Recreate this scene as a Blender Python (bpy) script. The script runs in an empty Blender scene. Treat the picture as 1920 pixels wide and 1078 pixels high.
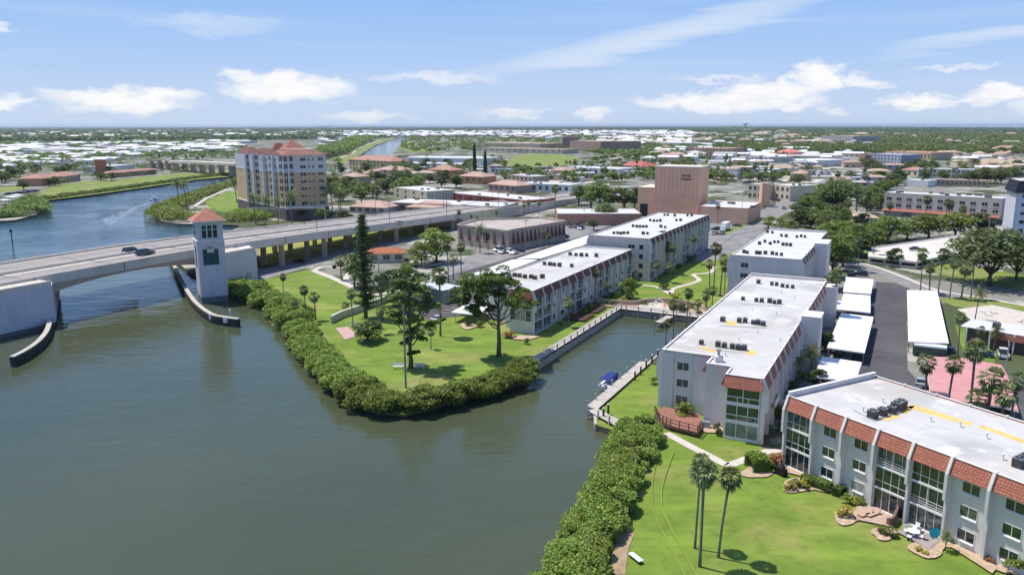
import bpy, bmesh, math, random
import numpy as np
from mathutils import Vector, Matrix, geometry
random.seed(7); RNG = np.random.default_rng(7)
S = bpy.context.scene; C = S.collection; R = math.radians
# ------------------------------------------------------------------ camera, sky, sun, exposure
F = 1470.0; H = 45.0; PT = math.atan(302.0/F); ROLL = -.0021
cam = bpy.data.objects.new('camera', bpy.data.cameras.new('camera')); C.objects.link(cam)
cam.location = (0, 0, H); cam.rotation_euler = (Matrix.Rotation(math.pi/2-PT, 4, 'X') @ Matrix.Rotation(ROLL, 4, 'Z')).to_euler()
cam.data.sensor_width = 36; cam.data.lens = 36*F/1920
cam.data.clip_start = 1; cam.data.clip_end = 120000
S.camera = cam
SUN_EL = 66; SUN_DIR = Vector((math.cos(R(-30)), math.sin(R(-30))))      # the way the light travels over the ground
W = bpy.data.worlds.new('World'); S.world = W; W.use_nodes = True
S.view_settings.view_transform = 'Standard'; S.view_settings.look = 'None'
S.view_settings.exposure = 0.38; S.view_settings.gamma = 1
sd = bpy.data.lights.new('sun', 'SUN'); sd.energy = 4.0; sd.angle = R(0.55); sd.color = (1, .94, .83)
so = bpy.data.objects.new('sun', sd); C.objects.link(so)
so.rotation_euler = Vector((SUN_DIR.x*math.cos(R(SUN_EL)), SUN_DIR.y*math.cos(R(SUN_EL)), -math.sin(R(SUN_EL)))).to_track_quat('-Z', 'Y').to_euler()
so.location = (0, 0, 300)

def P(px, py, z=0.0):                       # a point of the photograph (1920 wide) on the level z
    u = ((px-960)-ROLL*(539-py))/F; v = ((539-py)+ROLL*(px-960))/F
    dy = math.cos(PT)+v*math.sin(PT); dz = -math.sin(PT)+v*math.cos(PT)
    t = (z-H)/dz
    return (u*t, dy*t)
GA = R(62.6); UX = (math.cos(GA), math.sin(GA)); VX = (UX[1], -UX[0])      # the street grid of the place
def XY(s, t): return (s*UX[0]+t*VX[0], s*UX[1]+t*VX[1])
def ST(x, y): return (x*UX[0]+y*UX[1], x*VX[0]+y*VX[1])

# ------------------------------------------------------------------ world
def N(nt, typ, **kw):
    n = nt.nodes.new(typ)
    for k, v in kw.items():
        if k.startswith('i_'): n.inputs[int(k[2:]) if k[2:].isdigit() else k[2:].replace('_', ' ')].default_value = v
        else: setattr(n, k, v)
    return n
def M_(nt, op, a, b=None, c=None, clamp=False):
    n = nt.nodes.new('ShaderNodeMath'); n.operation = op; n.use_clamp = clamp
    for i, q in enumerate((a, b, c)):
        if q is None: continue
        if isinstance(q, (int, float)): n.inputs[i].default_value = q
        else: nt.links.new(q, n.inputs[i])
    return n.outputs[0]
def build_world():
    nt = W.node_tree; nt.nodes.clear(); L = nt.links.new
    out = N(nt, 'ShaderNodeOutputWorld'); bg = N(nt, 'ShaderNodeBackground'); bg.inputs[1].default_value = 0.15
    sky = N(nt, 'ShaderNodeTexSky'); sky.sky_type = 'NISHITA'; sky.sun_disc = False
    sky.sun_elevation = R(SUN_EL); sky.sun_rotation = math.atan2(-SUN_DIR.x, -SUN_DIR.y)
    sky.altitude = 20; sky.air_density = 0.9; sky.dust_density = 0.55; sky.ozone_density = 3.5
    tc = N(nt, 'ShaderNodeTexCoord'); sep = N(nt, 'ShaderNodeSeparateXYZ'); L(tc.outputs['Generated'], sep.inputs[0])
    X, Y, Z = sep.outputs
    az = M_(nt, 'ARCTAN2', X, Y); el = M_(nt, 'ARCSINE', Z)
    cmb = N(nt, 'ShaderNodeCombineXYZ'); L(az, cmb.inputs[0]); L(M_(nt, 'MULTIPLY', el, 2.2), cmb.inputs[1])
    def noise(scale, det=5, rough=.55, src=None):
        n = N(nt, 'ShaderNodeTexNoise'); n.inputs['Scale'].default_value = scale; n.inputs['Detail'].default_value = det
        n.inputs['Roughness'].default_value = rough; L(src or cmb.outputs[0], n.inputs['Vector']); return n
    n1 = noise(26, 6, .62); s1 = N(nt, 'ShaderNodeSeparateColor'); L(n1.outputs['Color'], s1.inputs[0])
    azd = M_(nt, 'ADD', az, M_(nt, 'MULTIPLY', M_(nt, 'SUBTRACT', s1.outputs[0], .5), .075))
    eld = M_(nt, 'ADD', el, M_(nt, 'MULTIPLY', M_(nt, 'SUBTRACT', s1.outputs[1], .5), .040))
    acc = None
    clouds = [(245,188,135,22,1),(330,178,60,15,.9),(180,182,45,14,.8),(30,192,55,16,.9),(550,168,105,26,1),(545,150,42,20,1),(480,143,60,10,.7),(625,158,50,14,.7),
              (1330,190,140,18,.9),(1440,172,90,18,1),(1521,148,42,26,1),(1250,196,60,10,.8),(1460,195,80,13,.8),(1590,158,50,12,.7),
              (1710,194,75,16,1),(1870,183,80,17,1),(1800,192,60,8,.6),(20,54,42,10,.6),(700,216,80,9,.55),(960,213,60,8,.5),(1110,212,40,8,.6),(1550,212,30,7,.5),(1915,208,40,10,.6),
              (820,146,110,9,.45),(1760,133,70,6,.45),(1340,152,90,5,.4),(420,52,130,16,.22),(-160,180,120,20,.9),(2100,190,120,20,.9)]
    for px, py, w, h, st in clouds:
        a = math.atan2(px-960, F); e = math.atan2(237-py, math.hypot(F, px-960)*1.03)
        wa = w/F*math.cos(a)**2*1.2; we = h/F*math.cos(a)*1.2
        dx = M_(nt, 'MULTIPLY', M_(nt, 'SUBTRACT', azd, a), 1/wa); dy = M_(nt, 'MULTIPLY', M_(nt, 'SUBTRACT', eld, e), 1/we)
        d = M_(nt, 'ADD', M_(nt, 'MULTIPLY', dx, dx), M_(nt, 'MULTIPLY', dy, dy))
        m = M_(nt, 'MULTIPLY', M_(nt, 'SUBTRACT', 1.0, d, clamp=True), st*1.25, clamp=True)
        acc = m if acc is None else M_(nt, 'MAXIMUM', acc, m)
    # thin high streaks that rise to the right
    mp = N(nt, 'ShaderNodeMapping'); L(cmb.outputs[0], mp.inputs[0]); mp.inputs['Rotation'].default_value = (0, 0, R(-19)); mp.inputs['Scale'].default_value = (1.3, 11, 1)
    n2 = noise(1.9, 5, .5, mp.outputs[0])
    ci = N(nt, 'ShaderNodeMapRange'); L(n2.outputs[0], ci.inputs[0]); ci.inputs[1].default_value = .50; ci.inputs[2].default_value = .78; ci.inputs[3].default_value = 0; ci.inputs[4].default_value = .55
    def streak(px, py, w, h, sl, st):
        a = math.atan2(px-960, F); e = math.atan2(237-py, F*1.03)
        da = M_(nt, 'SUBTRACT', az, a); de = M_(nt, 'SUBTRACT', M_(nt, 'SUBTRACT', el, e), M_(nt, 'MULTIPLY', da, sl))
        de = M_(nt, 'ADD', de, M_(nt, 'MULTIPLY', M_(nt, 'SUBTRACT', n2.outputs[0], .5), .05))
        q = M_(nt, 'ADD', M_(nt, 'POWER', M_(nt, 'ABSOLUTE', M_(nt, 'MULTIPLY', da, F/w)), 2), M_(nt, 'POWER', M_(nt, 'ABSOLUTE', M_(nt, 'MULTIPLY', de, F/h)), 2))
        return M_(nt, 'MULTIPLY', M_(nt, 'SUBTRACT', 1, q, clamp=True), st)
    st1 = streak(1230, 72, 420, 26, .20, .62); st2 = streak(1850, 103, 190, 14, .12, .6); st3 = streak(1480, 22, 300, 16, .18, .3); st4 = streak(250, 8, 300, 22, .03, .5)
    thin = M_(nt, 'MAXIMUM', M_(nt, 'MAXIMUM', st1, st2), M_(nt, 'MAXIMUM', st3, st4))
    thin = M_(nt, 'ADD', thin, M_(nt, 'MULTIPLY', ci.outputs[0], .45), clamp=True)
    n3 = noise(40, 5, .6); shade = M_(nt, 'ADD', .82, M_(nt, 'MULTIPLY', n3.outputs[0], .3))
    cc = N(nt, 'ShaderNodeCombineColor')
    for i, k in enumerate((5.2, 5.2, 5.25)): L(M_(nt, 'MULTIPLY', shade, k), cc.inputs[i])
    low = N(nt, 'ShaderNodeValToRGB'); e_ = low.color_ramp.elements; e_[0].position = 0; e_[0].color = (.31, .365, .455, 1); e_[1].position = 1; e_[1].color = (.085, .20, .43, 1)
    for p_, c_ in ((.12, (.275, .345, .465, 1)), (.27, (.215, .31, .475, 1)), (.62, (.125, .245, .465, 1))): q_ = e_.new(p_); q_.color = c_
    L(M_(nt, 'MULTIPLY', M_(nt, 'MAXIMUM', el, 0), 3.2), low.inputs[0])
    l10 = N(nt, 'ShaderNodeMix', data_type='RGBA', blend_type='MULTIPLY'); l10.inputs[0].default_value = 1; L(low.outputs[0], l10.inputs[6]); l10.inputs[7].default_value = (10, 10, 10, 1)
    hz = M_(nt, 'SUBTRACT', 1, M_(nt, 'MULTIPLY', M_(nt, 'SUBTRACT', el, .28), 3.0), clamp=True)
    m0 = N(nt, 'ShaderNodeMix', data_type='RGBA'); L(hz, m0.inputs[0]); hsv = N(nt, 'ShaderNodeHueSaturation'); hsv.inputs['Saturation'].default_value = 1.2; hsv.inputs['Value'].default_value = 1.0; L(sky.outputs[0], hsv.inputs['Color']); tint = N(nt, 'ShaderNodeMix', data_type='RGBA', blend_type='MULTIPLY'); tint.inputs[0].default_value = 1; L(hsv.outputs[0], tint.inputs[6]); tint.inputs[7].default_value = (1.15, .96, .92, 1); L(tint.outputs[2], m0.inputs[6]); L(l10.outputs[2], m0.inputs[7])
    m1 = N(nt, 'ShaderNodeMix', data_type='RGBA'); L(thin, m1.inputs[0]); L(m0.outputs[2], m1.inputs[6]); m1.inputs[7].default_value = (3.9, 4.3, 4.9, 1)
    m2 = N(nt, 'ShaderNodeMix', data_type='RGBA'); L(acc, m2.inputs[0]); L(m1.outputs[2], m2.inputs[6]); L(cc.outputs[0], m2.inputs[7])
    L(m2.outputs[2], bg.inputs[0]); L(bg.outputs[0], out.inputs[0])
build_world()

# ------------------------------------------------------------------ materials
MATS = {}
def mat(name, col, rough=.8, var=.12, scale=.6, col2=None, thr=None, bump=0, bscale=8, metal=0, spec=.3, coord='Object', extra=None):
    if name in MATS: return MATS[name]
    m = bpy.data.materials.new(name); m.use_nodes = True; nt = m.node_tree; L = nt.links.new
    b = nt.nodes['Principled BSDF']; b.inputs['Roughness'].default_value = rough; b.inputs['Metallic'].default_value = metal
    b.inputs['Specular IOR Level'].default_value = spec
    tc = N(nt, 'ShaderNodeTexCoord'); v = tc.outputs[coord]
    n = N(nt, 'ShaderNodeTexNoise'); n.inputs['Scale'].default_value = scale; n.inputs['Detail'].default_value = 6; n.inputs['Roughness'].default_value = .65; L(v, n.inputs[0])
    c2 = col2 or tuple(c*(1-var*2) for c in col)
    r = N(nt, 'ShaderNodeValToRGB'); e = r.color_ramp.elements
    lo, hi = thr or (.36, .64)
    e[0].position = lo; e[1].position = hi
    e[0].color = (*c2, 1); e[1].color = (*[min(1, c*(1+(0 if col2 else var*.5))) for c in col], 1)
    L(n.outputs[0], r.inputs[0]); cur = r.outputs[0]
    if extra: cur = extra(nt, v, cur)
    L(cur, b.inputs['Base Color'])
    if bump:
        n2 = N(nt, 'ShaderNodeTexNoise'); n2.inputs['Scale'].default_value = bscale; n2.inputs['Detail'].default_value = 4; L(v, n2.inputs[0])
        bp = N(nt, 'ShaderNodeBump'); bp.inputs['Strength'].default_value = bump; bp.inputs['Distance'].default_value = .05; L(n2.outputs[0], bp.inputs['Height']); L(bp.outputs[0], b.inputs['Normal'])
    MATS[name] = m; return m
def overlay(col, scale, lo, hi, amt=1, detail=5, stretch=None):
    def f(nt, v, cur):
        L = nt.links.new
        if stretch:
            mp = N(nt, 'ShaderNodeMapping'); mp.inputs['Scale'].default_value = stretch; mp.inputs['Rotation'].default_value = (0, 0, GA); L(v, mp.inputs[0]); v = mp.outputs[0]
        n = N(nt, 'ShaderNodeTexNoise'); n.inputs['Scale'].default_value = scale; n.inputs['Detail'].default_value = detail; L(v, n.inputs[0])
        mr = N(nt, 'ShaderNodeMapRange'); mr.inputs[1].default_value = lo; mr.inputs[2].default_value = hi; mr.inputs[4].default_value = amt; L(n.outputs[0], mr.inputs[0])
        mx = N(nt, 'ShaderNodeMix', data_type='RGBA'); L(mr.outputs[0], mx.inputs[0]); L(cur, mx.inputs[6]); mx.inputs[7].default_value = (*col, 1)
        return mx.outputs[2]
    return f
def chain(*fs):
    def f(nt, v, cur):
        for g in fs: cur = g(nt, v, cur)
        return cur
    return f
def tiles(nt, v, cur):                     # rows of clay tiles, along the wall and up the slope
    L = nt.links.new; s = N(nt, 'ShaderNodeSeparateXYZ'); L(v, s.inputs[0]); c = N(nt, 'ShaderNodeCombineXYZ')
    L(M_(nt, 'ADD', s.outputs[0], s.outputs[1]), c.inputs[0]); L(s.outputs[2], c.inputs[1])
    b = N(nt, 'ShaderNodeTexBrick'); b.inputs['Scale'].default_value = 1; b.inputs['Brick Width'].default_value = .34; b.inputs['Row Height'].default_value = .30
    b.inputs['Mortar Size'].default_value = .035; b.inputs['Color1'].default_value = (1, 1, 1, 1); b.inputs['Color2'].default_value = (.78, .74, .72, 1); b.inputs['Mortar'].default_value = (.42, .36, .34, 1); L(c.outputs[0], b.inputs[0])
    mx = N(nt, 'ShaderNodeMix', data_type='RGBA', blend_type='MULTIPLY'); mx.inputs[0].default_value = 1; L(cur, mx.inputs[6]); L(b.outputs[0], mx.inputs[7]); return mx.outputs[2]
def seams(nt, v, cur):
    L = nt.links.new; b = N(nt, 'ShaderNodeTexBrick'); b.inputs['Scale'].default_value = 1; b.inputs['Brick Width'].default_value = 9; b.inputs['Row Height'].default_value = 1.8; b.inputs['Mortar Size'].default_value = .03; b.inputs['Mortar Smooth'].default_value = .6
    b.inputs['Color1'].default_value = (1, 1, 1, 1); b.inputs['Color2'].default_value = (.93, .93, .92, 1); b.inputs['Mortar'].default_value = (.80, .79, .77, 1); L(v, b.inputs[0]); mx = N(nt, 'ShaderNodeMix', data_type='RGBA', blend_type='MULTIPLY'); mx.inputs[0].default_value = 1; L(cur, mx.inputs[6]); L(b.outputs[0], mx.inputs[7]); return mx.outputs[2]
def streaks(amt=.25, col=(.25, .24, .22)): return overlay(col, 1.2, .55, .8, amt, 6, (1, 1, .12))

stucco = mat('stucco', (.66, .625, .605), .85, .05, .5, bump=.2, bscale=20, extra=streaks(.22))
stucco_warm = mat('stucco_warm', (.64, .57, .50), .85, .05, .5, extra=streaks(.2))
trim = mat('white_trim', (.72, .71, .70), .6, .04, 2)
roofm = mat('roof_membrane', (.56, .55, .54), .6, .05, .12, extra=chain(overlay((.36, .355, .35), .10, .50, .66, .6), overlay((.66, .66, .67), .16, .57, .60, .7), overlay((.33, .32, .30), .35, .60, .78, .6), overlay((.45, .41, .35), .06, .52, .66, .45), seams))
roofw = mat('roof_white', (.64, .64, .65), .55, .05, .2, extra=chain(overlay((.46, .45, .44), .22, .52, .74, .6), overlay((.33, .32, .31), .6, .64, .76, .5), seams))
tile = mat('clay_tile', (.55, .215, .15), .75, .10, 1.2, extra=tiles)
tileold = mat('clay_tile_old', (.27, .115, .095), .8, .10, 1.0, extra=tiles)
tilepink = mat('clay_tile_pink', (.47, .22, .17), .8, .12, .5, extra=tiles)
glass = mat('window_glass', (.035, .055, .06), .06, .4, .35, spec=.9)
glassg = mat('window_glass_green', (.02, .06, .05), .05, .5, .3, spec=.9)  # strong noise in the glass colour stands in for reflection detail
glassb = mat('window_blind', (.36, .35, .32), .25, .15, 2, spec=.8)
glassh = mat('window_curtain', (.12, .13, .13), .12, .5, 1.5, spec=.9)
glassl = mat('window_glass_pale', (.22, .27, .26), .08, .3, .4, spec=.8)
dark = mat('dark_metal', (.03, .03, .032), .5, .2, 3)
acg = mat('ac_grey', (.16, .165, .16), .55, .2, 3, metal=.3)
steel = mat('galvanised', (.42, .43, .44), .45, .1, 3, metal=.6)
conc = mat('concrete', (.47, .44, .39), .85, .08, .4, extra=overlay((.25, .24, .22), .7, .6, .85, .5))
concw = mat('concrete_walk', (.56, .51, .45), .85, .08, .8)
bridgec = mat('bridge_concrete', (.66, .59, .52), .85, .06, .25, extra=overlay((.33, .30, .27), .35, .58, .85, .5))
bridgeroad = mat('bridge_road', (.27, .25, .245), .9, .08, .2, extra=overlay((.36, .32, .30), .5, .5, .7, .7, 5, (.1, 2, 1)))
pierm = mat('pier_paint', (.60, .56, .62), .8, .05, .2, extra=streaks(.3))
asph = mat('asphalt', (.085, .083, .092), .9, .15, .15, bump=.3, bscale=12, extra=overlay((.14, .135, .14), .08, .5, .7, .6))
asphl = mat('asphalt_old', (.24, .235, .235), .9, .12, .12, extra=overlay((.33, .32, .31), .3, .55, .7, .6))
paintm = mat('road_paint', (.72, .71, .68), .7, .12, 3)
yelpaint = mat('yellow_pad', (.75, .50, .17), .8, .12, 1.5)
wood = mat('deck_wood', (.34, .27, .21), .85, .15, 1.5, extra=streaks(.3))
woodl = mat('boardwalk_wood', (.50, .46, .42), .85, .12, 1.2, extra=streaks(.3))
woodd = mat('dark_wood', (.085, .055, .04), .8, .2, 2)
reddeck = mat('red_brown_deck', (.30, .14, .105), .8, .12, 1.5)
paver = mat('brick_paver', (.46, .34, .27), .85, .1, 1.5)
mulch = mat('tan_mulch', (.50, .37, .26), .95, .15, 2)
bark = mat('bark', (.17, .14, .115), .95, .25, 3, bump=.5)
barkp = mat('palm_bark', (.23, .205, .18), .95, .25, 4, bump=.5)
pinkc = mat('pink_canopy', (.55, .27, .27), .7, .06, .4)
pinkw = mat('pink_stucco', (.86, .50, .33), .85, .06, .2, extra=streaks(.15))
tanw = mat('tan_wall', (.47, .36, .27), .85, .06, .2, extra=streaks(.2))
ochre = mat('ochre_wall', (.60, .42, .25), .85, .06, .2)
orangew = mat('orange_wall', (.50, .18, .09), .85, .08, .3)
cream = mat('cream_wall', (.62, .55, .42), .85, .06, .2)
greyw = mat('grey_wall', (.40, .40, .42), .85, .08, .2)
whitew = mat('white_wall', (.70, .69, .68), .8, .06, .2)
bluew = mat('blue_white_wall', (.58, .68, .80), .8, .04, .3)
navy = mat('navy_shingle', (.018, .02, .035), .8, .2, 1)
green_sign = mat('green_panel', (.03, .085, .085), .6, .15, 1)
mint = mat('mint_frame', (.38, .55, .50), .6, .05, 1)
white = mat('white_gloss', (.80, .80, .80), .35, .04, 2, spec=.5)
bluecanvas = mat('blue_canvas', (.015, .04, .22), .75, .15, 2)
turq = mat('turquoise_canvas', (.03, .45, .62), .7, .1, 2)
rubber = mat('tyre_rubber', (.02, .02, .02), .9, .2, 4)
redl = mat('tail_lamp', (.35, .01, .01), .3, .1, 3)
fendg = mat('fender_green', (.035, .06, .05), .8, .3, .6)

def grassmat(name, a, b, dry, dl=.58, dh=.72, da=.8):
    return mat(name, a, .95, .1, .16, col2=b, thr=(.3, .7), bump=.8, bscale=3,
               extra=chain(overlay(dry, .09, dl, dh, da), overlay(tuple(c*.62 for c in b), .9, .5, .8, .5, 8), overlay(tuple(min(1, c*1.4) for c in a), .22, .50, .74, .55, 7, (.35, 1.3, 1)), overlay(tuple(c*.7 for c in b), .45, .54, .7, .5, 7, (.5, 1.2, 1)), overlay((.26, .20, .09), .28, .66, .74, .55, 6)))
lawn = grassmat('lawn', (.175, .255, .034), (.11, .175, .024), (.26, .25, .08), .50, .68)
lawn2 = grassmat('park_grass', (.30, .31, .04), (.19, .22, .03), (.30, .27, .10), .5, .7)
verge = grassmat('verge_grass', (.20, .25, .05), (.12, .18, .035), (.28, .25, .12), .48, .66)
track = mat('worn_track', (.195, .265, .042), .95, .1, .8)
dirt = mat('dry_dirt', (.36, .27, .17), .95, .15, .8)

def leafmat(name, c1, c2, c3=None):
    m = bpy.data.materials.new(name); m.use_nodes = True; nt = m.node_tree; L = nt.links.new; nt.nodes.clear()
    out = N(nt, 'ShaderNodeOutputMaterial'); g = N(nt, 'ShaderNodeNewGeometry'); oi = N(nt, 'ShaderNodeObjectInfo')
    r = N(nt, 'ShaderNodeValToRGB'); e = r.color_ramp.elements; e[0].color = (*c1, 1); e[1].color = (*c2, 1); e[0].position = .1; e[1].position = .8
    if c3: q = e.new(.93); q.color = (*c3, 1)
    L(g.outputs['Random Per Island'], r.inputs[0])
    hs = N(nt, 'ShaderNodeHueSaturation'); L(r.outputs[0], hs.inputs['Color'])
    L(M_(nt, 'ADD', .49, M_(nt, 'MULTIPLY', oi.outputs['Random'], .025)), hs.inputs['Hue'])
    L(M_(nt, 'ADD', .75, M_(nt, 'MULTIPLY', oi.outputs['Random'], .5)), hs.inputs['Value'])
    tc_ = N(nt, 'ShaderNodeTexCoord'); nz = N(nt, 'ShaderNodeTexNoise'); nz.inputs['Scale'].default_value = .22; nz.inputs['Detail'].default_value = 4; L(tc_.outputs['Object'], nz.inputs[0])
    h2 = N(nt, 'ShaderNodeHueSaturation'); L(hs.outputs[0], h2.inputs['Color']); L(M_(nt, 'ADD', .462, M_(nt, 'MULTIPLY', nz.outputs[0], .085)), h2.inputs['Hue']); L(M_(nt, 'ADD', .62, M_(nt, 'MULTIPLY', nz.outputs[0], .85)), h2.inputs['Value']); h2.inputs['Saturation'].default_value = .95; hs = h2
    d = N(nt, 'ShaderNodeBsdfPrincipled'); d.inputs['Roughness'].default_value = .5; d.inputs['Specular IOR Level'].default_value = .35; t = N(nt, 'ShaderNodeBsdfTranslucent')
    L(hs.outputs[0], d.inputs['Base Color']); L(hs.outputs[0], t.inputs[0])
    mx = N(nt, 'ShaderNodeMixShader'); mx.inputs[0].default_value = .38; L(d.outputs[0], mx.inputs[1]); L(t.outputs[0], mx.inputs[2]); L(mx.outputs[0], out.inputs[0])
    MATS[name] = m; return m
lf_tree = leafmat('leaf_mid', (.085, .13, .022), (.23, .30, .055))
lf_dark = leafmat('leaf_dark', (.045, .075, .022), (.12, .165, .045))
lf_deadp = leafmat('leaf_dead_palm', (.16, .11, .06), (.32, .24, .14))
lf_oak = leafmat('leaf_olive', (.08, .11, .03), (.19, .23, .07))
lf_bright = leafmat('leaf_bright', (.12, .18, .02), (.26, .32, .04))
lf_mang = leafmat('leaf_mangrove', (.11, .17, .02), (.28, .36, .045), (.40, .40, .08))
lf_palm = leafmat('leaf_palm', (.10, .14, .045), (.27, .32, .12), (.42, .40, .2))
lf_coco = leafmat('leaf_coconut', (.07, .10, .025), (.20, .24, .07))
lf_yel = leafmat('leaf_yellow', (.30, .28, .03), (.55, .48, .06))
lf_red = leafmat('leaf_red', (.22, .06, .03), (.45, .20, .06))

# ------------------------------------------------------------------ mesh helpers
class MB:
    def __init__(s): s.v = []; s.f = []; s.m = []; s.mats = []
    def mi(s, m):
        if m not in s.mats: s.mats.append(m)
        return s.mats.index(m)
    def add(s, vs, fs, m):
        o = len(s.v); k = s.mi(m); s.v += [tuple(v) for v in vs]
        for f in fs: s.f.append(tuple(i+o for i in f)); s.m.append(k)
    def box(s, x0, x1, y0, y1, z0, z1, m):
        if x0 > x1: x0, x1 = x1, x0
        if y0 > y1: y0, y1 = y1, y0
        s.add([(x0,y0,z0),(x1,y0,z0),(x1,y1,z0),(x0,y1,z0),(x0,y0,z1),(x1,y0,z1),(x1,y1,z1),(x0,y1,z1)],
              [(3,2,1,0),(4,5,6,7),(0,1,5,4),(1,2,6,5),(2,3,7,6),(3,0,4,7)], m)
    def hexa(s, b, t, m): s.add(list(b)+list(t), [(3,2,1,0),(4,5,6,7),(0,1,5,4),(1,2,6,5),(2,3,7,6),(3,0,4,7)], m)
    def prism(s, poly, z0, z1, m, mtop=None):
        a = sum(poly[i][0]*poly[(i+1) % len(poly)][1]-poly[(i+1) % len(poly)][0]*poly[i][1] for i in range(len(poly)))
        if a < 0: poly = poly[::-1]
        n = len(poly); vs = [(x, y, z0) for x, y in poly]+[(x, y, z1) for x, y in poly]
        s.add(vs, [tuple(range(n))[::-1]]+[(i, (i+1) % n, n+(i+1) % n, n+i) for i in range(n)], m)
        s.add([(x, y, z1) for x, y in poly], [tuple(range(n))], mtop or m)
    def tube(s, pts, rs, m, seg=8, caps=True):
        pts = [Vector(p) for p in pts]; n = len(pts)
        if isinstance(rs, (int, float)): rs = [rs]*n
        vs = []
        for i, p in enumerate(pts):
            d = (pts[min(i+1, n-1)]-pts[max(i-1, 0)]).normalized(); a = d.orthogonal().normalized() if abs(d.z) < .95 else d.cross(Vector((0, 1, 0))).normalized(); b = d.cross(a)
            for k in range(seg):
                t = 2*math.pi*k/seg; vs.append(p+(a*math.cos(t)+b*math.sin(t))*rs[i])
        fs = [(i*seg+k, i*seg+(k+1) % seg, (i+1)*seg+(k+1) % seg, (i+1)*seg+k) for i in range(n-1) for k in range(seg)]
        if caps: fs += [tuple(range(seg))[::-1], tuple((n-1)*seg+k for k in range(seg))]
        s.add(vs, fs, m)
    def wall(s, path, w, z0, z1, m, closed=False):         # a wall of width w along a path
        n = len(path)
        for i in range(n if closed else n-1):
            a = Vector(path[i]); b = Vector(path[(i+1) % n]); d = (b-a).normalized()*w/2; q = Vector((-d.y, d.x)); 
            a2 = a-d*.98; b2 = b+d*.98
            s.prism([a2+q, a2-q, b2-q, b2+q], z0, z1+.001*(i % 2), m)
    def build(s, name, parent=None, smooth=False):
        me = bpy.data.meshes.new(name); me.from_pydata(s.v, [], s.f)
        for q in s.mats: me.materials.append(q)
        me.polygons.foreach_set('material_index', s.m)
        if smooth: me.polygons.foreach_set('use_smooth', [True]*len(s.f))
        me.update(); o = bpy.data.objects.new(name, me); C.objects.link(o)
        if parent: o.parent = parent
        return o
def tag(o, label, cat, group=None, kind=None):
    if label: o['label'] = label
    if cat: o['category'] = cat
    if group: o['group'] = group
    if kind: o['kind'] = kind
    return o
def thing(name, label, cat, loc=(0, 0, 0), rz=0, group=None):
    o = bpy.data.objects.new(name, None); C.objects.link(o); o.empty_display_size = .5
    loc = tuple(loc); o.location = loc if len(loc) == 3 else (loc[0], loc[1], 0); o.rotation_euler = (0, 0, rz)
    return tag(o, label, cat, group)
KIDS = {}
def kids(o):
    if o.name not in KIDS: KIDS[o.name] = [c for c in C.objects if c.parent == o]
    return KIDS[o.name]
def dup(o, loc, rz=0, sc=1, label=None, group=None, cat=None):
    r = o.copy(); C.objects.link(r); r.location = loc if len(loc) == 3 else (loc[0], loc[1], 0); r.rotation_euler = (0, 0, rz)
    r.scale = (sc, sc, sc) if isinstance(sc, (int, float)) else sc
    if label: r['label'] = label
    if group: r['group'] = group
    if cat: r['category'] = cat
    for ch in kids(o):
        c = ch.copy(); C.objects.link(c); c.parent = r
        for g in kids(ch): d = g.copy(); C.objects.link(d); d.parent = c
    return r
class Proto:                                # the first placing uses the object itself, later ones copy it
    def __init__(s, fn): s.fn = fn; s.o = None
    def put(s, loc, rz=0, sc=1, label=None, group=None):
        loc = tuple(loc) if len(loc) == 3 else (loc[0], loc[1], 0)
        if s.o is None:
            s.o = s.fn(); o = s.o; kids(o); [kids(k) for k in kids(o)]
            o.location = loc; o.rotation_euler = (0, 0, rz); o.scale = (sc, sc, sc) if isinstance(sc, (int, float)) else sc
            if label: o['label'] = label
            if group: o['group'] = group
            return o
        return dup(s.o, loc, rz, sc, label, group)
_z = [0.004]
def sheet(name, pts, m, z=None, kind='structure', pix=True):
    if z is None: _z[0] += .004; z = _z[0]
    pts = [P(*p) for p in pts] if pix else pts
    b = MB(); a = sum(pts[i][0]*pts[(i+1) % len(pts)][1]-pts[(i+1) % len(pts)][0]*pts[i][1] for i in range(len(pts)))
    if a < 0: pts = pts[::-1]
    b.add([(x, y, z) for x, y in pts], [tuple(range(len(pts)))], m)
    o = b.build(name); o['kind'] = kind; return o
def strip_pts(c, w, pix=True):
    c = [Vector(P(*p)) if pix else Vector(p) for p in c]; Lp = []; Rp = []
    for i, p in enumerate(c):
        d = (c[min(i+1, len(c)-1)]-c[max(i-1, 0)]).normalized(); q = Vector((-d.y, d.x))*w/2
        Lp.append(p+q); Rp.append(p-q)
    return Lp, Rp
def strip(name, c, w, m, z=None, pix=True):
    if z is None: _z[0] += .004; z = _z[0]
    Lp, Rp = strip_pts(c, w, pix); n = len(Lp); b = MB()
    b.add([(p.x, p.y, z) for p in Lp]+[(p.x, p.y, z) for p in Rp], [(i, n+i, n+i+1, i+1) for i in range(n-1)], m)
    o = b.build(name); o['kind'] = 'structure'; return o
def smooth_path(pts, n=4):
    out = []
    for i in range(len(pts)-1):
        p0 = pts[max(i-1, 0)]; p1 = pts[i]; p2 = pts[i+1]; p3 = pts[min(i+2, len(pts)-1)]
        for k in range(n):
            t = k/n; out.append(tuple(.5*((2*p1[j])+(-p0[j]+p2[j])*t+(2*p0[j]-5*p1[j]+4*p2[j]-p3[j])*t*t+(-p0[j]+3*p1[j]-3*p2[j]+p3[j])*t**3) for j in range(2)))
    out.append(pts[-1]); return out
FOOT = []                                    # footprints the planting keeps clear of
def inpoly(x, y, poly):
    c = False; j = len(poly)-1
    for i in range(len(poly)):
        xi, yi = poly[i]; xj, yj = poly[j]
        if (yi > y) != (yj > y) and x < (xj-xi)*(y-yi)/(yj-yi)+xi: c = not c
        j = i
    return c
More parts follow.
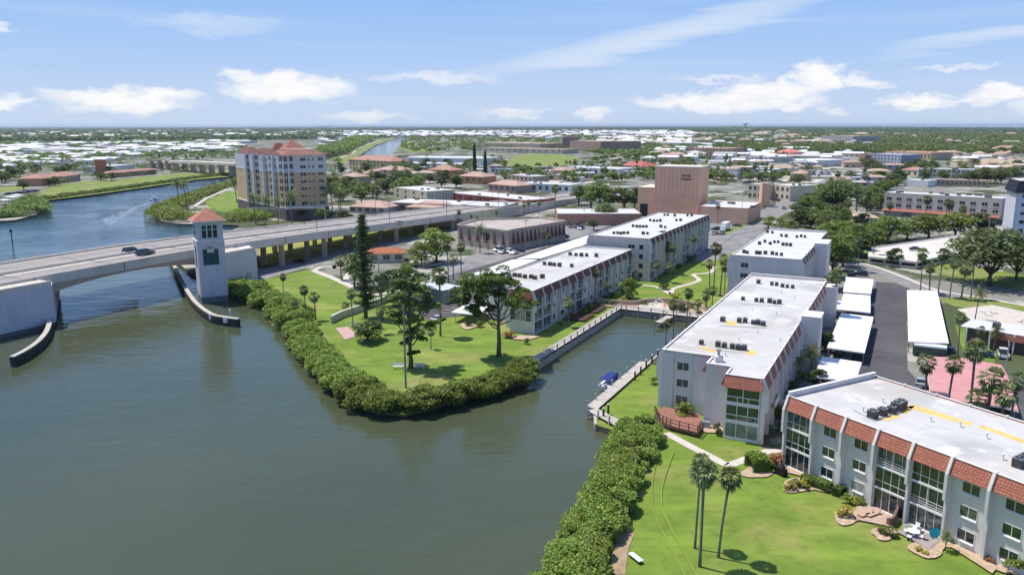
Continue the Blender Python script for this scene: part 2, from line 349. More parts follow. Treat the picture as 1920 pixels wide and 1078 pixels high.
def foot(poly):
    xs = [p[0] for p in poly]; ys = [p[1] for p in poly]; FOOT.append((min(xs), max(xs), min(ys), max(ys), poly))
def clear(x, y, m=1.5):
    for a, b, c, d, poly in FOOT:
        if a-m < x < b+m and c-m < y < d+m:
            if inpoly(x, y, poly) or (m and any(inpoly(x+dx, y+dy, poly) for dx, dy in ((m, 0), (-m, 0), (0, m), (0, -m)))): return False
    return True

# ------------------------------------------------------------------ water and land
wp = lambda L: [P(*p, -.5) for p in L]
shoreA = [(1003,690),(1165,583),(1306,604)]                                      # left quay of the side canal, then its head
quayR = [XY(181,-42),XY(141,-43.5),XY(113,-43.5),XY(107,-41),XY(106,-36.5)]
near_bank = [(1195,812),(1168,850),(1140,900),(1130,950),(1098,1015),(1062,1078),(1020,1170)]
point = [(985,715),(930,732),(830,757),(760,777),(705,772),(660,752),(632,720),(612,690),(590,660),(570,632),(560,612),(535,592),(505,568),(470,552),(436,545)]
w1 = [XY(181,-63.3), XY(129.5,-62.2)]
mainw = w1 + wp(point) + [XY(157,-172), XY(168,-200), XY(181,-222), P(452,424,-.5), P(400,423,-.5)] + \
    wp([(330,421),(300,415),(292,405),(305,392),(345,377),(385,362),(428,347),(447,338),(462,327),(470,326),(440,331),(370,337),(290,349),(200,362),(130,371),(80,377),(76,385),(76,395),(70,404),(30,414),(-80,424),(-350,440)])
mainw += [(-420,200),(-420,-60),(-30,-60),(3,40)] + wp(near_bank[::-1]) + quayR[::-1] + [XY(181,-42)]
def dedupe(L):
    o = []
    for p in L:
        if not o or math.hypot(p[0]-o[-1][0], p[1]-o[-1][1]) > .3: o.append((p[0], p[1]))
    return o
mainw = dedupe(mainw)
if math.hypot(mainw[0][0]-mainw[-1][0], mainw[0][1]-mainw[-1][1]) < .3: mainw.pop()
farc = [P(*p, -.5) for p in [(676,291),(690,283),(706,273),(728,265),(745,260),(764,259),(763,264),(752,270),(742,279),(735,291)]]
sea = [(18000,69000),P(1490,237.3),P(1650,238.5),P(1920,240.8),P(2300,243.5),(65000,9000),(65000,69000)]
out = [(-70000,-200),(70000,-200),(70000,70000),(-70000,70000)]
def land():
    vs = []; edges = []; polys = [mainw, farc, sea]
    for poly in [out]+polys:
        o = len(vs); vs += [Vector(p) for p in poly]; edges += [(o+i, o+(i+1) % len(poly)) for i in range(len(poly))]
    r = geometry.delaunay_2d_cdt(vs, edges, [], 0, 1e-4)
    v2, e2, f2 = r[0], r[1], r[2]; b = MB(); fs = []
    for f in f2:
        cx = sum(v2[i].x for i in f)/len(f); cy = sum(v2[i].y for i in f)/len(f)
        if not any(inpoly(cx, cy, p) for p in polys): fs.append(f)
    vv = [(v.x, v.y, 0) for v in v2]
    fs = [f if sum(vv[f[i]][0]*vv[f[(i+1) % len(f)]][1]-vv[f[(i+1) % len(f)]][0]*vv[f[i]][1] for i in range(len(f))) > 0 else f[::-1] for f in fs]
    b.add(vv, fs, ground)
    for poly in polys:                       # the bank down into the water
        n = len(poly); b.add([(x, y, 0) for x, y in poly]+[(x, y, -3) for x, y in poly], [(i, (i+1) % n, n+(i+1) % n, n+i) for i in range(n)], bankm)
    o = b.build('ground'); o['kind'] = 'structure'
ground = mat('town_ground', (.085, .10, .045), .95, .1, .02, col2=(.055, .075, .03), extra=chain(overlay((.25, .24, .22), .022, .49, .53, .8, 4), overlay((.42, .40, .36), .05, .57, .60, .8, 3)))
bankm = mat('bank', (.16, .13, .09), .95, .2, .5)
land()
def watermat():
    m = bpy.data.materials.new('water'); m.use_nodes = True; nt = m.node_tree; L = nt.links.new; b = nt.nodes['Principled BSDF']
    b.inputs['Roughness'].default_value = .06; b.inputs['IOR'].default_value = 1.33; b.inputs['Specular IOR Level'].default_value = .5
    g = N(nt, 'ShaderNodeTexCoord'); v = g.outputs['Object']
    n = N(nt, 'ShaderNodeTexNoise'); n.inputs['Scale'].default_value = .012; n.inputs['Detail'].default_value = 5; L(v, n.inputs[0])
    r = N(nt, 'ShaderNodeValToRGB'); e = r.color_ramp.elements; e[0].position = .35; e[0].color = (.048, .063, .037, 1); e[1].position = .65; e[1].color = (.072, .083, .046, 1); L(n.outputs[0], r.inputs[0]); L(r.outputs[0], b.inputs['Base Color'])
    def wav(scale, st, rot, det, dist):
        mp = N(nt, 'ShaderNodeMapping'); mp.inputs['Rotation'].default_value = (0, 0, R(rot)); mp.inputs['Scale'].default_value = st; L(v, mp.inputs[0])
        q = N(nt, 'ShaderNodeTexNoise'); q.inputs['Scale'].default_value = scale; q.inputs['Detail'].default_value = det; q.inputs['Roughness'].default_value = .55; q.inputs['Distortion'].default_value = dist; L(mp.outputs[0], q.inputs[0]); return q.outputs[0]
    a = wav(.55, (.45, 1.2, 1), 12, 5, .6); c = wav(.16, (.5, 1.2, 1), -20, 3, .4)
    rip = wav(.025, (1, 1, 1), 0, 3, .5)
    amp = N(nt, 'ShaderNodeMapRange'); L(rip, amp.inputs[0]); amp.inputs[1].default_value = .38; amp.inputs[2].default_value = .62; amp.inputs[3].default_value = .35; amp.inputs[4].default_value = 1.1
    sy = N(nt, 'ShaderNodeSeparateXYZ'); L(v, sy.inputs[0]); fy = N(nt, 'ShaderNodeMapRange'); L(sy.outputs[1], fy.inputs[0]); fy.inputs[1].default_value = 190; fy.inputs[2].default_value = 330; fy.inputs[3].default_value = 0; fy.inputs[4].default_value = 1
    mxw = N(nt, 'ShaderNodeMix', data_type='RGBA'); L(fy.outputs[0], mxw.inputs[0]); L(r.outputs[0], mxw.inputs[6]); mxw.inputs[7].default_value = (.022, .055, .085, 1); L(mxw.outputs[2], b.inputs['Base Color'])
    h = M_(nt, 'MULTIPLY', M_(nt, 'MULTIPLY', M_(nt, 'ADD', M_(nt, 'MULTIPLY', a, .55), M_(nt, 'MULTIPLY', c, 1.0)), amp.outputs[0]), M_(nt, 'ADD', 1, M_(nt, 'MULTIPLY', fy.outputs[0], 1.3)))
    bp = N(nt, 'ShaderNodeBump'); bp.inputs['Strength'].default_value = .34; bp.inputs['Distance'].default_value = .5; L(h, bp.inputs['Height']); L(bp.outputs[0], b.inputs['Normal'])
    return m
wm = watermat()
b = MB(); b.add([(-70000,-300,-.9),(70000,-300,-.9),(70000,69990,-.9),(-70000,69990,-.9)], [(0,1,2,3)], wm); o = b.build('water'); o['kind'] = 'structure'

# lawns, lots, roads and paths, one thin sheet over the other
sheet('park_lawn', [(436,545),(484,527),(590,503),(700,560),(745,545),(770,575),(800,600),(868,592),(905,592),(950,606),(1000,628),(1165,540),(1185,575),(1165,583),(1003,690),(985,715),(930,732),(830,757),(760,777),(705,772),(660,752),(632,720),(612,690),(590,660),(570,632),(560,612),(535,592),(505,568),(470,552)], lawn)
sheet('field_beyond_bridge', [(484,500),(640,470),(830,440),(1000,420),(900,405),(700,425),(560,436),(485,448)], lawn2)
sheet('underpass_road', [(484,527),(620,490),(800,447),(920,430),(900,424),(790,438),(600,474),(484,507)], asphl)
sheet('near_lawn', [XY(106,-36.5),XY(107,-41),XY(113,-43.5),XY(141,-43.5),XY(141,-34),XY(119.3,-34),XY(119.3,-26)]+[P(1316,800),P(1345,812),P(1424,835),P(1470,878),P(1600,905),P(1792,1000),P(1870,1060),P(1950,1140),(62,-60),(-28,-60),(3,40)]+wp(near_bank)[::-1][1:], lawn, pix=False)
sheet('courtyard_lawn', [XY(188,-72.5),XY(188,-66),XY(184,-62),XY(184,-44),XY(200,-43),XY(295,-46),XY(295,-68),XY(220,-68),XY(218,-73)], lawn, pix=False)
sheet('parking_lot', [(745,545),(770,575),(800,600),(868,592),(905,592),(930,575),(960,520),(1110,455),(1190,420),(1180,412),(1060,440),(960,480),(850,515)], asph)
sheet('service_road', [(830,520),(960,483),(1100,440),(1220,398),(1240,395),(1215,392),(1060,425),(880,480),(820,500),(790,520)], asphl)
strip('town_street', smooth_path([(1300,488),(1345,468),(1400,432),(1455,394),(1500,366),(1560,338),(1660,306)]), 13, asphl)
sheet('carport_court', [XY(250,-9),XY(250,0),XY(200,0),XY(160,1),XY(118,12),XY(118,28),XY(60,70),XY(50,50),XY(98,2),XY(118,-9)], asph, pix=False)
sheet('carport_side_apron', [XY(250,-17),XY(250,-9),XY(118,-9),XY(118,-17)], asphl, pix=False)
strip('cross_street', smooth_path([(1480,470),(1640,505),(1740,545),(1830,560),(1960,600)]), 7.5, asphl)
sheet('right_verge', [(1600,470),(1760,515),(1920,545),(1990,560),(1990,530),(1800,495),(1720,495),(1640,478),(1600,455)], verge)
sheet('verge_by_palms', [(1755,560),(1830,556),(1990,585),(1990,610),(1890,590),(1790,575)], verge)
strip('curved_walk', smooth_path([(1585,487),(1640,500),(1700,522),(1760,545),(1850,560),(1960,580)]), 1.6, concw)
sheet('pool_terrace', [(1795,580),(1860,572),(1990,600),(1990,625),(1820,600)], concw)
sheet('garden_strip', [(1790,610),(1812,680),(1860,700),(1870,660),(1830,620)], lawn)
sheet('right_court', [(1880,690),(1990,760),(1990,1010),(1900,780),(1905,720)], asph)
strip('near_walk', [(1248,812),(1300,840),(1362,872),(1372,871),(1440,846),(1478,846)], 1.5, concw)
strip('quay_walk_turn', [XY(108,-37.5),XY(106.5,-34),XY(107.5,-30)], 1.6, concw, pix=False)
strip('park_path', smooth_path([(588,508),(625,522),(668,542),(700,553),(742,545),(800,528),(835,505)]), 2.2, concw)
strip('park_path_loop', smooth_path([(588,508),(610,500),(655,508),(650,525),(700,532),(740,512),(800,500),(850,490)]), 1.8, concw)
strip('courtyard_path', smooth_path([(1180,534),(1230,538),(1258,552),(1262,542),(1310,527),(1300,515),(1330,512),(1340,500)]), 1.5, concw)
sheet('dry_shore_patch', [(1150,1078),(1145,1050),(1160,1000),(1178,985),(1190,1000),(1178,1030),(1172,1078)], dirt)
sheet('bare_patch', [(1183,925),(1197,921),(1208,927),(1203,933),(1190,933)], dirt)
sheet('worn_turf', [(700,735),(740,715),(790,705),(785,722),(745,742),(710,745)], verge)
sheet('worn_turf_edge', [(590,625),(605,612),(620,640),(640,680),(665,710),(690,735),(680,745),(640,700),(615,665)], verge)
sheet('shuffle_pad', [(629,616),(652,613),(670,630),(648,638)], mat('pink_pad', (.50, .33, .30), .9, .08, 1))
sheet('left_bank_lawn', [(0,352),(95,345),(200,338),(330,325),(430,318),(440,331),(370,337),(290,349),(200,362),(130,371),(80,377),(76,383),(60,372),(95,352),(0,365)], verge)
strip('left_bank_road', smooth_path([(-80,375),(20,362),(110,345),(250,332),(430,318)]), 9, asphl)
sheet('peninsula_lawn', [(385,378),(430,358),(465,362),(500,378),(510,400),(440,400),(395,395)], lawn)
strip('peninsula_walk', [(357,392),(388,372),(415,360),(436,350)], 2.2, concw)
sheet('canal_bank_left', [(640,310),(672,290),(686,282),(702,272),(726,264),(742,259.5),(735,258),(715,262),(690,270),(668,280),(620,295)], verge)
strip('canal_track', [(625,300),(662,288),(668,280),(690,271),(715,263)], 5, conc)
sheet('canal_bank_right', [(746,278),(756,270),(766,264),(790,276),(830,283),(770,287)], verge)
sheet('sports_field', [(945,304),(965,292),(1010,288),(1070,292),(1090,300),(1060,312),(1000,314),(950,310)], verge)
sheet('carpark_asphalt', [(1120,432),(1060,422),(1060,408),(1200,405),(1215,395),(1230,398)], asphl)
sheet('theatre_square', [(1180,470),(1330,402),(1440,405),(1440,430),(1380,440),(1340,470)], asphl)
strip('kerb_verge', [(1352,440),(1420,412)], 4, verge)
sheet('motel_court', [(1665,402),(1910,408),(1910,426),(1680,420)], asphl)
for i in range(9):                       # parking bay lines beside the left canal building
    q = Vector(P(812+i*.1, 580)); s0, t0 = ST(*P(845, 590)); 
    strip('bay_line', [XY(s0+i*2.7, t0-3.0), XY(s0+i*2.7, t0+2.2)], .14, paintm, z=.33, pix=False)

# ------------------------------------------------------------------ foliage
def quads(name, cen, size, m, parent=None, up=.45, asp=.6):
    n = len(cen); nrm = RNG.normal(size=(n, 3)); nrm[:, 2] = np.abs(nrm[:, 2])+up*2; nrm /= np.linalg.norm(nrm, axis=1)[:, None]
    a = np.cross(nrm, RNG.normal(size=(n, 3))); a /= np.linalg.norm(a, axis=1)[:, None]; b = np.cross(nrm, a)
    sz = (size*(.65+.7*RNG.random(n)))[:, None] if np.isscalar(size) else size[:, None]
    v = np.stack([cen+a*sz, cen+b*sz*asp, cen-a*sz, cen-b*sz*asp], 1).reshape(-1, 3).astype(np.float32)
    me = bpy.data.meshes.new(name); me.vertices.add(4*n); me.vertices.foreach_set('co', v.ravel())
    me.loops.add(4*n); me.loops.foreach_set('vertex_index', np.arange(4*n, dtype=np.int32))
    me.polygons.add(n); me.polygons.foreach_set('loop_start', np.arange(0, 4*n, 4, dtype=np.int32)); me.polygons.foreach_set('loop_total', np.full(n, 4, dtype=np.int32))
    me.update(calc_edges=True); me.materials.append(m); o = bpy.data.objects.new(name, me); C.objects.link(o)
    if parent: o.parent = parent
    return o
def shell(c, r, n, flat=.75):
    d = RNG.normal(size=(n, 3)); d /= np.linalg.norm(d, axis=1)[:, None]; d[:, 2] = np.where(d[:, 2] < -.35, -d[:, 2], d[:, 2])
    k = (.62+.45*RNG.random(n)**.7)[:, None]; return np.array(c)+d*k*r*np.array([1, 1, flat])
def broad(name, label, h, w, nc, nl, leaf, trunk_h=.24, size=.34, flat=.7, tr=.28, seed=1, open_=0, group=None, cat='tree'):
    def f():
        rnd = random.Random(seed); t = thing(name, label, cat, group=group); b = MB(); pts = []
        top = trunk_h*h; b.tube([(0, 0, -.2), (rnd.uniform(-.1, .1), .05, top*.5), (rnd.uniform(-.25, .25), rnd.uniform(-.2, .2), top)], [tr*1.3, tr, tr*.75], bark, 8)
        for i in range(nc):
            a = i*2.4+rnd.uniform(-.4, .4); rr = w/2*math.sqrt((i+.4)/nc)*.78; q_ = (rr/(w/2))**2; zz = top+(h-top)*((.12+.68*(1-q_)*rnd.uniform(.8, 1.1)) if i % 3 else rnd.uniform(.05, .35))
            c = (rr*math.cos(a), rr*math.sin(a), zz); r = w*rnd.uniform(.17, .26)*(1-open_*.3); pts.append(shell(c, r, nl//nc, flat))
            if i % 2 == 0 or open_: b.tube([(0, 0, top*.8), (c[0]*.45, c[1]*.45, top+(c[2]-top)*.45), (c[0]*.95, c[1]*.95, c[2])], [tr*.55, tr*.3, tr*.12], bark, 5)
        b.build('trunk', t, True); quads('crown', np.concatenate(pts), size, leaf, t); return t
    return Proto(f)
def frond(b, base, az, el, Ln, m, droop=1.1, wid=.5, n=6):      # feather leaf
    p = Vector(base); d = Vector((math.cos(az)*math.cos(el), math.sin(az)*math.cos(el), math.sin(el))); pts = [p.copy()]
    for i in range(n): d = (d+Vector((0, 0, -droop/n))).normalized(); p = p+d*Ln/n; pts.append(p.copy())
    side = Vector((-math.sin(az), math.cos(az), 0))
    for i in range(n):
        a, c = pts[i], pts[i+1]; w = wid*math.sin(math.pi*(i+.7)/(n+.6)); w2 = wid*math.sin(math.pi*(i+1.5)/(n+.6)); dn = Vector((0, 0, -.35*w))
        for sg in (1, -1):
            for k in range(2):
                q = a.lerp(c, k*.5); e = a.lerp(c, k*.5+.36); b.add([q, e, e+side*sg*w+dn+(c-a)*.35, q+side*sg*w+dn*1.3+(c-a)*.45], [(0, 1, 2, 3)], m)
def fan(b, base, az, el, Ln, m, droop=.5):                       # fan leaf of a cabbage palm
    d = Vector((math.cos(az)*math.cos(el), math.sin(az)*math.cos(el), math.sin(el))); p = Vector(base); q = p+d*Ln*.5; side = Vector((-math.sin(az), math.cos(az), 0)); up = side.cross(d)
    b.add([p-side*.03, p+side*.03, q+side*.03, q-side*.03], [(0, 1, 2, 3)], m)
    for k in range(7):
        a = (k-3)/3*1.15; dr = d*math.cos(a)+side*math.sin(a)+up*random.uniform(-.12, .12); wv = (side*math.cos(a)-d*math.sin(a))*.085*Ln
        m1 = q+dr*Ln*.32; e = q+dr*Ln*random.uniform(.46, .62)+Vector((0, 0, -droop*Ln*.3)); b.add([q, m1+wv, e, m1-wv], [(0, 1, 2, 3)], m)
def sabal(h, lean=(0, 0), seed=1, cw=.95, nf=28, tr=.17):
    def f():
        random.seed(seed); t = thing('cabbage_palm', 'palm', 'palm tree'); b = MB(); lx, ly = lean
        pts = [(lx*(k/6)**1.5, ly*(k/6)**1.5, h*k/6-(.2 if k == 0 else 0)) for k in range(7)]; b.tube(pts, [tr*1.25, tr, tr*.95, tr*.92, tr*.92, tr*1.0, tr*1.35], barkp, 8); b.build('trunk', t, True)
        c = MB()
        for i in range(nf):
            el = R(80-158*(i/nf)**.8+random.uniform(-12, 12)); fan(c, (lx, ly, h), i*2.4+random.uniform(-.3, .3), el, cw*random.uniform(.85, 1.15)*2*.8, lf_palm, .35+.5*(i/nf))
        c.build('crown', t); dd = MB()
        for i in range(7): fan(dd, (lx, ly, h-.15), i*.9+random.random(), R(-68+random.uniform(-12, 12)), cw*1.35, lf_deadp, .9)
        dd.build('dead_fronds', t); return t
    return Proto(f)
def feather(h, lean=(0, 0), seed=1, L0=2.6, nf=22, tr=.16, name='feather_palm'):
    def f():
        random.seed(seed); t = thing(name, 'palm', 'palm tree'); b = MB(); lx, ly = lean
        b.tube([(lx*(k/6)**1.4, ly*(k/6)**1.4, h*k/6-(.2 if k == 0 else 0)) for k in range(7)], [tr*1.4, tr, tr*.95, tr*.9, tr*.85, tr*.8, tr*.8], barkp, 7); b.build('trunk', t, True); c = MB()
        for i in range(nf): frond(c, (lx, ly, h), i*2.4, R(75-100*(i/nf)), L0*random.uniform(.85, 1.1), lf_coco, 1.2+.5*i/nf, .5)
        c.build('crown', t); return t
    return Proto(f)
T = dict(
 a=broad('broadleaf_tree', 'tree', 9, 9, 20, 2300, lf_tree, seed=1), b=broad('broadleaf_tree', 'tree', 7.5, 7, 16, 1700, lf_dark, seed=2), c=broad('broadleaf_tree', 'tree', 10, 12, 28, 3600, lf_oak, seed=3, size=.36),
 d=broad('broadleaf_tree', 'tree', 6, 5.5, 10, 1000, lf_bright, seed=4, size=.3), e=broad('broadleaf_tree', 'tree', 8, 7, 14, 1300, lf_tree, seed=5), f=broad('broadleaf_tree', 'tree', 9, 8, 16, 1700, lf_bright, seed=6))
SH = dict(g=broad('shrub', 'shrub', 1.5, 1.9, 7, 420, lf_tree, .12, .13, .8, .05, 11, cat='shrub'), y=broad('shrub', 'shrub', 1.4, 1.7, 7, 420, lf_yel, .12, .13, .8, .05, 12, cat='shrub'), r=broad('shrub', 'shrub', 1.3, 1.6, 7, 380, lf_red, .12, .12, .8, .05, 13, cat='shrub'), d=broad('shrub', 'shrub', 2.2, 2.6, 9, 700, lf_dark, .12, .15, .85, .06, 14, cat='shrub'), b=broad('shrub', 'shrub', 1.8, 2.2, 8, 560, lf_bright, .12, .14, .85, .05, 15, cat='shrub'))
PM = dict(a=sabal(8, (.4, .1), 21, 1.05), b=sabal(6.5, (-.3, .2), 22), c=sabal(9.5, (.2, -.4), 23), e=sabal(5, (.1, .1), 24, 1.0), x=feather(8, (.5, .1), 25), y=feather(6.5, (-.4, .3), 26), z=feather(5, (.2, 0), 27, 2.4))
def pick_h(px, py, ptop):
    x, y = P(px, py); lo, hi = 0, 60
    for _ in range(40):
        m = (lo+hi)/2; z = m-H; d = y*math.cos(PT)-z*math.sin(PT); up = y*math.sin(PT)+z*math.cos(PT)
        if 539-F*up/d > ptop: lo = m
        else: hi = m
    return lo
PH = dict(a=8.9, b=7.4, c=10.4, e=5.9, x=8.8, y=7.3, z=5.8); THh = dict(a=9, b=7.5, c=10, d=6, e=8, f=9); SHH = dict(g=1.5, y=1.4, r=1.3, d=2.2, b=1.8)
def palm(k, px, py, ptop, label, group='palms'):
    return PM[k].put((*P(px, py), 0), random.uniform(0, 6.28) if k not in 'q' else 0, pick_h(px, py, ptop)/PH[k], label, group)
def tree(k, px, py, ptop, label, group='trees', wf=1):
    s = pick_h(px, py, ptop)/THh[k]; return T[k].put((*P(px, py), 0), random.uniform(0, 6.28), (s*wf, s*wf, s), label, group)
def shrub(k, px, py, h, label, wf=1, group='garden shrubs'):
    s = h/SHH[k]; return SH[k].put((*P(px, py), 0), random.uniform(0, 6.28), (s*wf, s*wf, s), label, group)

# ------------------------------------------------------------------ apartment buildings with tiled mansards and fins
SHARED = {}
def shared(key, fn):
    if key not in SHARED:
        b = MB(); fn(b); me_o = b.build(key); SHARED[key] = me_o.data; C.objects.unlink(me_o); bpy.data.objects.remove(me_o)
    return SHARED[key]
def inst(name, mesh, parent, loc, rz, label=None):
    o = bpy.data.objects.new(name, mesh); C.objects.link(o); o.parent = parent; o.location = loc; o.rotation_euler = (0, 0, rz)
    if label: o['label'] = label
    return o
# every facade piece is modelled with x along the wall, -y outwards, z up from its own sill
def m_frame(w, h, n, slab):
    def f(b):
        b.box(-w/2, w/2, -.05, .06, -.06, .05, trim); b.box(-w/2, w/2, -.05, .06, h-.05, h+.04, trim)
        for i in range(n+1): x = -w/2+w*i/n; b.box(x-.035, x+.035, -.045, .055, .05, h-.05, trim)
        if slab: b.box(-w/2+.3, w/2+.02, -.22, -.052, -.16, -.062, trim)
    return f
def m_pane(w, h, g):
    def f(b): b.box(-w/2+.04, w/2-.04, -.015, .01, .05, h-.05, g)
    return f
def window(t, fr, a, z, w=1.9, h=1.25, n=2, g=0, slab=False, off=0):
    (ox, oy), (dx, dy), (nx, ny) = fr; rz = math.atan2(dy, dx); g = 2 if g == 2 else random.choice((0, 0, 0, 1, 1, 3, 4, 4)); gg = [glass, glassg, glassl, glassb, glassh][g]
    loc = (ox+dx*a+nx*off, oy+dy*a+ny*off, z)
    wo = inst('window', shared(f'window_frame_{w}_{h}_{n}_{slab}', m_frame(w, h, n, slab)), t, loc, rz)
    p = inst('pane', shared(f'pane_{w}_{h}_{g}', m_pane(w, h, gg)), wo, (0, 0, 0), 0); return wo
def m_bay(w, kind, H0):          # one storey of a glazed or open balcony, H0 = storey height
    def f(b):
        b.box(-w/2, w/2, -.42, .05, -.14, .10, trim)                                        # white floor slab edge
        if kind == 'g':
            for i in range(5): x = -w/2+.03+(w-.06)*i/4; b.box(x-.03, x+.03, -.30, -.22, .10, H0-.14, trim)
            b.box(-w/2, w/2, -.29, -.23, .86, .93, trim)
        elif kind == 'o':
            for z in (.35, .62, .95): b.box(-w/2, w/2, -.34, -.29, z, z+.045, trim)
            b.box(-.04, .04, -.35, -.28, .1, H0-.14, trim)
        else:
            for i in range(5): x = -w/2+.03+(w-.06)*i/4; b.box(x-.035, x+.035, -.22, -.14, .10, H0-.14, trim)
    return f
def m_bayglass(w, kind, H0, var=0):
    def f(b):
        y = -.26 if kind == 'g' else (-.05 if kind == 'o' else -.18)
        b.box(-w/2+.02, w/2-.02, y-.01, y+.02, .10, H0-.15, (glassg if kind == 'g' else glass) if var == 0 else glassh if var == 1 else glass)
        if var == 2: b.box(-w/4, w/4, y-.03, y-.012, .12, H0-.2, glassb)
        if kind == 'o': [b.box(x-.03, x+.03, -.08, -.062, .1, H0-.15, trim) for x in (-w/4, 0, w/4)]
    return f
def bay(t, fr, a, z, w, kind, H0):
    (ox, oy), (dx, dy), (nx, ny) = fr; rz = math.atan2(dy, dx)
    o = inst('glazed_balcony' if kind == 'g' else 'balcony' if kind == 'o' else 'glass_door_wall', shared(f'bay_{w:.1f}_{kind}_{H0:.1f}', m_bay(w, kind, H0)), t, (ox+dx*a, oy+dy*a, z), rz)
    vr = random.choice((0, 0, 0, 1, 2)); inst('pane', shared(f'baypane_{w:.1f}_{kind}_{H0:.1f}_{vr}', m_bayglass(w, kind, H0, vr)), o, (0, 0, 0), 0)
def m_fin(Hh, zt, out):
    def f(b):           # slab that leans out below the roof and steps in half way down
        for (z0, z1, o0, o1, w) in ((Hh-zt, Hh+.35, out, .25, .17), (Hh*.52, Hh-zt, out, out, .17), (0, Hh*.52, out*.62, out*.62, .15)):
            b.hexa([(-w, -o0, z0), (w, -o0, z0), (w, .0, z0), (-w, .0, z0)], [(-w, -o1, z1), (w, -o1, z1), (w, .3 if z1 > Hh else 0, z1), (-w, .3 if z1 > Hh else 0, z1)], stucco)
    return f
def m_mans(w, Hh, zt, tm):
    def f(b):
        a = w/2-.17; b.hexa([(-a, -.72, Hh-zt), (a, -.72, Hh-zt), (a, .0, Hh-zt), (-a, .0, Hh-zt)], [(-a, -.05, Hh+.2), (a, -.05, Hh+.2), (a, .12, Hh+.2), (-a, .12, Hh+.2)], tm)
        b.box(-a, a, -.14, .14, Hh+.203, Hh+.26, trim)
    return f
def condo(name, label, s0, t0, LX, LY, Hh, floors, body, faces, wallm=None, tm=None, origin=None, rz=None, parapets=(), group=None, roofcol=None):
    """local frame: x to the right along the front, y away; faces: list of (p0, p1, bays) with the outside on the right-hand side of p0->p1 reversed"""
    loc = origin or XY(s0, t0); rz = GA-math.pi/2 if rz is None else rz
    t = thing(name, label, 'apartment building', loc, rz, group); wallm = wallm or stucco; tm = tm or tile
    c, s = math.cos(rz), math.sin(rz); foot([(loc[0]+x*c-y*s, loc[1]+x*s+y*c) for x, y in body])
    b = MB(); b.prism(body, -.3, Hh-.01, wallm); b.build('wall', t)
    b = MB(); b.prism([(x, y) for x, y in body], Hh-.008, Hh+.03, roofcol or roofm); b.build('roof', t)
    for (x0, y0, x1, y1, hh) in parapets:
        b = MB(); d = Vector((x1-x0, y1-y0)).normalized(); q = Vector((d.y, -d.x))*.16; A = Vector((x0, y0)); B = Vector((x1, y1))
        b.prism([A+q*1.02, B+q*1.02, B-q, A-q], Hh+.035, Hh+hh, wallm); b.prism([A+q*1.5, B+q*1.5, B-q*1.5, A-q*1.5], Hh+hh+.002, Hh+hh+.06, trim); b.build('parapet', t)
    st = (Hh-1.42)/floors
    for (p0, p1, bays, z_m) in faces:
        A = Vector(p0); B = Vector(p1); L_ = (B-A).length; d = (B-A)/L_; n = Vector((d.y, -d.x)); fr = ((A.x, A.y), (d.x, d.y), (n.x, n.y)); rr = math.atan2(d.y, d.x)
        k = len(bays); w = round(L_/k, 2)
        for i, kind in enumerate(bays):
            a = (i+.5)*L_/k; q = A+d*a
            if z_m: inst('mansard_panel', shared(f'mansard_{name}_{w}_{Hh}', m_mans(w, Hh, z_m, tm)), t, (q.x, q.y, 0), rr)
            for fl in range(floors):
                z = fl*st+.15; kk = kind[fl] if len(kind) > 1 else kind
                if kk == 'W': window(t, fr, a, z+.85, g=(i*3+fl*5) % 3 == 0, slab=(fl < floors))
                elif kk == 'w': window(t, fr, a, z+.85, 1.1, 1.25, 1, g=(i+fl) % 2)
                elif kk == 'g': bay(t, fr, a, z, w-.36, 'g', st)
                elif kk == 'o': bay(t, fr, a, z, w-.36, 'o', st)
                elif kk == 'd': bay(t, fr, a, z, w-.36, 'd', st)
                elif kk == 'P': window(t, fr, a, z+.35, 1.9, 1.9, 2, g=2)
        if z_m:
            for i in range(k+1):
                q = A+d*(L_*i/k); inst('fin', shared(f'fin_{Hh}', m_fin(Hh, z_m, 1.0)), t, (q.x, q.y, 0), rr)
    return t

# nearest building on the right
B1rz = math.atan2(75.8-99.7, 49.9-36.7)
B1 = condo('apartment_building', 'nearest white three storey apartment building with orange tiled mansard, at the right edge', 0, 0, 60, 17.4, 9.6, 3, [(0, 0), (60, 0), (60, 17.4), (0, 17.4)],
  [((0, 0), (58.8, 0), ['dgg', 'W', 'W', 'dgo', 'dog', 'W', 'W', 'dgg', 'W', 'W', 'dgg', 'W', 'W'], 1.55), ((60, 17.4), (0, 17.4), ['W', 'g', 'W', 'W', 'g', 'W', 'W', 'g', 'W', 'W', 'g', 'W', 'W'], 1.55)],
  origin=(36.9, 99.3), rz=B1rz, parapets=[(-.0, 17.3, 0, -.1, .75)])
B2 = condo('apartment_building', 'white three storey building between canal and carports, tile band over its green front windows', 110.8, -34.4, 17.3, 81, 9.6, 3,
  [(0, 8.2), (8.1, 8.2), (8.1, 3.7), (11.9, 3.7), (11.9, 0), (17.0, 0), (17.0, 81), (0, 81)],
  [((17.0, 0), (17.0, 35.5), ['W', 'w', 'g', 'W', 'W', 'g', 'w', 'W'], 1.55), ((17.0, 47), (17.0, 80.6), ['W', 'g', 'W', 'W', 'g', 'W', 'W'], 1.55),
   ((0, 81), (0, 8.6), ['W', 'g', 'W', 'W', 'g', 'g', 'W', 'W', 'g', 'g', 'W', 'W', 'g', 'W', 'W', 'W'], 1.55)],
  parapets=[(0, 8.2, 8.1, 8.2, .28), (8.1, 3.7, 11.9, 3.7, .35), (17, 81, 0, 81, .55)])
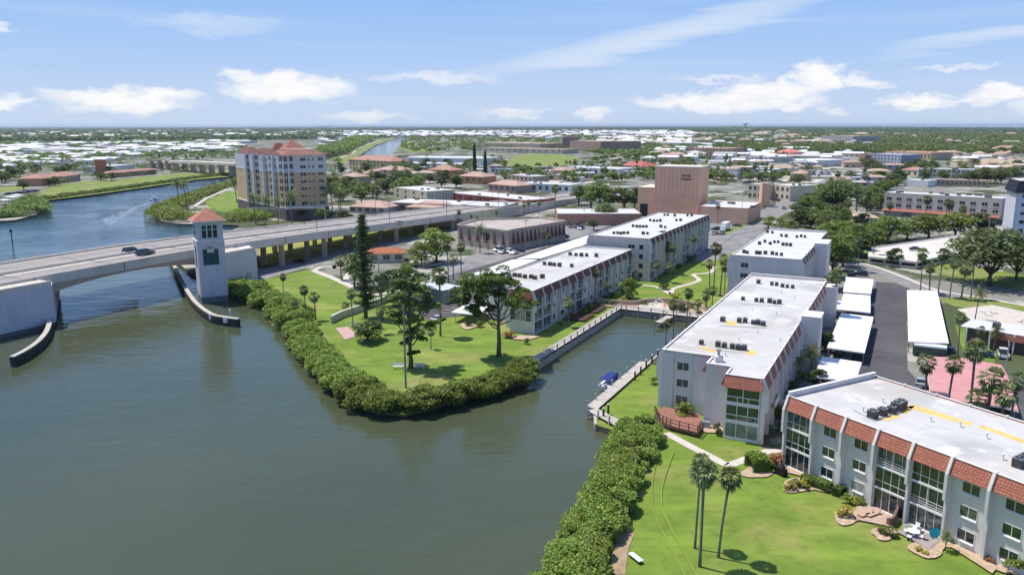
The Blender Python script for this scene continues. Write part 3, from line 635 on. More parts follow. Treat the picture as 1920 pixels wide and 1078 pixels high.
def b2_extras():
    t = B2; fr = ((11.9, 0), (1, 0), (0, -1))
    w = 5.1; inst('mansard_panel', shared('mansard_front', m_mans(5.75, 9.6, 1.55, tile)), t, (14.45, 0, 0), 0)
    inst('mansard_panel', shared('mansard_return', m_mans(3.9, 9.6, 1.2, tile)), t, (8.1, 6.0, 0), -math.pi/2)
    inst('mansard_panel', shared('mansard_return2', m_mans(3.6, 9.6, 1.55, tile)), t, (11.9, 1.85, 0), -math.pi/2)
    for fl in range(3):
        z = fl*2.74+.15; b = MB()
        b.box(12.1, 16.9, -.16, .02, z-.1, z+(.22 if fl else .35), trim)
        n = 3 if fl < 2 else 2
        b.box(12.1, 16.9, -.15, .02, z+2.42, z+2.6, trim)
        if fl: b.box(12.1, 16.9, -.14, .02, z+.92, z+1.04, trim)
        for i in range(n+1): x = 12.15+4.65*i/n; b.box(x-.05, x+.05, -.13, .02, z+(.22 if fl else .35), z+2.42, trim)
        if fl:
            for i in range(1, 3): x = 12.15+4.65*i/3; b.box(x-.05, x+.05, -.13, .02, z+.222, z+.92, trim)
        wn = b.build('window', t); b = MB(); b.box(12.15, 16.85, -.06, .01, z+(.2 if fl else .33), z+2.5, glassl if fl == 0 else glassg); b.build('pane', wn)
    fr2 = ((0, 8.2), (1, 0), (0, -1))
    for z in (1.2, 4.0, 6.8): window(t, fr2, 3.4, z-(.5 if z < 2 else 0), 1.9, 1.9 if z < 2 else 1.35, 2, g=1 if z > 6 else 0)
    for (x0, x1) in ((0, 1.9), (5.2, 8.0)):
        b = MB(); b.box(x0, x1, 7.95, 8.19, 0, 9.55, stucco); b.build('wall_panel', t)
    b = MB(); b.box(17.1, 20.4, 38.5, 43.5, 0, 10.6, stucco); b.box(17.05, 20.5, 38.4, 43.6, 10.602, 10.7, trim); b.build('stair_tower', t)
    b = MB(); b.box(17.1, 19.8, 76, 80.5, 0, 9.3, stucco); b.build('stair_tower', t)
    b = MB()                                        # open stair beside the front corner
    for i in range(12): b.box(17.9+i*.28, 18.2+i*.28, 12.2, 13.4, 2.9-i*.22, 3.05-i*.22, conc)
    b.box(17.3, 17.9, 8, 13.4, 3.0, 3.15, conc); b.box(17.75, 17.85, 8, 12.2, 3.15, 4.1, trim); b.build('outdoor_stair', t)
b2_extras()
B3 = condo('apartment_building', 'white three storey building beside the boardwalk, dark tiled mansard, behind the tall forked tree', 150.6, -88.3, 15.4, 65.5, 9.6, 3,
  [(0, 9), (7, 9), (7, 3.2), (9.6, 3.2), (9.6, 0), (15.2, 0), (15.2, 65.5), (0, 65.5)],
  [((15.2, 0), (15.2, 65.4), ['o', 'o', 'w', 'W', 'o', 'g', 'W', 'w', 'o', 'o', 'W', 'w', 'W', 'g'], 1.55), ((0, 65.5), (0, 9), ['W', 'g', 'W', 'W', 'g', 'W', 'W', 'g', 'W', 'W', 'g', 'W'], 1.55)],
  tm=tileold, parapets=[(0, 9, 7, 9, .3), (15.2, 65.5, 0, 65.5, .3)])
inst('mansard_panel', shared('mansard_front_b', m_mans(5.9, 9.6, 1.7, mat('tile_red', (.36, .10, .07), .75, .1, 1, extra=tiles))), B3, (12.4, 0, 0), 0)
for fl in range(3): bay(B3, ((9.7, 0), (1, 0), (0, -1)), 2.75, fl*2.72+.15, 5.2, 'g' if fl else 'd', 2.7) if fl == 1 or fl == 2 else None
B4 = condo('apartment_building', 'long white four storey building beyond the courtyard, white flat roof with many air conditioners', 220.3, -87.6, 18.7, 71, 12.5, 4,
  [(0, 0), (18.6, 0), (18.6, 71), (0, 71)], [((18.6, 0), (18.6, 70.8), ['o', 'w', 'W', 'w', 'g', 'g', 'W', 'w', 'o', 'o', 'W', 'w', 'g', 'g', 'W', 'w'], 1.5), ((0, 71), (0, 0), ['W', 'g', 'W', 'W', 'g', 'W', 'W', 'g', 'W', 'W', 'g', 'W', 'W', 'g', 'W', 'W'], 1.5)],
  wallm=mat('stucco_b', (.67, .59, .52), .85, .05, .5, extra=streaks(.2)), tm=tileold, roofcol=roofw, parapets=[(0, 0, 18.6, 0, .25)])
for z in (1.1, 3.9, 6.7, 9.5):
    window(B4, ((0, 0), (1, 0), (0, -1)), 13.3, z, 2.0, 1.25, 2, g=0); window(B4, ((0, 0), (1, 0), (0, -1)), 16.3, z-.15, 1.3, 1.5, 1, g=0)
B5 = condo('apartment_building', 'blank fronted white building behind the middle one, near the palms of the courtyard', 203.3, -41.6, 17.0, 57, 12.3, 4,
  [(0, 0), (17, 0), (17, 57), (0, 57)], [((17, 0.2), (17, 24), ['w', 'W', 'w', 'W', 'w'], 1.4), ((17, 34), (17, 56.8), ['W', 'g', 'W', 'W', 'g'], 1.4), ((0, 57), (0, 0.2), ['W', 'g', 'W', 'W', 'g', 'W', 'W', 'g', 'W', 'W', 'g', 'W'], 1.4)],
  tm=tileold, roofcol=roofw, parapets=[(17, 57, 0, 57, .5), (0, 0, 17, 0, .2)])
for z in (1.1, 3.9, 6.7, 9.4): window(B5, ((0, 0), (1, 0), (0, -1)), 3.4, z, 1.9, 1.25, 2, g=0)
b = MB(); b.box(17.1, 20.6, 24.5, 33.5, 0, 13.3, stucco); b.box(17.05, 20.7, 24.4, 33.6, 13.302, 13.4, trim); b.build('stair_tower', B5)

# rooftop air conditioners
def ac_fn():
    t = thing('air_conditioner', 'ac', 'air conditioner'); b = MB(); b.box(-.42, .42, -.42, .42, .05, .92, acg)
    for k in range(7):
        z = .14+k*.1; b.box(-.44, .44, -.44, .44, z, z+.03, dark)
    b.box(-.45, .45, -.45, .45, .921, .96, steel); b.build('casing', t)
    b = MB(); b.tube([(0, 0, .961), (0, 0, 1.0)], .36, dark, 14); b.tube([(0, 0, 1.001), (0, 0, 1.03)], .12, steel, 8); b.build('fan_grille', t); return t
AC = Proto(ac_fn)
ORD = ['first', 'second', 'third', 'fourth', 'fifth', 'sixth', 'seventh', 'eighth', 'ninth', 'tenth', 'eleventh']
def acs(name, zr, where, pts, sc=.9):
    rows = [[]]
    for p in pts:
        if rows[-1] and p[0] < rows[-1][-1][0]: rows.append([])
        rows[-1].append(p)
    if rows[0][0][1] < rows[-1][0][1]-5: rows = rows[::-1]
    for r, row in enumerate(rows):
        rn = 'only' if len(rows) == 1 else 'nearest' if r == 0 else 'farthest' if r == len(rows)-1 else ORD[r]
        for i, (px, py) in enumerate(row):
            q = 'leftmost' if i == 0 else 'rightmost' if i == len(row)-1 else ORD[i]+' from left'
            AC.put((*P(px, py, zr), zr+.03), (B1rz if where is B1 else GA)+random.uniform(-.1, .1), sc*random.uniform(.85, 1.1), f'grey air conditioner, {q} in the {rn} row on the {name}', 'air conditioners on the '+name)
acs('nearest building', 9.6, B1, [(1636, 784), (1654, 779), (1671, 775), (1680, 770), (1689, 766), (1909, 876), (1921, 871), (1932, 868)], 1.15)
acs('roof beside the carports', 9.6, B2, [(1315,646),(1346,650),(1358,652),(1373,654),(1384,656),(1395,657),(1355,603),(1386,605),(1397,605),(1412,608),(1421,609),(1431,611),(1393,563),(1418,566),(1428,567),(1443,568),(1452,570),(1461,570),(1422,532),(1447,535),(1456,536),(1467,539),(1476,540),(1486,541)])
acs('boardwalk building', 9.6, B3, [(965,519),(974,520),(984,522),(996,522),(1003,524),(1017,522),(1021,497),(1031,498),(1039,499),(1049,500),(1072,501),(1069,479),(1080,480),(1090,481),(1100,481),(1118,482)], .95)
acs('four storey building', 12.5, B4, [(1151,439),(1158,439),(1164,440),(1170,439),(1177,439),(1206,440),(1214,440),(1187,426),(1194,427),(1200,427),(1206,427),(1212,427),(1239,427),(1247,428),(1219,415),(1226,416),(1232,416),(1238,416),(1268,415),(1276,415),(1246,405),(1252,405),(1265,406),(1289,406),(1297,406)], .9)
acs('blank fronted building', 12.3, B5, [(1395,475),(1401,476),(1419,477),(1425,477),(1435,477),(1448,478),(1456,479),(1465,480),(1424,459),(1434,455),(1444,459),(1452,456),(1459,456),(1468,461),(1475,461),(1482,462),(1439,437),(1448,438),(1465,444),(1474,445),(1494,446),(1502,445),(1509,446)], .9)
def pads(t, rects, m, z, name='walk_pad'):
    for r in rects:
        b = MB(); q = [P(*p, z) for p in r]; loc = t.location; c, s = math.cos(-t.rotation_euler.z), math.sin(-t.rotation_euler.z)
        q = [((x-loc.x)*c-(y-loc.y)*s, (x-loc.x)*s+(y-loc.y)*c) for x, y in q]; b.prism(q, z+.032, z+.045, m); b.build(name, t)
pads(B1, [[(1700,764),(1712,758),(1826,794),(1818,799)], [(1834,801),(1841,797),(1960,838),(1954,844)], [(1652,788),(1664,782),(1678,776),(1690,782),(1672,786),(1660,790)], [(1680,774),(1700,762),(1716,761),(1700,776)]], yelpaint, 9.6)
pads(B2, [[(1312,655),(1318,650),(1345,656),(1340,661)], [(1396,665),(1406,656),(1420,659),(1414,667)], [(1361,609),(1364,602),(1382,604),(1380,611)]], yelpaint, 9.6)
vm = MB(); vm.tube([(0, 0, 0), (0, 0, .55)], .09, white, 8); vm.tube([(0, 0, .55), (0, 0, .7)], [.17, .17], white, 8); vo = vm.build('roof_vent'); tag(vo, 'small white vent pipe on the roof of the nearest building', 'roof vent', 'vents on the nearest roof')
vo.location = (*P(1618, 772, 9.6), 9.62); k0 = True
for px, py in [(1655, 755), (1745, 790), (1800, 800), (1850, 822), (1880, 862)]: dup(vo, (*P(px, py, 9.6), 9.62))
for px, py in [(1360,668),(1385,640),(1420,625),(1462,640),(1410,583),(1395,600),(1455,590),(1490,560),(1465,550)]: dup(vo, (*P(px, py, 9.6), 9.62), 0, 1, 'small white vent pipe on the roof between canal and carports', 'vents on the roof by the canal')
b = MB(); b.box(-.6, .6, -.5, .5, 0, .9, trim); b.tube([(0, 0, .9), (0, 0, 1.7)], .22, steel, 8); b.tube([(0, 0, 1.7), (0, 0, 1.95)], .38, steel, 10); o = b.build('roof_exhaust_box'); o.location = (*P(1347, 678, 9.6), 9.63); tag(o, 'white exhaust box with a capped pipe near the front of the roof by the canal', 'roof exhaust')

def conduit(zr, pts, label):
    q = [P(*p, zr) for p in pts]; o = q[0]; b = MB(); b.tube([(x-o[0], y-o[1], .12) for x, y in q], .06, steel, 6); k = b.build('roof_pipe'); k.location = (*o, zr+.03); tag(k, label, 'pipe')
for i, (zr_, pts, lb) in enumerate([(9.6, [(1310,653),(1400,663)], 'pipe along the nearest row of units on the roof beside the carports'), (9.6, [(1348,612),(1436,616)], 'pipe along the second row of units on the roof beside the carports'), (9.6, [(1388,571),(1465,576)], 'pipe along the third row of units on the roof beside the carports'), (9.6, [(1418,538),(1490,546)], 'pipe along the farthest row of units on the roof beside the carports'),
    (9.6, [(1600,770),(1640,790),(1690,772)], 'bent pipe linking the units on the nearest roof'), (9.6, [(960,525),(1022,528)], 'pipe along the nearest units of the boardwalk building'), (12.5, [(1146,443),(1220,446)], 'pipe along the nearest units of the four storey building'), (12.3, [(1390,480),(1470,485)], 'pipe along the nearest units of the blank fronted building')]): conduit(zr_, pts, lb)
# ------------------------------------------------------------------ drawbridge
prof = [(-40, 8.5), (60, 9.6), (103, 9.8), (154, 10.0), (183, 9.4), (213, 8.6), (237, 7.8), (299, 6.0), (351, 4.5), (389, 3.4), (450, 1.5), (520, .06)]
def zr(s):
    for (a, za), (b_, zb) in zip(prof, prof[1:]):
        if s <= b_: return za+(zb-za)*max(0, (s-a))/(b_-a)
    return .06
TB0, TB1 = -182.4, -210.5
BR = thing('drawbridge', 'long beige concrete drawbridge crossing the wide channel', 'bridge', (*XY(150, -196), 0))
def loc_(p): return (p[0]-BR.location.x, p[1]-BR.location.y)
def bridge_prism(name, t0, t1, zb, zt, m, s0=-40, s1=520, step=10, par=BR, dz=0):
    b = MB(); ss = [s0+(s1-s0)*i/max(1, int((s1-s0)/step)) for i in range(int((s1-s0)/step)+1)]; vs = []
    for s in ss:
        z = zr(s)+dz
        for t, zz in ((t0, zb), (t1, zb), (t1, zt), (t0, zt)): x, y = loc_(XY(s, t)); vs.append((x, y, max(-.6, z+zz)))
    n = len(ss); fs = [(i*4+k, i*4+(k+1) % 4, i*4+4+(k+1) % 4, i*4+4+k) for i in range(n-1) for k in range(4)]+[(3, 2, 1, 0), (n*4-4, n*4-3, n*4-2, n*4-1)]
    b.add(vs, fs, m); return b.build(name, par)
bridge_prism('deck', TB0-.45, TB1+.45, -1.1, 0, bridgec)
for t0, t1, m in ((-184.5, -194.3, bridgeroad), (-198.2, -208.2, bridgeroad)): bridge_prism('carriageway', t0, t1, .004, .012, m)
bridge_prism('parapet', TB0, TB0-.42, -1.5, .85, bridgec); bridge_prism('parapet', TB1, TB1+.42, -1.5, .85, bridgec)
bridge_prism('median_barrier', -195.9, -196.5, .003, .8, bridgec, 60, 470)
for t in (-189.4, -203.2): bridge_prism('lane_marking', t, t-.14, .014, .018, paintm)
for t in (-184.9, -193.9, -198.7, -207.6): bridge_prism('edge_line', t, t-.16, .014, .018, paintm)
bridge_prism('sidewalk', TB0-.46, -184.2, .002, .16, concw); bridge_prism('sidewalk', -208.5, TB1+.46, .002, .16, concw)
for t0 in (TB0-.2, -210.0, -196):     # edge girders, deeper toward the piers of the lifting span
    b = MB(); ss = [110+2*i for i in range(24)]; vs = []
    for s in ss:
        z = zr(s)-1.1; dp = 1.0+2.1*abs((s-134)/24)**2
        for t, zz in ((t0-.1, -dp), (t0-1.0, -dp), (t0-1.0, 0), (t0-.1, 0)): x, y = loc_(XY(s, t)); vs.append((x, y, z+zz))
    n = len(ss); b.add(vs, [(i*4+k, i*4+(k+1) % 4, i*4+4+(k+1) % 4, i*4+4+k) for i in range(n-1) for k in range(4)]+[(3, 2, 1, 0), (n*4-4, n*4-3, n*4-2, n*4-1)], tanw); b.build('girder', BR)
bridge_prism('girder', TB0-.6, TB0-1.5, -1.9, -1.1, bridgec, 168, 300); bridge_prism('girder', -208, -209, -1.9, -1.1, bridgec, 168, 300)
for s in (191, 212, 233.5, 255, 276.5, 298):
    for t in (-184.2, -192.2, -200, -207.6):
        b = MB(); x, y = loc_(XY(s, t)); 
        b.hexa([(x-.75, y-.75, -.1), (x+.75, y-.75, -.1), (x+.75, y+.75, -.1), (x-.75, y+.75, -.1)], [(x-.75, y-.75, zr(s)-2), (x+.75, y-.75, zr(s)-2), (x+.75, y+.75, zr(s)-2), (x-.75, y+.75, zr(s)-2)], tanw); b.build('column', BR)
    b = MB(); q = [loc_(XY(s-.8, -183.2)), loc_(XY(s+.8, -183.2)), loc_(XY(s+.8, -208.8)), loc_(XY(s-.8, -208.8))]; b.prism(q, zr(s)-2.2, zr(s)-1.12, bridgec); b.build('bent_cap', BR)
b = MB()
for t in (-182.6, -210.1):
    ss = [305+10*i for i in range(21)]; vs = []
    for s in ss:
        for tt, z in ((t, -.3), (t-.3, -.3), (t-.3, zr(s)-1.12), (t, zr(s)-1.12)): x, y = loc_(XY(s, tt)); vs.append((x, y, max(z, -.3)))
    n = len(ss); b.add(vs, [(i*4+k, i*4+(k+1) % 4, i*4+4+(k+1) % 4, i*4+4+k) for i in range(n-1) for k in range(4)]+[(3, 2, 1, 0)], bridgec)
q = [loc_(XY(304, -182.7)), loc_(XY(305, -182.7)), loc_(XY(305, -210)), loc_(XY(304, -210))]; b.prism(q, -.3, zr(305)-1.12, bridgec); b.build('retaining_wall', BR)
b = MB()
for s in [88, 108.5, 132, 158, 170, 191, 212, 233.5, 255, 276.5, 298, 330, 360]:
    q = [loc_(XY(s-.16, -184.5)), loc_(XY(s+.16, -184.5)), loc_(XY(s+.16, -208.2)), loc_(XY(s-.16, -208.2))]; b.prism(q, zr(s)+.0, zr(s)+.03, dark)
    q = [loc_(XY(s-.05, -181.9)), loc_(XY(s+.05, -181.9)), loc_(XY(s+.05, -181.98)), loc_(XY(s-.05, -181.98))]; b.prism(q, zr(s)-1.4, zr(s)+.86, dark)
b.build('expansion_joints', BR)
def pier(s0, s1, t0, t1, zt, lbl):
    k = .68*(t0-t1); q = [loc_(XY(s0, t0)), loc_(XY(s1, t0)), loc_(XY(s1+k, t1)), loc_(XY(s0+k, t1))]; c = Vector((sum(p[0] for p in q)/4, sum(p[1] for p in q)/4))
    b = MB(); b.prism(q, .0, zt, pierm); b.build('pier', BR); b = MB(); q2 = [c+(Vector(p)-c)*.985 for p in q]; b.prism(q2, -3, .0, mat('pier_foot', (.20, .21, .23), .9, .1, .5)); b.build('pier_foot', BR)
    return q
pier(40, 110, -178.2, -211.5, 7.4, '')
b = MB(); b.prism([loc_(XY(40, -178.2)), loc_(XY(110, -178.2)), loc_(XY(112.7, -182.2)), loc_(XY(40, -182.2))], 7.402, 8.9, pierm); b.build('pier', BR); pier(156.5, 168.3, -172.2, -211.5, 7.6, '')
b = MB(); b.prism([loc_(XY(156.5, -172.21)), loc_(XY(168.3, -172.21)), loc_(XY(168.3+6.8, -182.2)), loc_(XY(156.5+6.8, -182.2))], 7.602, 9.3, pierm); b.build('pier', BR)
for s0, s1, t in ((52, 109.8, -178.4), (156, 168, -172.5)):         
    b = MB(); z0 = 8.9 if s0 < 100 else 9.3; b.wall([loc_(XY(s0, t)), loc_(XY(s1, t))], .3, z0, z0+1.0, bridgec); b.build('pier_parapet', BR)
b = MB(); b.prism([loc_(XY(96, -178.8)), loc_(XY(109.5, -178.8)), loc_(XY(109.5, -182.3)), loc_(XY(96, -182.3))], 8.902, 9.9, concw); b.build('pier_landing', BR)
b = MB(); b.prism([loc_(XY(157, -173.2)), loc_(XY(168, -173.2)), loc_(XY(168, -182.3)), loc_(XY(157, -182.3))], 9.302, 9.5, concw); b.build('pier_landing', BR)
b = MB(); x, y = loc_(XY(164.8, -172.1)); q = [loc_(XY(163.9, -172.1)), loc_(XY(165.7, -172.1)), loc_(XY(165.7, -172.0)), loc_(XY(163.9, -172.0))]; b.prism(q, 1.2, 3.3, greyw); b.build('door', BR)
# control tower
TW = thing('bridge_tower', 'lavender white bridge control tower with a pink hipped roof and a green panel', 'control tower', (*P(378, 566, -.5), 0), R(29))
w = 6.9
b = MB(); b.box(0, w, 0, w, .6, 15.6, pierm); b.box(-.12, w+.12, -.12, w+.12, 15.4, 15.75, trim); b.build('shaft', TW)
b = MB(); b.box(.1, w-.1, .1, w-.1, -3, .6, mat('pier_foot', (.2, .2, .2))); b.build('foot', TW)
b = MB(); b.box(.15, w-.15, .15, w-.15, 15.75, 21.0, pierm); b.build('cab_wall', TW)
b = MB(); b.hexa([(-.75, -.75, 20.9), (w+.75, -.75, 20.9), (w+.75, w+.75, 20.9), (-.75, w+.75, 20.9)], [(w/2-.1, w/2-.1, 24.1), (w/2+.1, w/2-.1, 24.1), (w/2+.1, w/2+.1, 24.1), (w/2-.1, w/2+.1, 24.1)], mat('pink_tile_roof', (.58, .26, .19), .8, .08, .6, extra=tiles)); b.box(-.8, w+.8, -.8, w+.8, 20.7, 20.9, trim); b.build('roof', TW)
for sd_ in range(2):
    b = MB(); g = MB()
    def bb(q, u0, u1, z0, z1, m, d0=.0, d1=.14):
        if sd_ == 0: q.box(u0, u1, .15-d1, .15-d0, z0, z1, m)
        else: q.box(.15-d1, .15-d0, u0, u1, z0, z1, m)
    for i in range(4): u = 1.35+i*1.35; bb(b, u-.16, u+.16, 16.3, 19.9, mint)
    for z in (16.3, 18.6, 19.8): bb(b, 1.3, 5.4, z-.1, z+.1, mint, .0, .13)
    bb(g, 1.4, 5.35, 16.35, 19.85, glass, 0, .06); wn = b.build('window', TW); g.build('pane', wn)
b = MB(); b.box(1.3, 5.2, -.08, -.002, 9.2, 13.4, green_sign); b.build('panel', TW)
b = MB(); b.box(2.4, 4.1, -.16, -.082, 12.5, 14.2, stucco); b.tube([(3.25, -.16, 14.2), (3.25, -.085, 14.2)], .85, stucco, 16); b.build('emblem', TW)
b = MB(); b.box(-.06, -.002, 2.2, 4.2, 8.6, 14.2, green_sign); b.build('panel', TW)
foot([XY(155, -172), XY(168, -172), XY(168, -220), XY(155, -220)])
def fender(pts, label, z0, z1, w=.95):
    p = smooth_path([P(*q, z1) for q in pts], 4); o = thing('fender_wall', label, 'fender wall', (*p[0], 0)); b = MB(); b2 = MB(); q = [(x-p[0][0], y-p[0][1]) for x, y in p]
    for k in range(len(q)-1):
        a = Vector(q[k]); c = Vector(q[k+1]); d = (c-a).normalized(); e = Vector((-d.y, d.x))*w/2; a = a-d*.02; c = c+d*.02
        b.prism([a+e, a-e, c-e, c+e], z0, z1-.25, fendg); b2.prism([a+e*1.08, a-e*1.08, c-e*1.08, c+e*1.08], z1-.248, z1+.001*(k % 2), conc)
        for zz in (-.2, .35): b.prism([a-e*1.02, a-e*1.15, c-e*1.15, c-e*1.02], zz, zz+.2, woodd)
    b.build('timber_face', o); b2.build('cap', o); return o
fender([(22,668),(48,655),(72,638),(88,618),(94,595),(94,572),(88,545),(78,510)], 'curved dark timber fender with a pale cap beside the left pier', -3, 1.2)
fender([(318,478),(330,505),(343,530),(356,552),(371,570),(397,588),(425,594),(447,597)], 'curved dark timber fender with a pale cap around the tower foot', -3, 1.2)
for px, py in [(434,598),(366,582),(20,668),(335,520)]:
    pass
b = MB(); b.tube([(0, 0, -2.5), (0, 0, 1.9)], .25, white, 8); b.tube([(0, 0, 1.9), (0, 0, 2.5)], [.3, .05], white, 8); o = b.build('fender_marker_post'); o.location = (*P(433, 600, -.5), 0); tag(o, 'white marker post at the right tip of the fender by the tower', 'marker post')
for k, (px, py) in enumerate([(398, 597), (425, 603)]):
    b = MB(); b.box(-.9, .9, -.05, .05, -.4, .8, white); o = b.build('white_board'); o.location = (*P(px, py, .2), .3); o.rotation_euler = (0, 0, R(-12)); tag(o, ['white board on the fender nearer the tower', 'white board on the fender nearer its tip'][k], 'board')
# bridge lamps, gates and cars
def lamp_fn():
    t = thing('street_lamp', 'x', 'street lamp'); b = MB(); b.tube([(0, 0, 0), (0, 0, .5), (0, 0, .51), (0, 0, 9.5)], [.2, .2, .1, .07], dark, 8); b.tube([(0, 0, 9.4), (.5, 0, 9.8), (1.3, 0, 9.85)], .05, dark, 6); b.build('pole', t)
    b = MB(); b.hexa([(1.0, -.15, 9.74), (1.8, -.12, 9.74), (1.8, .12, 9.74), (1.0, .15, 9.74)], [(1.1, -.1, 9.92), (1.7, -.08, 9.9), (1.7, .08, 9.9), (1.1, .1, 9.92)], dark); b.build('lamp_head', t); return t
LP = Proto(lamp_fn)
for s in (166, 208, 250, 292, 340, 388): LP.put((*XY(s, -183.6), zr(s)+.16), GA+math.pi/2, 1, 'slim dark street lamp on the near side of the bridge', 'street lamps along the bridge')
for s in (62, 186, 230, 275, 330, 380): LP.put((*XY(s, -209.2), zr(s)+.16), GA-math.pi/2, .9, 'slim dark street lamp on the far side of the bridge', 'street lamps along the bridge')
# overhead sign frame behind the bridge, grey
t = thing('sign_gantry', 'grey signal gantry arm standing on the far side of the bridge before the tower block', 'gantry', (*P(525, 418, 10.0), 9.3), 0)
e0 = Vector((0, 0, 0)); e1 = Vector(P(610, 410, 10.0))-Vector(P(525, 418, 10.0)); b = MB(); b.tube([(0, 0, 0), (0, 0, 6.4)], .14, steel, 8); b.tube([(e1.x, e1.y, 0), (e1.x, e1.y, 4.6), (e1.x, e1.y, 4.9)], .14, steel, 8); b.build('post', t)
b = MB(); b.tube([(-e1.x*.65, -e1.y*.65, 7.1), (0, 0, 6.2), (e1.x, e1.y, 4.9)], .13, steel, 8); b.tube([(-e1.x*.65, -e1.y*.65, 6.6), (0, 0, 5.7), (e1.x, e1.y, 4.4)], .07, steel, 6); b.build('arm', t)

# ------------------------------------------------------------------ cars
def car_fn(kind, m):
    def f():
        t = thing({'suv': 'parked_car', 'sedan': 'parked_car', 'truck': 'pickup_truck'}[kind], 'car', 'car'); b = MB(); g = MB(); Lh = {'suv': 2.35, 'sedan': 2.3, 'truck': 2.75}[kind]; wd = .92
        low = [(-Lh, .38), (-Lh+.05, .82), (-Lh+.2, .95), (-.2, 1.0), (1.0, .98), (Lh-.35, .86), (Lh-.05, .68), (Lh, .35)]
        def loft(q, ring, w0, w1, mm):
            n = len(ring); c = [(x, -w0, z) for x, z in ring]+[(x, w0, z) for x, z in ring]; q.add(c, [tuple(range(n))]+[tuple(range(2*n-1, n-1, -1))]+[(i, n+i, n+(i+1) % n, (i+1) % n) for i in range(n)], mm)
        loft(b, low, wd, wd, m)
        hr = {'suv': 1.68, 'sedan': 1.42, 'truck': 1.75}[kind]; x0, x1, x2, x3 = {'suv': (-2.2, -2.0, .35, 1.1), 'sedan': (-1.75, -1.0, .2, 1.05), 'truck': (-.9, -.75, .75, 1.35)}[kind]
        zb = .96; tw = .70
        g.hexa([(x0, -.86, zb), (x3, -.86, zb), (x3, .86, zb), (x0, .86, zb)], [(x1, -tw, hr-.06), (x2, -tw, hr-.06), (x2, tw, hr-.06), (x1, tw, hr-.06)], glass)
        b.hexa([(x1-.04, -tw-.03, hr-.06), (x2+.04, -tw-.03, hr-.06), (x2+.04, tw+.03, hr-.06), (x1-.04, tw+.03, hr-.06)], [(x1+.08, -tw+.08, hr), (x2-.1, -tw+.08, hr), (x2-.1, tw-.08, hr), (x1+.08, tw-.08, hr)], m)
        for xm in ((x1+x2)/2,):
            for sg in (-1, 1): b.hexa([(xm-.06, sg*.87, zb), (xm+.06, sg*.87, zb), (xm+.06, sg*.84, zb), (xm-.06, sg*.84, zb)], [(xm-.05, sg*(tw+.02), hr-.05), (xm+.05, sg*(tw+.02), hr-.05), (xm+.05, sg*tw, hr-.05), (xm-.05, sg*tw, hr-.05)], m)
        if kind == 'truck': b.box(-2.6, -1.0, -.75, .75, 1.003, 1.01, dark)
        body = b.build('body', t); g.build('window', t)
        for x in (-Lh+.85, Lh-.85):
            for sg in (-1, 1):
                wb = MB(); wb.tube([(x, sg*.74, .34), (x, sg*.95, .34)], .34, rubber, 14); wh = wb.build('wheel', t); rb = MB(); rb.tube([(x, sg*.95, .34), (x, sg*.965, .34)], .20, steel, 10); rb.build('rim', wh)
        for sg in (-1, 1):
            hb = MB(); hb.box(Lh-.12, Lh+.01, sg*.55-.2, sg*.55+.2, .62, .76, white); hb.build('headlight', t); hb = MB(); hb.box(-Lh-.02, -Lh+.06, sg*.65-.16, sg*.65+.16, .7, .85, redl); hb.build('tail_light', t)
        return t
    return Proto(f)
cp = {n: mat('car_paint_'+n, c, .25, .03, 3, spec=.8, metal=.2) for n, c in dict(black=(.015, .016, .02), navy=(.03, .045, .08), silver=(.42, .43, .45), white=(.75, .75, .76), red=(.3, .02, .02), grey=(.12, .125, .13), mauve=(.32, .19, .22), blue=(.03, .09, .3), beige=(.42, .36, .28), darkgreen=(.01, .07, .05)).items()}
CARS = {}
def car(kind, col, px, py, rz, label, group='parked cars', z=0.02, sc=1, pt=None):
    k = kind+col
    if k not in CARS: CARS[k] = car_fn(kind, cp[col])
    o = CARS[k].put((*(pt or P(px, py, z)), z), rz, sc, label, group); o['category'] = 'pickup truck' if kind == 'truck' else 'car'; return o
car('suv', 'black', 248, 475, GA, 'black car on the bridge, just behind the dark blue one', 'cars driving over the bridge', zr(128)+.02, 1.12)
car('suv', 'navy', 273, 478, GA, 'dark blue car on the bridge, ahead of the black one', 'cars driving over the bridge', zr(131)+.02, 1.12)
car('sedan', 'silver', 748, 420, GA, 'silver car on the bridge, above the square columns', 'cars driving over the bridge', zr(262)+.02)
car('sedan', 'black', 948, 386, GA, 'small black car where the bridge comes down to the town', 'cars driving over the bridge', zr(362)+.02)

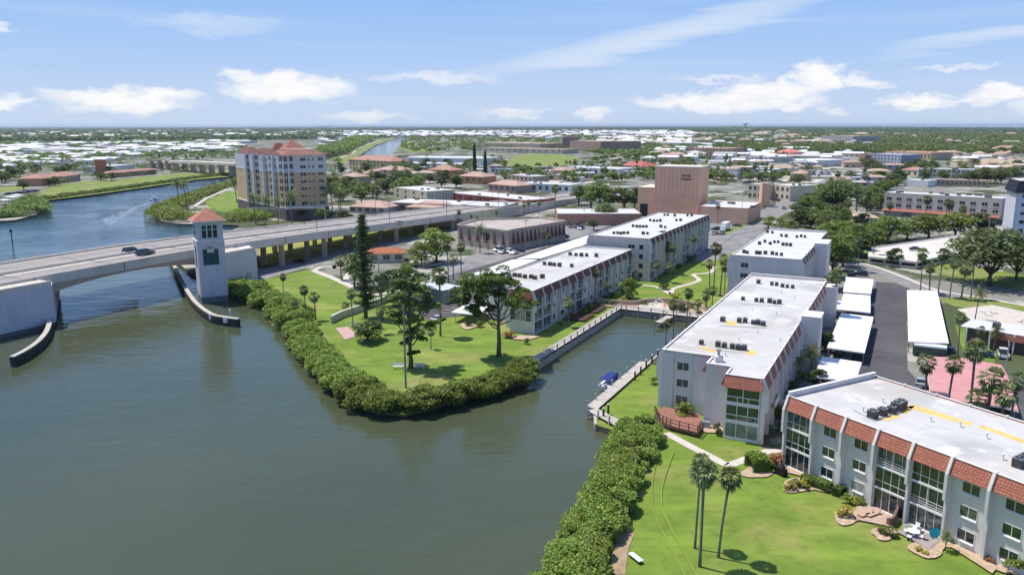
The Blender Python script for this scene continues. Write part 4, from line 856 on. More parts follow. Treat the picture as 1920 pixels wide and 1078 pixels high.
# ------------------------------------------------------------------ generic town buildings
def blk(name, label, A, B, h, depth, wm_, rm, nf=0, nc=0, hip=False, parapet=.35, wcol=None, cat='building', group=None, world=None, ww=None, right=True, over=0, zb=0):
    if world: (x0, y0), rz, w = world
    else:
        a = Vector(P(*A, h+zb)); c = Vector(P(*B, h+zb)); x0, y0 = a; d = c-a; w = d.length; rz = math.atan2(d.y, d.x)
    t = thing(name, label, cat, (x0, y0, 0), rz, group); ca, sa = math.cos(rz), math.sin(rz)
    foot([(x0+x*ca-y*sa, y0+x*sa+y*ca) for x, y in ((0, 0), (w, 0), (w, depth), (0, depth))])
    b = MB(); b.box(0, w, 0, depth, zb-.3, zb+h, wm_); b.build('wall', t); b = MB(); h += zb
    if hip:
        e = .6; r = min(w, depth)*.5; rh = r*.38
        tp = [(r, depth/2, h+rh), (w-r, depth/2, h+rh)] if w > depth else [(w/2, r, h+rh), (w/2, depth-r, h+rh)]
        base = [(-e, -e, h), (w+e, -e, h), (w+e, depth+e, h), (-e, depth+e, h)]
        b.add(base+tp, [(0, 1, 5, 4), (1, 2, 5), (2, 3, 4, 5), (3, 0, 4), (3, 2, 1, 0)] if w > depth else [(0, 1, 4), (1, 2, 5, 4), (2, 3, 5), (3, 0, 4, 5), (3, 2, 1, 0)], rm)
    else:
        b.box(-over, w+over, -over, depth+over, h+.002, h+.12, rm)
    b.build('roof', t)
    if parapet and not hip:
        b = MB(); b.box(0, w, -.02, .28, h+.122, h+parapet, wm_); b.box(0, .28, .282, depth, h+.122, h+parapet, wm_); b.box(w-.28, w, .282, depth, h+.122, h+parapet, wm_); b.box(.282, w-.282, depth-.28, depth, h+.122, h+parapet, wm_); b.build('parapet', t)
    if nf and nc:
        fh = (h-zb)/nf; cw = ww or min(2.2, w/nc*.55)
        me = shared(f'plain_window_{cw:.1f}_{fh:.1f}', lambda q: (q.box(-cw/2, cw/2, -.06, .02, 0, fh*.48, glass), q.box(-cw/2-.06, cw/2+.06, -.09, .0, -.12, -.01, trim), q.box(-.04, .04, -.09, -.061, 0, fh*.48, trim)))
        for f in range(nf):
            for i in range(nc): inst('window', me, t, ((i+.5)*w/nc, 0, zb+f*fh+fh*.32), 0)
            if right:
                k = max(1, int(nc*depth/w))
                for i in range(k): inst('window', me, t, (w, (i+.5)*depth/k, zb+f*fh+fh*.32), math.pi/2)
    return t
def roofbits(t, n, w, d, h, m=None):
    for i in range(n):
        b = MB(); x = random.uniform(.1, .9)*w; y = random.uniform(.15, .85)*d; s = random.uniform(.6, 1.2); b.box(x-s, x+s, y-s*.7, y+s*.7, h+.121, h+.121+random.uniform(.7, 1.2), m or acg); b.build('rooftop_unit', t)

# tower block by the far channel
def tower():
    A = P(462, 378, 6); Cc = P(536, 391, 6); Bb = P(615, 386.5, 6); t = thing('apartment_tower', 'eight storey ochre and white apartment tower with red tiled roofs beyond the bridge', 'apartment tower', (*Cc, 0))
    A = Vector(A)-Vector(Cc); Bv = Vector(Bb)-Vector(Cc); A = A*.92
    back = Vector((-Bv.y, Bv.x)).normalized()*24
    poly = [A, Vector((0, 0)), Bv, Bv+back, Bv*.3+back*1.35, A+back*1.0]
    foot([(p.x+Cc[0], p.y+Cc[1]) for p in poly])
    b = MB(); b.prism([p*1.02-back*.01 for p in poly], -.3, 5.9, mat('podium', (.16, .13, .12), .85, .1, .3)); b.build('podium', t)
    b = MB(); b.prism([Vector((p.x, p.y))*1.05-back*.05 for p in poly], 5.9, 6.5, trim); b.build('podium_slab', t)
    b = MB(); b.prism(poly, 6.5, 23.2, ochre); b.build('lower_wall', t); b = MB(); b.prism([p*1.004-back*.004 for p in poly], 23.2, 31.4, mat('tower_white', (.60, .58, .60), .85, .05, .3)); b.build('upper_wall', t)
    b = MB(); b.prism([p*1.02-back*.02 for p in poly], 23.1, 23.5, trim); b.build('cornice', t)
    fh = 24.9/7
    def face(p, q, cols):
        L_ = (q-p).length; d = (q-p)/L_; rz = math.atan2(d.y, d.x); n = Vector((d.y, -d.x))
        for f in range(7):
            for u, w_, hh in cols:
                k = f'tower_window_{w_}_{hh}'
                me = shared(k, lambda g: (g.box(-w_/2, w_/2, -.18, -.03, 0, hh, glass), g.box(-w_/2-.15, w_/2+.15, -.22, -.02, -.2, -.01, trim), g.box(-w_/2-.15, w_/2+.15, -.2, -.02, hh+.01, hh+.16, trim), g.box(-.06, .06, -.21, -.181, 0, hh, trim)))
                o_ = p+d*u*L_; inst('balcony' if w_ > 3 else 'window', me, t, (o_.x, o_.y, 6.5+f*fh+.7), rz)
    face(Vector((0, 0)), Bv, [(.05, 1.6, 2.4), (.14, 3.4, 2.4), (.45, 2.6, 1.6), (.59, .8, 1.5), (.69, .8, 1.5), (.87, 2.2, 1.6)])
    face(A, Vector((0, 0)), [(.03, 3.2, 2.4), (.16, .9, 1.5), (.30, 3.2, 2.4), (.43, .9, 1.5), (.56, .9, 1.5), (.68, 3.4, 2.4), (.80, .9, 1.5), (.93, 3.2, 2.4)])
    for u in (0.0, .22, .5, .75):                      # projecting white bays on the left face
        p = A*(1-u); d = (-A).normalized(); n = Vector((d.y, -d.x)); b = MB(); b.prism([p, p+n*1.3, p+n*1.3+d*1.0, p+d*1.0], 6.6, 31.3, trim); b.build('bay_column', t)
    b = MB(); p = Bv*.09; d = Bv.normalized(); n = Vector((d.y, -d.x)); b.prism([p, p+n*.6, p+n*.6+d*.7, p+d*.7], 6.6, 31.3, trim); b.build('bay_column', t)
    rt = mat('tower_tile', (.40, .20, .16), .8, .1, .3, extra=tiles)
    c = sum(poly, Vector((0, 0)))/len(poly)
    def hipr(P4, z, rh, sh):
        cc = sum(P4, Vector((0, 0)))/len(P4); b = MB(); n = len(P4); o_ = [cc+(p-cc)*1.07 for p in P4]; i_ = [cc+(p-cc)*sh for p in P4]
        b.add([(p.x, p.y, z) for p in o_]+[(p.x, p.y, z+rh) for p in i_], [(i, (i+1) % n, n+(i+1) % n, n+i) for i in range(n)]+[tuple(range(n, 2*n)), tuple(range(n))[::-1]], rt); b.build('roof', t)
    hipr([Vector((0, 0)), Bv, Bv+back*.9, back*.9], 31.4, 2.6, .62)
    hipr([A, A*.5, A*.5+back*.8, A+back*.8], 31.4, 3.2, .35); hipr([A*.52, A*.04, A*.04+back*.9, A*.52+back*.9], 31.5, 2.8, .4)
    hipr([Bv*.25+back*.5, Bv*.75+back*.5, Bv*.75+back*1.1, Bv*.25+back*1.1], 33.4, 5.0, .12); hipr([Bv*.0+back*.9, Bv*.6+back*.9, Bv*.4+back*1.3, Bv*.0+back*1.2], 31.5, 5.4, .2)
    b = MB(); q = [Bv*.15+back*.25, Bv*.8+back*.25, Bv*.8+back*.6, Bv*.15+back*.6]; b.prism(q, 34.0, 34.2, cream); b.build('flat_roof', t)
tower()

# theatre
TH = thing('theatre_building', 'tall pink theatre block with a dark two line name high on its front', 'theatre', (*XY(383, -118), 0), GA-math.pi/2)
tw_ = 22.5
b = MB(); b.box(0, tw_, 0, 18, 0, 25, pinkw); b.box(-.1, tw_+.1, -.1, 18.1, 6.6, 6.8, pinkw); b.build('wall', TH); b = MB(); b.box(-.15, tw_+.15, -.15, 18.15, 25.0, 25.5, stucco_warm); b.build('roof_edge', TH)
b = MB(); b.box(-9, -.02, 1, 22, 0, 14.5, pinkw); b.box(-9.1, .0, .9, 22.1, 14.502, 14.8, stucco_warm); b.build('side_wing', TH)
b = MB(); b.box(-7.6, -3.6, .85, .99, 0, 6.4, dark); b.build('stage_door', TH)
for k in range(1, 12):
    pass
b = MB()
for k in range(11): b.box(.8+k*2.05, .9+k*2.05, -.06, -.005, 7.0, 24.9, mat('pink_joint', (.55, .29, .21), .85, .05, 1))
b.build('panel_joints', TH)
def text(body, parent, loc, size, m, rot=(math.pi/2, 0, 0)):
    cu = bpy.data.curves.new('lettering', 'FONT'); cu.body = body; cu.size = size; cu.extrude = .04; cu.align_x = 'CENTER'; cu.offset = .02*size
    o = bpy.data.objects.new('lettering', cu); C.objects.link(o); dg = bpy.context.evaluated_depsgraph_get(); me = bpy.data.meshes.new_from_object(o.evaluated_get(dg)); bpy.data.objects.remove(o)
    me.materials.clear(); me.materials.append(m); o = bpy.data.objects.new('lettering', me); C.objects.link(o); o.parent = parent; o.location = loc; o.rotation_euler = rot; return o
text('Venice', TH, (15.6, -.08, 20.6), 1.7, dark); text('Theatre', TH, (15.6, -.08, 18.9), 1.7, dark)
foot([XY(383, -128), XY(383, -95), XY(403, -95), XY(403, -128)])
wing = blk('theatre_wing', 'low pink wing with a broad white roof to the right of the theatre block', (1312, 388), (1402, 392), 7.5, 34, pinkw, roofw); roofbits(wing, 3, 30, 30, 7.5)
blk('shop_row', 'pink walled shop with a flat white roof left of the theatre', (1045, 402), (1203, 402), 5.2, 24, mat('salmon_wall', (.50, .26, .19), .85, .06, .2), roofw)
# brown office with wedge shaped panels
t = thing('office_building', 'low tan office building with brown wedge panels beside the bridge ramp', 'office building', (*P(860, 472, 0), 0), math.radians(48)); 
q0 = Vector(P(860, 472, 0)); 
def loc2(px, py, z): v = Vector(P(px, py, z))-q0; c, s = math.cos(-R(48)), math.sin(-R(48)); return Vector((v.x*c-v.y*s, v.x*s+v.y*c))
poly = [loc2(858, 424, 7.2), loc2(953, 436, 7.2), loc2(958, 434, 7.2), loc2(1060, 417, 7.2), loc2(1010, 410, 7.2), loc2(895, 414, 7.2)]
foot([tuple(Vector(P(*p, 7.2))) for p in [(858, 424), (953, 436), (1060, 417), (1010, 410), (895, 414)]])
b = MB(); b.prism(poly, -.2, 7.2, mat('taupe_wall', (.46, .38, .32), .85, .06, .2)); b.build('wall', t); b = MB(); b.prism(poly, 7.202, 7.3, mat('taupe_roof', (.42, .37, .34), .85, .1, .1)); b.build('roof', t)
cpt = sum(poly, Vector((0, 0)))/6
b = MB(); 
for i in range(6): b.wall([poly[i], poly[(i+1) % 6]], .7, 7.302, 8.0, mat('taupe_wall', (.4, .4, .4)))
b.build('parapet', t)
brn = mat('brown_panel', (.20, .10, .075), .8, .1, 1)
for i in range(2):
    a, c = ((poly[0], poly[1]), (poly[2], poly[3]))[i]; n_ = (6, 13)[i]; d = (c-a).normalized(); n = Vector((d.y, -d.x)); 
    for k in range(n_):
        p = a+(c-a)*(k+.35)/n_; b = MB(); b.hexa([(p.x, p.y, 2.4), (*(p+n*.8), 2.4), (*(p+d*1.1+n*.8), 2.4), (*(p+d*1.1), 2.4)], [(p.x, p.y, 6.6), (*(p+n*.25), 6.6), (*(p+d*.5+n*.25), 6.6), (*(p+d*.5), 6.6)], brn); b.build('wedge_panel', t)
g = MB(); p = poly[0]+(poly[1]-poly[0])*.52; d = (poly[1]-poly[0]).normalized(); n = Vector((d.y, -d.x)); g.prism([p-n*.1, p+n*.06, p+n*.06+d*3.4, p+d*3.4-n*.1], 3.4, 6, glass); g.build('window', t)
mt = blk('motel', 'long cream three storey motel with two rows of square windows and a red awning', (1659, 362), (1880, 374), 11.5, 14, mat('motel_wall', (.55, .49, .42), .85, .05, .2), roofw, 0, 0)
mw = (Vector(P(1880, 374, 11.5))-Vector(P(1659, 362, 11.5))).length
me = shared('motel_window', lambda q: (q.box(-1.1, 1.1, -.1, .02, 0, 1.5, glass), q.box(-1.2, 1.2, -.14, .01, -.15, -.01, trim), q.box(-.05, .05, -.13, -.101, 0, 1.5, trim)))
for f in range(2):
    for i in range(11): inst('window', me, mt, ((i+.5)*mw/11, 0, 4.9+f*3.2), 0)
b = MB(); b.hexa([(0, -2.6, 3.0), (mw, -2.6, 3.0), (mw, 0, 3.0), (0, 0, 3.0)], [(0, -2.4, 3.15), (mw, -2.4, 3.15), (mw, 0, 3.9), (0, 0, 3.9)], mat('awning_red', (.36, .13, .095), .8, .08, 1)); b.build('awning', mt)
roofbits(mt, 14, mw, 14, 11.5)
# tall hotel at the right edge
def hotel():
    A = Vector(P(1892, 474, 0)); t = thing('hotel_tower', 'tall pale blue hotel with a dark shingled top at the right edge', 'hotel', (*A, 0), R(-21)); h = 22.0
    b = MB(); b.box(0, 30, 0, 16, 0, h, bluew); b.build('wall', t); b = MB(); b.box(-.02, .5, -.3, 16, 0, h, mat('hotel_side', (.52, .53, .57), .85, .05, .3)); b.build('side_wall', t)
    b = MB(); b.hexa([(-.8, -1.0, h-.5), (30.5, -1.0, h-.5), (30.5, 16.4, h-.5), (-.8, 16.4, h-.5)], [(.4, .2, h+3.6), (30, .2, h+3.6), (30, 15.6, h+3.6), (.4, 15.6, h+3.6)], navy); b.build('mansard', t)
    b = MB(); b.box(.8, 29.6, .6, 15.2, h+3.602, h+3.8, roofw); b.box(7, 16, 3, 10, h+3.802, h+6, trim); b.build('roof', t)
    me = shared('hotel_window', lambda q: (q.box(-.7, .7, -.1, .0, 0, 1.1, glass), q.box(-.85, .85, -.16, .0, -.15, -.01, trim)))
    for f in range(8):
        for x in (2.6, 6.4, 10.5, 13.5, 17.4, 22.3, 27): inst('window', me, t, (x, 0, 1.5+f*3.05), 0)
        b = MB(); b.box(.55, 30, -.5, .0, f*3.05+.45, f*3.05+.75, trim); b.build('ledge', t)
    foot([(A.x, A.y), (A.x+30, A.y-4), (A.x+32, A.y+12), (A.x+2, A.y+16)])
hotel()
# parking deck
def deck():
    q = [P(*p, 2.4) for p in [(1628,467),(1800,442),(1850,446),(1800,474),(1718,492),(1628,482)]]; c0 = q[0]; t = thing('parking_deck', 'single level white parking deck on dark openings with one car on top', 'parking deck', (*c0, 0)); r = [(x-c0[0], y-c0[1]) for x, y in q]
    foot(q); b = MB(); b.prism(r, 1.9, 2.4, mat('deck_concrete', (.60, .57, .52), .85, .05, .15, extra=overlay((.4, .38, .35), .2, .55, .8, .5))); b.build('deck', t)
    cc = sum((Vector(p) for p in r), Vector((0, 0)))/6; b = MB(); b.prism([cc+(Vector(p)-cc)*.95 for p in r], 0, 1.9, dark); b.build('dark_block_as_shade', t)  # solid dark block, its colour stands in for the shade under the deck
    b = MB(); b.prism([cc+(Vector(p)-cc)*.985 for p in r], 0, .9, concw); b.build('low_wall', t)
    for i in range(6):
        for k in range(3):
            p = Vector(r[i]).lerp(Vector(r[(i+1) % 6]), k/3)*.98+cc*.02; b = MB(); b.box(p.x-.25, p.x+.25, p.y-.25, p.y+.25, .9, 1.9, concw); b.build('column', t)
    b = MB(); b.wall([r[0], r[1]], .3, 2.4, 2.8, trim); b.wall([r[5], r[4]], .3, 2.4, 2.7, trim); b.wall([r[4], r[3]], .3, 2.4, 2.7, trim); b.build('edge_wall', t)
deck()
car('sedan', 'navy', 1718, 470, R(-25), 'dark car parked alone on top of the white parking deck', None, 2.42)

# carports
def carport(pts, h, m, label, cars=(), rz=GA):
    q = [P(*p, h) for p in pts]; c0 = q[0]; t = thing('carport', label, 'carport', (*c0, 0)); r = [Vector((x-c0[0], y-c0[1])) for x, y in q]; foot(q)
    b = MB(); b.prism(r, h-.10, h, m); n = len(r)
    b.build('roof', t); b = MB()
    for i in range(n): b.wall([r[i], r[(i+1) % n]], .10, h-.28, h-.102, trim)
    b.build('fascia', t); cc = sum(r, Vector((0, 0)))/n
    e = sorted([((r[(i+1) % n]-r[i]).length, i) for i in range(n)])[-2:]
    for L_, i in e:
        k = max(2, int(L_/5.5))
        for j in range(k+1):
            p = r[i].lerp(r[(i+1) % n], (j+.1)/(k+.2)); p = p+(cc-p).normalized()*.9; b = MB(); b.box(p.x-.07, p.x+.07, p.y-.07, p.y+.07, 0, h-.1, steel); b.build('post', t)
    return t
cpw = mat('carport_roof', (.82, .82, .82), .5, .03, .3)
carport([(1586,519),(1638,524),(1633,551),(1581,547)], 2.6, cpw, 'white carport farthest up the court, beyond the other four')
carport([(1582,550),(1632,554),(1632,586),(1541,576),(1545,562),(1578,564)], 2.6, cpw, 'white stepped carport behind leaning palms, second from the far end')
carport([(1577,587),(1638,594),(1621,661),(1551,651)], 2.6, cpw, 'largest white carport along the left side of the court')
carport([(1541,668),(1616,679),(1604,715),(1526,706)], 2.6, cpw, 'white carport nearest to the building with the yellow roof stripe')
carport([(1701,544),(1757,545),(1779,643),(1704,640)], 2.7, cpw, 'long white carport on the right side of the court')
carport([(1741,668),(1800,670),(1878,684),(1890,705),(1910,770),(1880,762),(1746,745),(1738,690)], 3.0, pinkc, 'broad pink carport roof behind the row of palms')
carport([(858,523),(960,487),(1008,487),(905,525)], 2.7, cpw, 'long white carport left of the boardwalk building')
carport([(967,486),(1115,437),(1160,438),(1015,484)], 2.7, cpw, 'far white carport beside the four storey building')
carport([(846,585),(880,567),(925,570),(895,590)], 2.5, cpw, 'small white carport behind the tall forked tree')
t = blk('shed', 'grey green shed with a ribbed pale roof beside the parking lot', (783, 536), (830, 545), 3.6, 6.5, mat('sage_wall', (.36, .40, .36), .85, .05, .3), mat('pale_roof', (.52, .56, .58), .6, .04, .4), parapet=0, over=.3)
t = blk('pump_house', 'small cream house with an orange roof under the edge of the bridge', (690, 476), (758, 474), 3.2, 8, cream, mat('orange_roof', (.52, .19, .09), .8, .06, .5, extra=tiles), 1, 3, hip=True)
for i, (k, c, px, py, lb) in enumerate([('sedan', 'silver', 822, 601, 'silver car parked in the lot behind the twisted tree'), ('sedan', 'white', 858, 556, 'white car under the carport shade by the lot'), ('suv', 'navy', 1767, 664, 'dark car under the near end of the long right carport'), ('suv', 'mauve', 1772, 748, 'mauve car under the pink carport'), ('sedan', 'grey', 1863, 772, 'grey car under the right end of the pink carport'),
    ('sedan', 'blue', 1838, 668, 'dark blue car beside the white van'), ('truck', 'white', 1880, 668, 'white pickup parked by the clubhouse'), ('sedan', 'silver', 1727, 722, 'silver car half hidden by a palm at the court edge'), ('sedan', 'grey', 1716, 738, 'grey car behind the nearest roof'), ('suv', 'black', 1574, 664, 'black car under the nearest left carport'), ('sedan', 'grey', 1590, 720, 'grey car under the carport nearest the yellow striped roof'),
    ('truck', 'white', 810, 476, 'white pickup beside the small orange roofed house'), ('truck', 'white', 935, 470, 'white pickup by the tan office building'), ('sedan', 'black', 563, 492, 'black car in the shade under the bridge')]):
    car(k, c, px, py, GA+(math.pi/2 if i % 3 else 0) if i not in (7, 8) else GA, lb, None)
# dark green vehicle with a white top under the long carport
t = thing('green_camper', 'dark green camper van with a white top under the long right carport', 'camper van', (*P(1742, 668, 0), 0), GA-math.pi/2)
b = MB(); b.box(-3, 3, -1.1, 1.1, .4, 2.0, cp['darkgreen']); b.build('body', t); b = MB(); b.box(-2.9, 2.9, -1.05, 1.05, 2.0, 2.35, white); b.build('top', t); b = MB(); b.box(-2.6, 2.6, -1.13, -1.101, 1.2, 1.8, glass); b.build('window', t)
for x in (-2, 2):
    for s_ in (-1, 1): b = MB(); b.tube([(x, s_*.9, .4), (x, s_*1.15, .4)], .4, rubber, 12); b.build('wheel', t)
# clubhouse, pool and its things
CH = blk('clubhouse', 'white flat roofed clubhouse with brick red mansard by the pool', (1812, 612), (1990, 640), 4.0, 7, mat('brown_wall', (.16, .11, .09), .85, .1, .5), roofw, parapet=0, over=.9)
for i in range(5): b = MB(); b.box(.2+i*4.3, .5+i*4.3, -1.0, -.7, 0, 4, trim); b.build('column', CH)
b = MB(); b.hexa([(4.8, -1.1, 2.6), (21, -1.1, 2.6), (21, -.7, 2.6), (4.8, -.7, 2.6)], [(4.8, -.95, 3.95), (21, -.95, 3.95), (21, -.7, 3.95), (4.8, -.7, 3.95)], tile); b.build('mansard', CH)
AC.put((*P(1868, 617, 4.0), 4.13), .4, 1.3, 'dark air conditioner on the clubhouse roof', None)
for k, (px, py) in enumerate([(1842, 585), (1852, 592), (1862, 588), (1930, 590), (1912, 604)]):
    if k == 0:
        b = MB(); b.box(-.3, .3, -.9, .5, .3, .38, white); b.hexa([(-.3, .5, .3), (.3, .5, .3), (.3, .58, .3), (-.3, .58, .3)], [(-.3, .9, .85), (.3, .9, .85), (.3, .98, .85), (-.3, .98, .85)], white)
        for x in (-.25, .25):
            for y in (-.8, .4): b.box(x-.03, x+.03, y-.03, y+.03, 0, .3, white)
        lo = b.build('pool_lounger'); lo.location = (*P(px, py), .05); tag(lo, 'white lounger on the pool terrace', 'lounger', 'loungers by the pool')
    else: dup(lo, (*P(px, py), .05), k*.8)

# ------------------------------------------------------------------ side canal: boardwalk, quay, head terrace, boat, piles
def dock(name, label, p0, p1, w, z, m, rail=None, posts=4.0, side=1, frm=None):
    p0 = Vector(p0); p1 = Vector(p1); d = p1-p0; L_ = d.length; t = thing(name, label, 'dock', (*p0, 0), math.atan2(d.y, d.x))
    b = MB(); n = int(L_/.30)
    b.box(0, L_, -w/2, w/2, z-.18, z-.03, woodd); 
    for i in range(n): x = i*L_/n; b.box(x+.012, x+L_/n-.012, -w/2-.03, w/2+.03, z-.028, z+.012, m)
    b.build('boards', t); k = int(L_/posts)
    for i in range(k+1):
        x = .15+(L_-.3)*i/k; b = MB(); b.box(x-.11, x+.11, -side*w/2-.11-.06, -side*w/2+.11-.06, -2.5, z+1.05, m); b.build('post', t)
    if rail:
        for zz in (1.0, .55): b = MB(); b.box(0, L_, -side*(w/2-.02)-.05, -side*(w/2-.02)+.05, z+zz, z+zz+.1, m); b.build('rail', t)
    return t
dock('boardwalk', 'long pale boardwalk with a post rail on the left side of the canal', XY(129.3, -63.3), XY(181, -64.2), 1.9, .75, woodl, True, 3.6, 1)
dock('dock', 'pale timber terrace dock across the head of the canal', XY(181.8, -65), XY(181.8, -42.5), 3.2, .7, woodl, True, 3.2, 1)
dock('jetty', 'short gangway reaching into the canal from its head', XY(180.1, -50.5), XY(172.5, -51.2), 1.7, .35, woodl, False, 3.5, 1)
dock('dock', 'narrow dock on the right side of the canal with the boat tied up', XY(112.6, -43.9), XY(141, -44.1), 2.0, .45, woodl, False, 3.8, -1)
dock('dock', 'short end dock at the near corner of the quay', XY(112.0, -43.6), XY(107.0, -36.0), 1.9, .46, woodl, False, 3.0, 1)
pl = MB(); pl.tube([(0, 0, -3), (0, 0, 1.7)], .17, woodd, 8); pl.tube([(0, 0, 1.7), (0, 0, 2.0)], [.19, .03], white, 8)
po = pl.build('mooring_pile'); tag(po, 'dark mooring pile with a white cap in the canal near the boat', 'pile', 'mooring piles of the canal'); po.location = (*P(1131, 795, -.9), 0)
for px, py in [(1140,787),(1211,700),(1222,690),(1233,680),(1201,712),(1190,722)]: dup(po, (*P(px, py, -.9), 0))
# seawalls
def seawall(pts, label, z0=-3, z1=.25, w=.4, m=None, pix=False):
    pts = [P(*p) for p in pts] if pix else pts; o = pts[0]; b = MB(); b.wall([(x-o[0], y-o[1]) for x, y in pts], w, z0, z1, m or conc); q = b.build('seawall'); q.location = (*o, 0); return tag(q, label, 'seawall')
seawall([XY(129.5, -62.25), XY(181, -63.3), XY(181.2, -42)], 'concrete seawall under the boardwalk and the canal head')
seawall([XY(181.1, -43), XY(141, -43.6), XY(113, -43.6), XY(107, -41)], 'concrete seawall along the right side of the canal')
# moored boat
t = thing('moored_boat', 'white motor boat with a blue canvas cover tied at the quay', 'boat', (*XY(128.6, -46.6), -.9), GA)
hull = [(-3.4, 1.05), (-3.3, 1.15), (0, 1.25), (2, 1.05), (3.1, .55), (3.7, 0)]
b = MB(); top = [(x, -y, .75+max(0, x)*.06) for x, y in hull]+[(x, y, .75+max(0, x)*.06) for x, y in hull[::-1][1:]]; bot = [(x*.92, y*.7 if i else y, -.3) for i, (x, y, z) in enumerate(top)]; n = len(top)
b.add(bot+top, [(i, (i+1) % n, n+(i+1) % n, n+i) for i in range(n)]+[tuple(range(n))[::-1], tuple(range(n, 2*n))], white); b.build('hull', t)
b = MB(); b.hexa([(-2.6, -1.12, 1.6), (1.9, -1.05, 1.6), (1.9, 1.05, 1.6), (-2.6, 1.12, 1.6)], [(-2.2, -.8, 2.0), (1.5, -.75, 2.0), (1.5, .75, 2.0), (-2.2, .8, 2.0)], bluecanvas); b.hexa([(1.2, -1.0, .8), (3.0, -.5, .95), (3.0, .5, .95), (1.2, 1.0, .8)], [(1.0, -.6, 1.6), (1.9, -.4, 1.5), (1.9, .4, 1.5), (1.0, .6, 1.6)], bluecanvas); b.build('canvas_cover', t)
for y in (-.45, .45):
    b = MB(); b.hexa([(-4.0, y-.2, -.2), (-3.4, y-.2, -.2), (-3.4, y+.2, -.2), (-4.0, y+.2, -.2)], [(-4.05, y-.22, 1.35), (-3.45, y-.22, 1.25), (-3.45, y+.22, 1.25), (-4.05, y+.22, 1.35)], white); b.build('outboard_motor', t)
for x in (-2.4, 1.6):
    for y in (-1, 1): b = MB(); b.tube([(x, y, .7), (x, y, 1.6)], .03, steel, 6); b.build('canvas_pole', t)
# distant motor boat and its wake
t = thing('motor_boat', 'small motor boat under way in the far channel, trailing a pale wake', 'boat', (*P(289, 375, -.8), -.9), R(62))
b = MB(); b.add([(x*.9, y, z) for x, y, z in bot+top], [(i, (i+1) % n, n+(i+1) % n, n+i) for i in range(n)]+[tuple(range(n))[::-1], tuple(range(n, 2*n))], white); b.build('hull', t); b = MB(); b.box(-1.2, 1.2, -.9, .9, 2.1, 2.2, white); b.box(-.3, .5, -.5, .5, .8, 1.4, glass); b.build('canopy', t)
for x in (-1.1, 1.1):
    for y in (-.8, .8): b = MB(); b.tube([(x, y, .7), (x, y, 2.1)], .04, steel, 5); b.build('canopy_pole', t)
def wake():
    m = bpy.data.materials.new('wake_foam'); m.use_nodes = True; nt = m.node_tree; L = nt.links.new; nt.nodes.clear(); out_ = N(nt, 'ShaderNodeOutputMaterial'); d = N(nt, 'ShaderNodeBsdfDiffuse'); d.inputs[0].default_value = (.6, .66, .7, 1); tr = N(nt, 'ShaderNodeBsdfTransparent'); mx = N(nt, 'ShaderNodeMixShader')
    tc = N(nt, 'ShaderNodeTexCoord'); n_ = N(nt, 'ShaderNodeTexNoise'); n_.inputs['Scale'].default_value = .5; n_.inputs['Detail'].default_value = 5; L(tc.outputs['Object'], n_.inputs[0]); mr = N(nt, 'ShaderNodeMapRange'); mr.inputs[1].default_value = .42; mr.inputs[2].default_value = .72; mr.inputs[4].default_value = .55; L(n_.outputs[0], mr.inputs[0]); L(mr.outputs[0], mx.inputs[0]); L(tr.outputs[0], mx.inputs[1]); L(d.outputs[0], mx.inputs[2]); L(mx.outputs[0], out_.inputs[0])
    b = MB(); A = [P(*p, -.86) for p in [(288,376),(262,385),(225,399),(190,411)]]; B_ = [P(*p, -.86) for p in [(289,377),(266,388),(236,405),(205,424)]]
    b.add([(x, y, -.86) for x, y in A]+[(x, y, -.86) for x, y in B_], [(i, i+1, 5+i, 4+i) for i in range(3)], m); o = b.build('boat_wake'); o['kind'] = 'structure'
wake()
t = thing('channel_marker', 'slim channel marker pole with a small board in the far water on the left', 'channel marker', (*P(24, 460, -.9), 0)); b = MB(); b.tube([(0, 0, -3), (0, 0, 5.2)], .2, woodd, 8); b.build('post', t); b = MB(); b.box(-.55, .55, -.1, -.22, 4.3, 5.4, green_sign); b.build('board', t)
# stub dock on the far peninsula and pavilions at the left edge
dock('dock', 'small white dock at the mangrove edge behind the tower', P(325, 418), P(362, 416), 2, .6, woodl, False, 6)
# terrace at the canal head
sheet('canal_terrace', [XY(183.3,-70),XY(183.3,-42.3),XY(189,-42.3),XY(193,-48),XY(194,-56),XY(190,-64),XY(190,-70)], paver, .3, pix=False)
sheet('terrace_pad', [XY(184.5,-60),XY(184.5,-52),XY(192,-51),XY(193,-57),XY(189,-61)], concw, .31, pix=False)
cw_ = smooth_path([XY(187,-72), XY(186.5,-67), XY(188,-62), XY(192,-60), XY(194.5,-56), XY(194,-50), XY(191,-46), XY(188,-43.5)], 4)
b = MB(); b.wall([(x-cw_[0][0], y-cw_[0][1]) for x, y in cw_], .35, 0, 1.35, mat('sand_wall', (.50, .40, .30), .85, .06, .5)); o = b.build('curved_wall'); o.location = (*cw_[0], 0); tag(o, 'low curved sand coloured wall round the terrace at the canal head', 'garden wall')
def chair_mesh(m, mm):
    b = MB(); b.box(-.27, .27, -.27, .27, .4, .45, m); b.hexa([(-.27, .24, .45), (.27, .24, .45), (.27, .3, .45), (-.27, .3, .45)], [(-.25, .38, .95), (.25, .38, .95), (.25, .44, .95), (-.25, .44, .95)], m)
    for x in (-.24, .24):
        for y in (-.24, .24): b.box(x-.025, x+.025, y-.025, y+.025, 0, .4, mm)
    return b
def table(px, py, label, z=.32, r=.6, m=None):
    t = thing('garden_table', label, 'table', (*P(px, py, z), z)); b = MB(); b.tube([(0, 0, .7), (0, 0, .76)], r, m or white, 16); b.build('table_top', t); b = MB(); b.tube([(0, 0, 0), (0, 0, .7)], [.25, .05], m or white, 8); b.build('leg', t); return t
orng = mat('orange_seat', (.55, .22, .12), .7, .1, 2)
table(1236, 566, 'white round table on the canal head terrace')
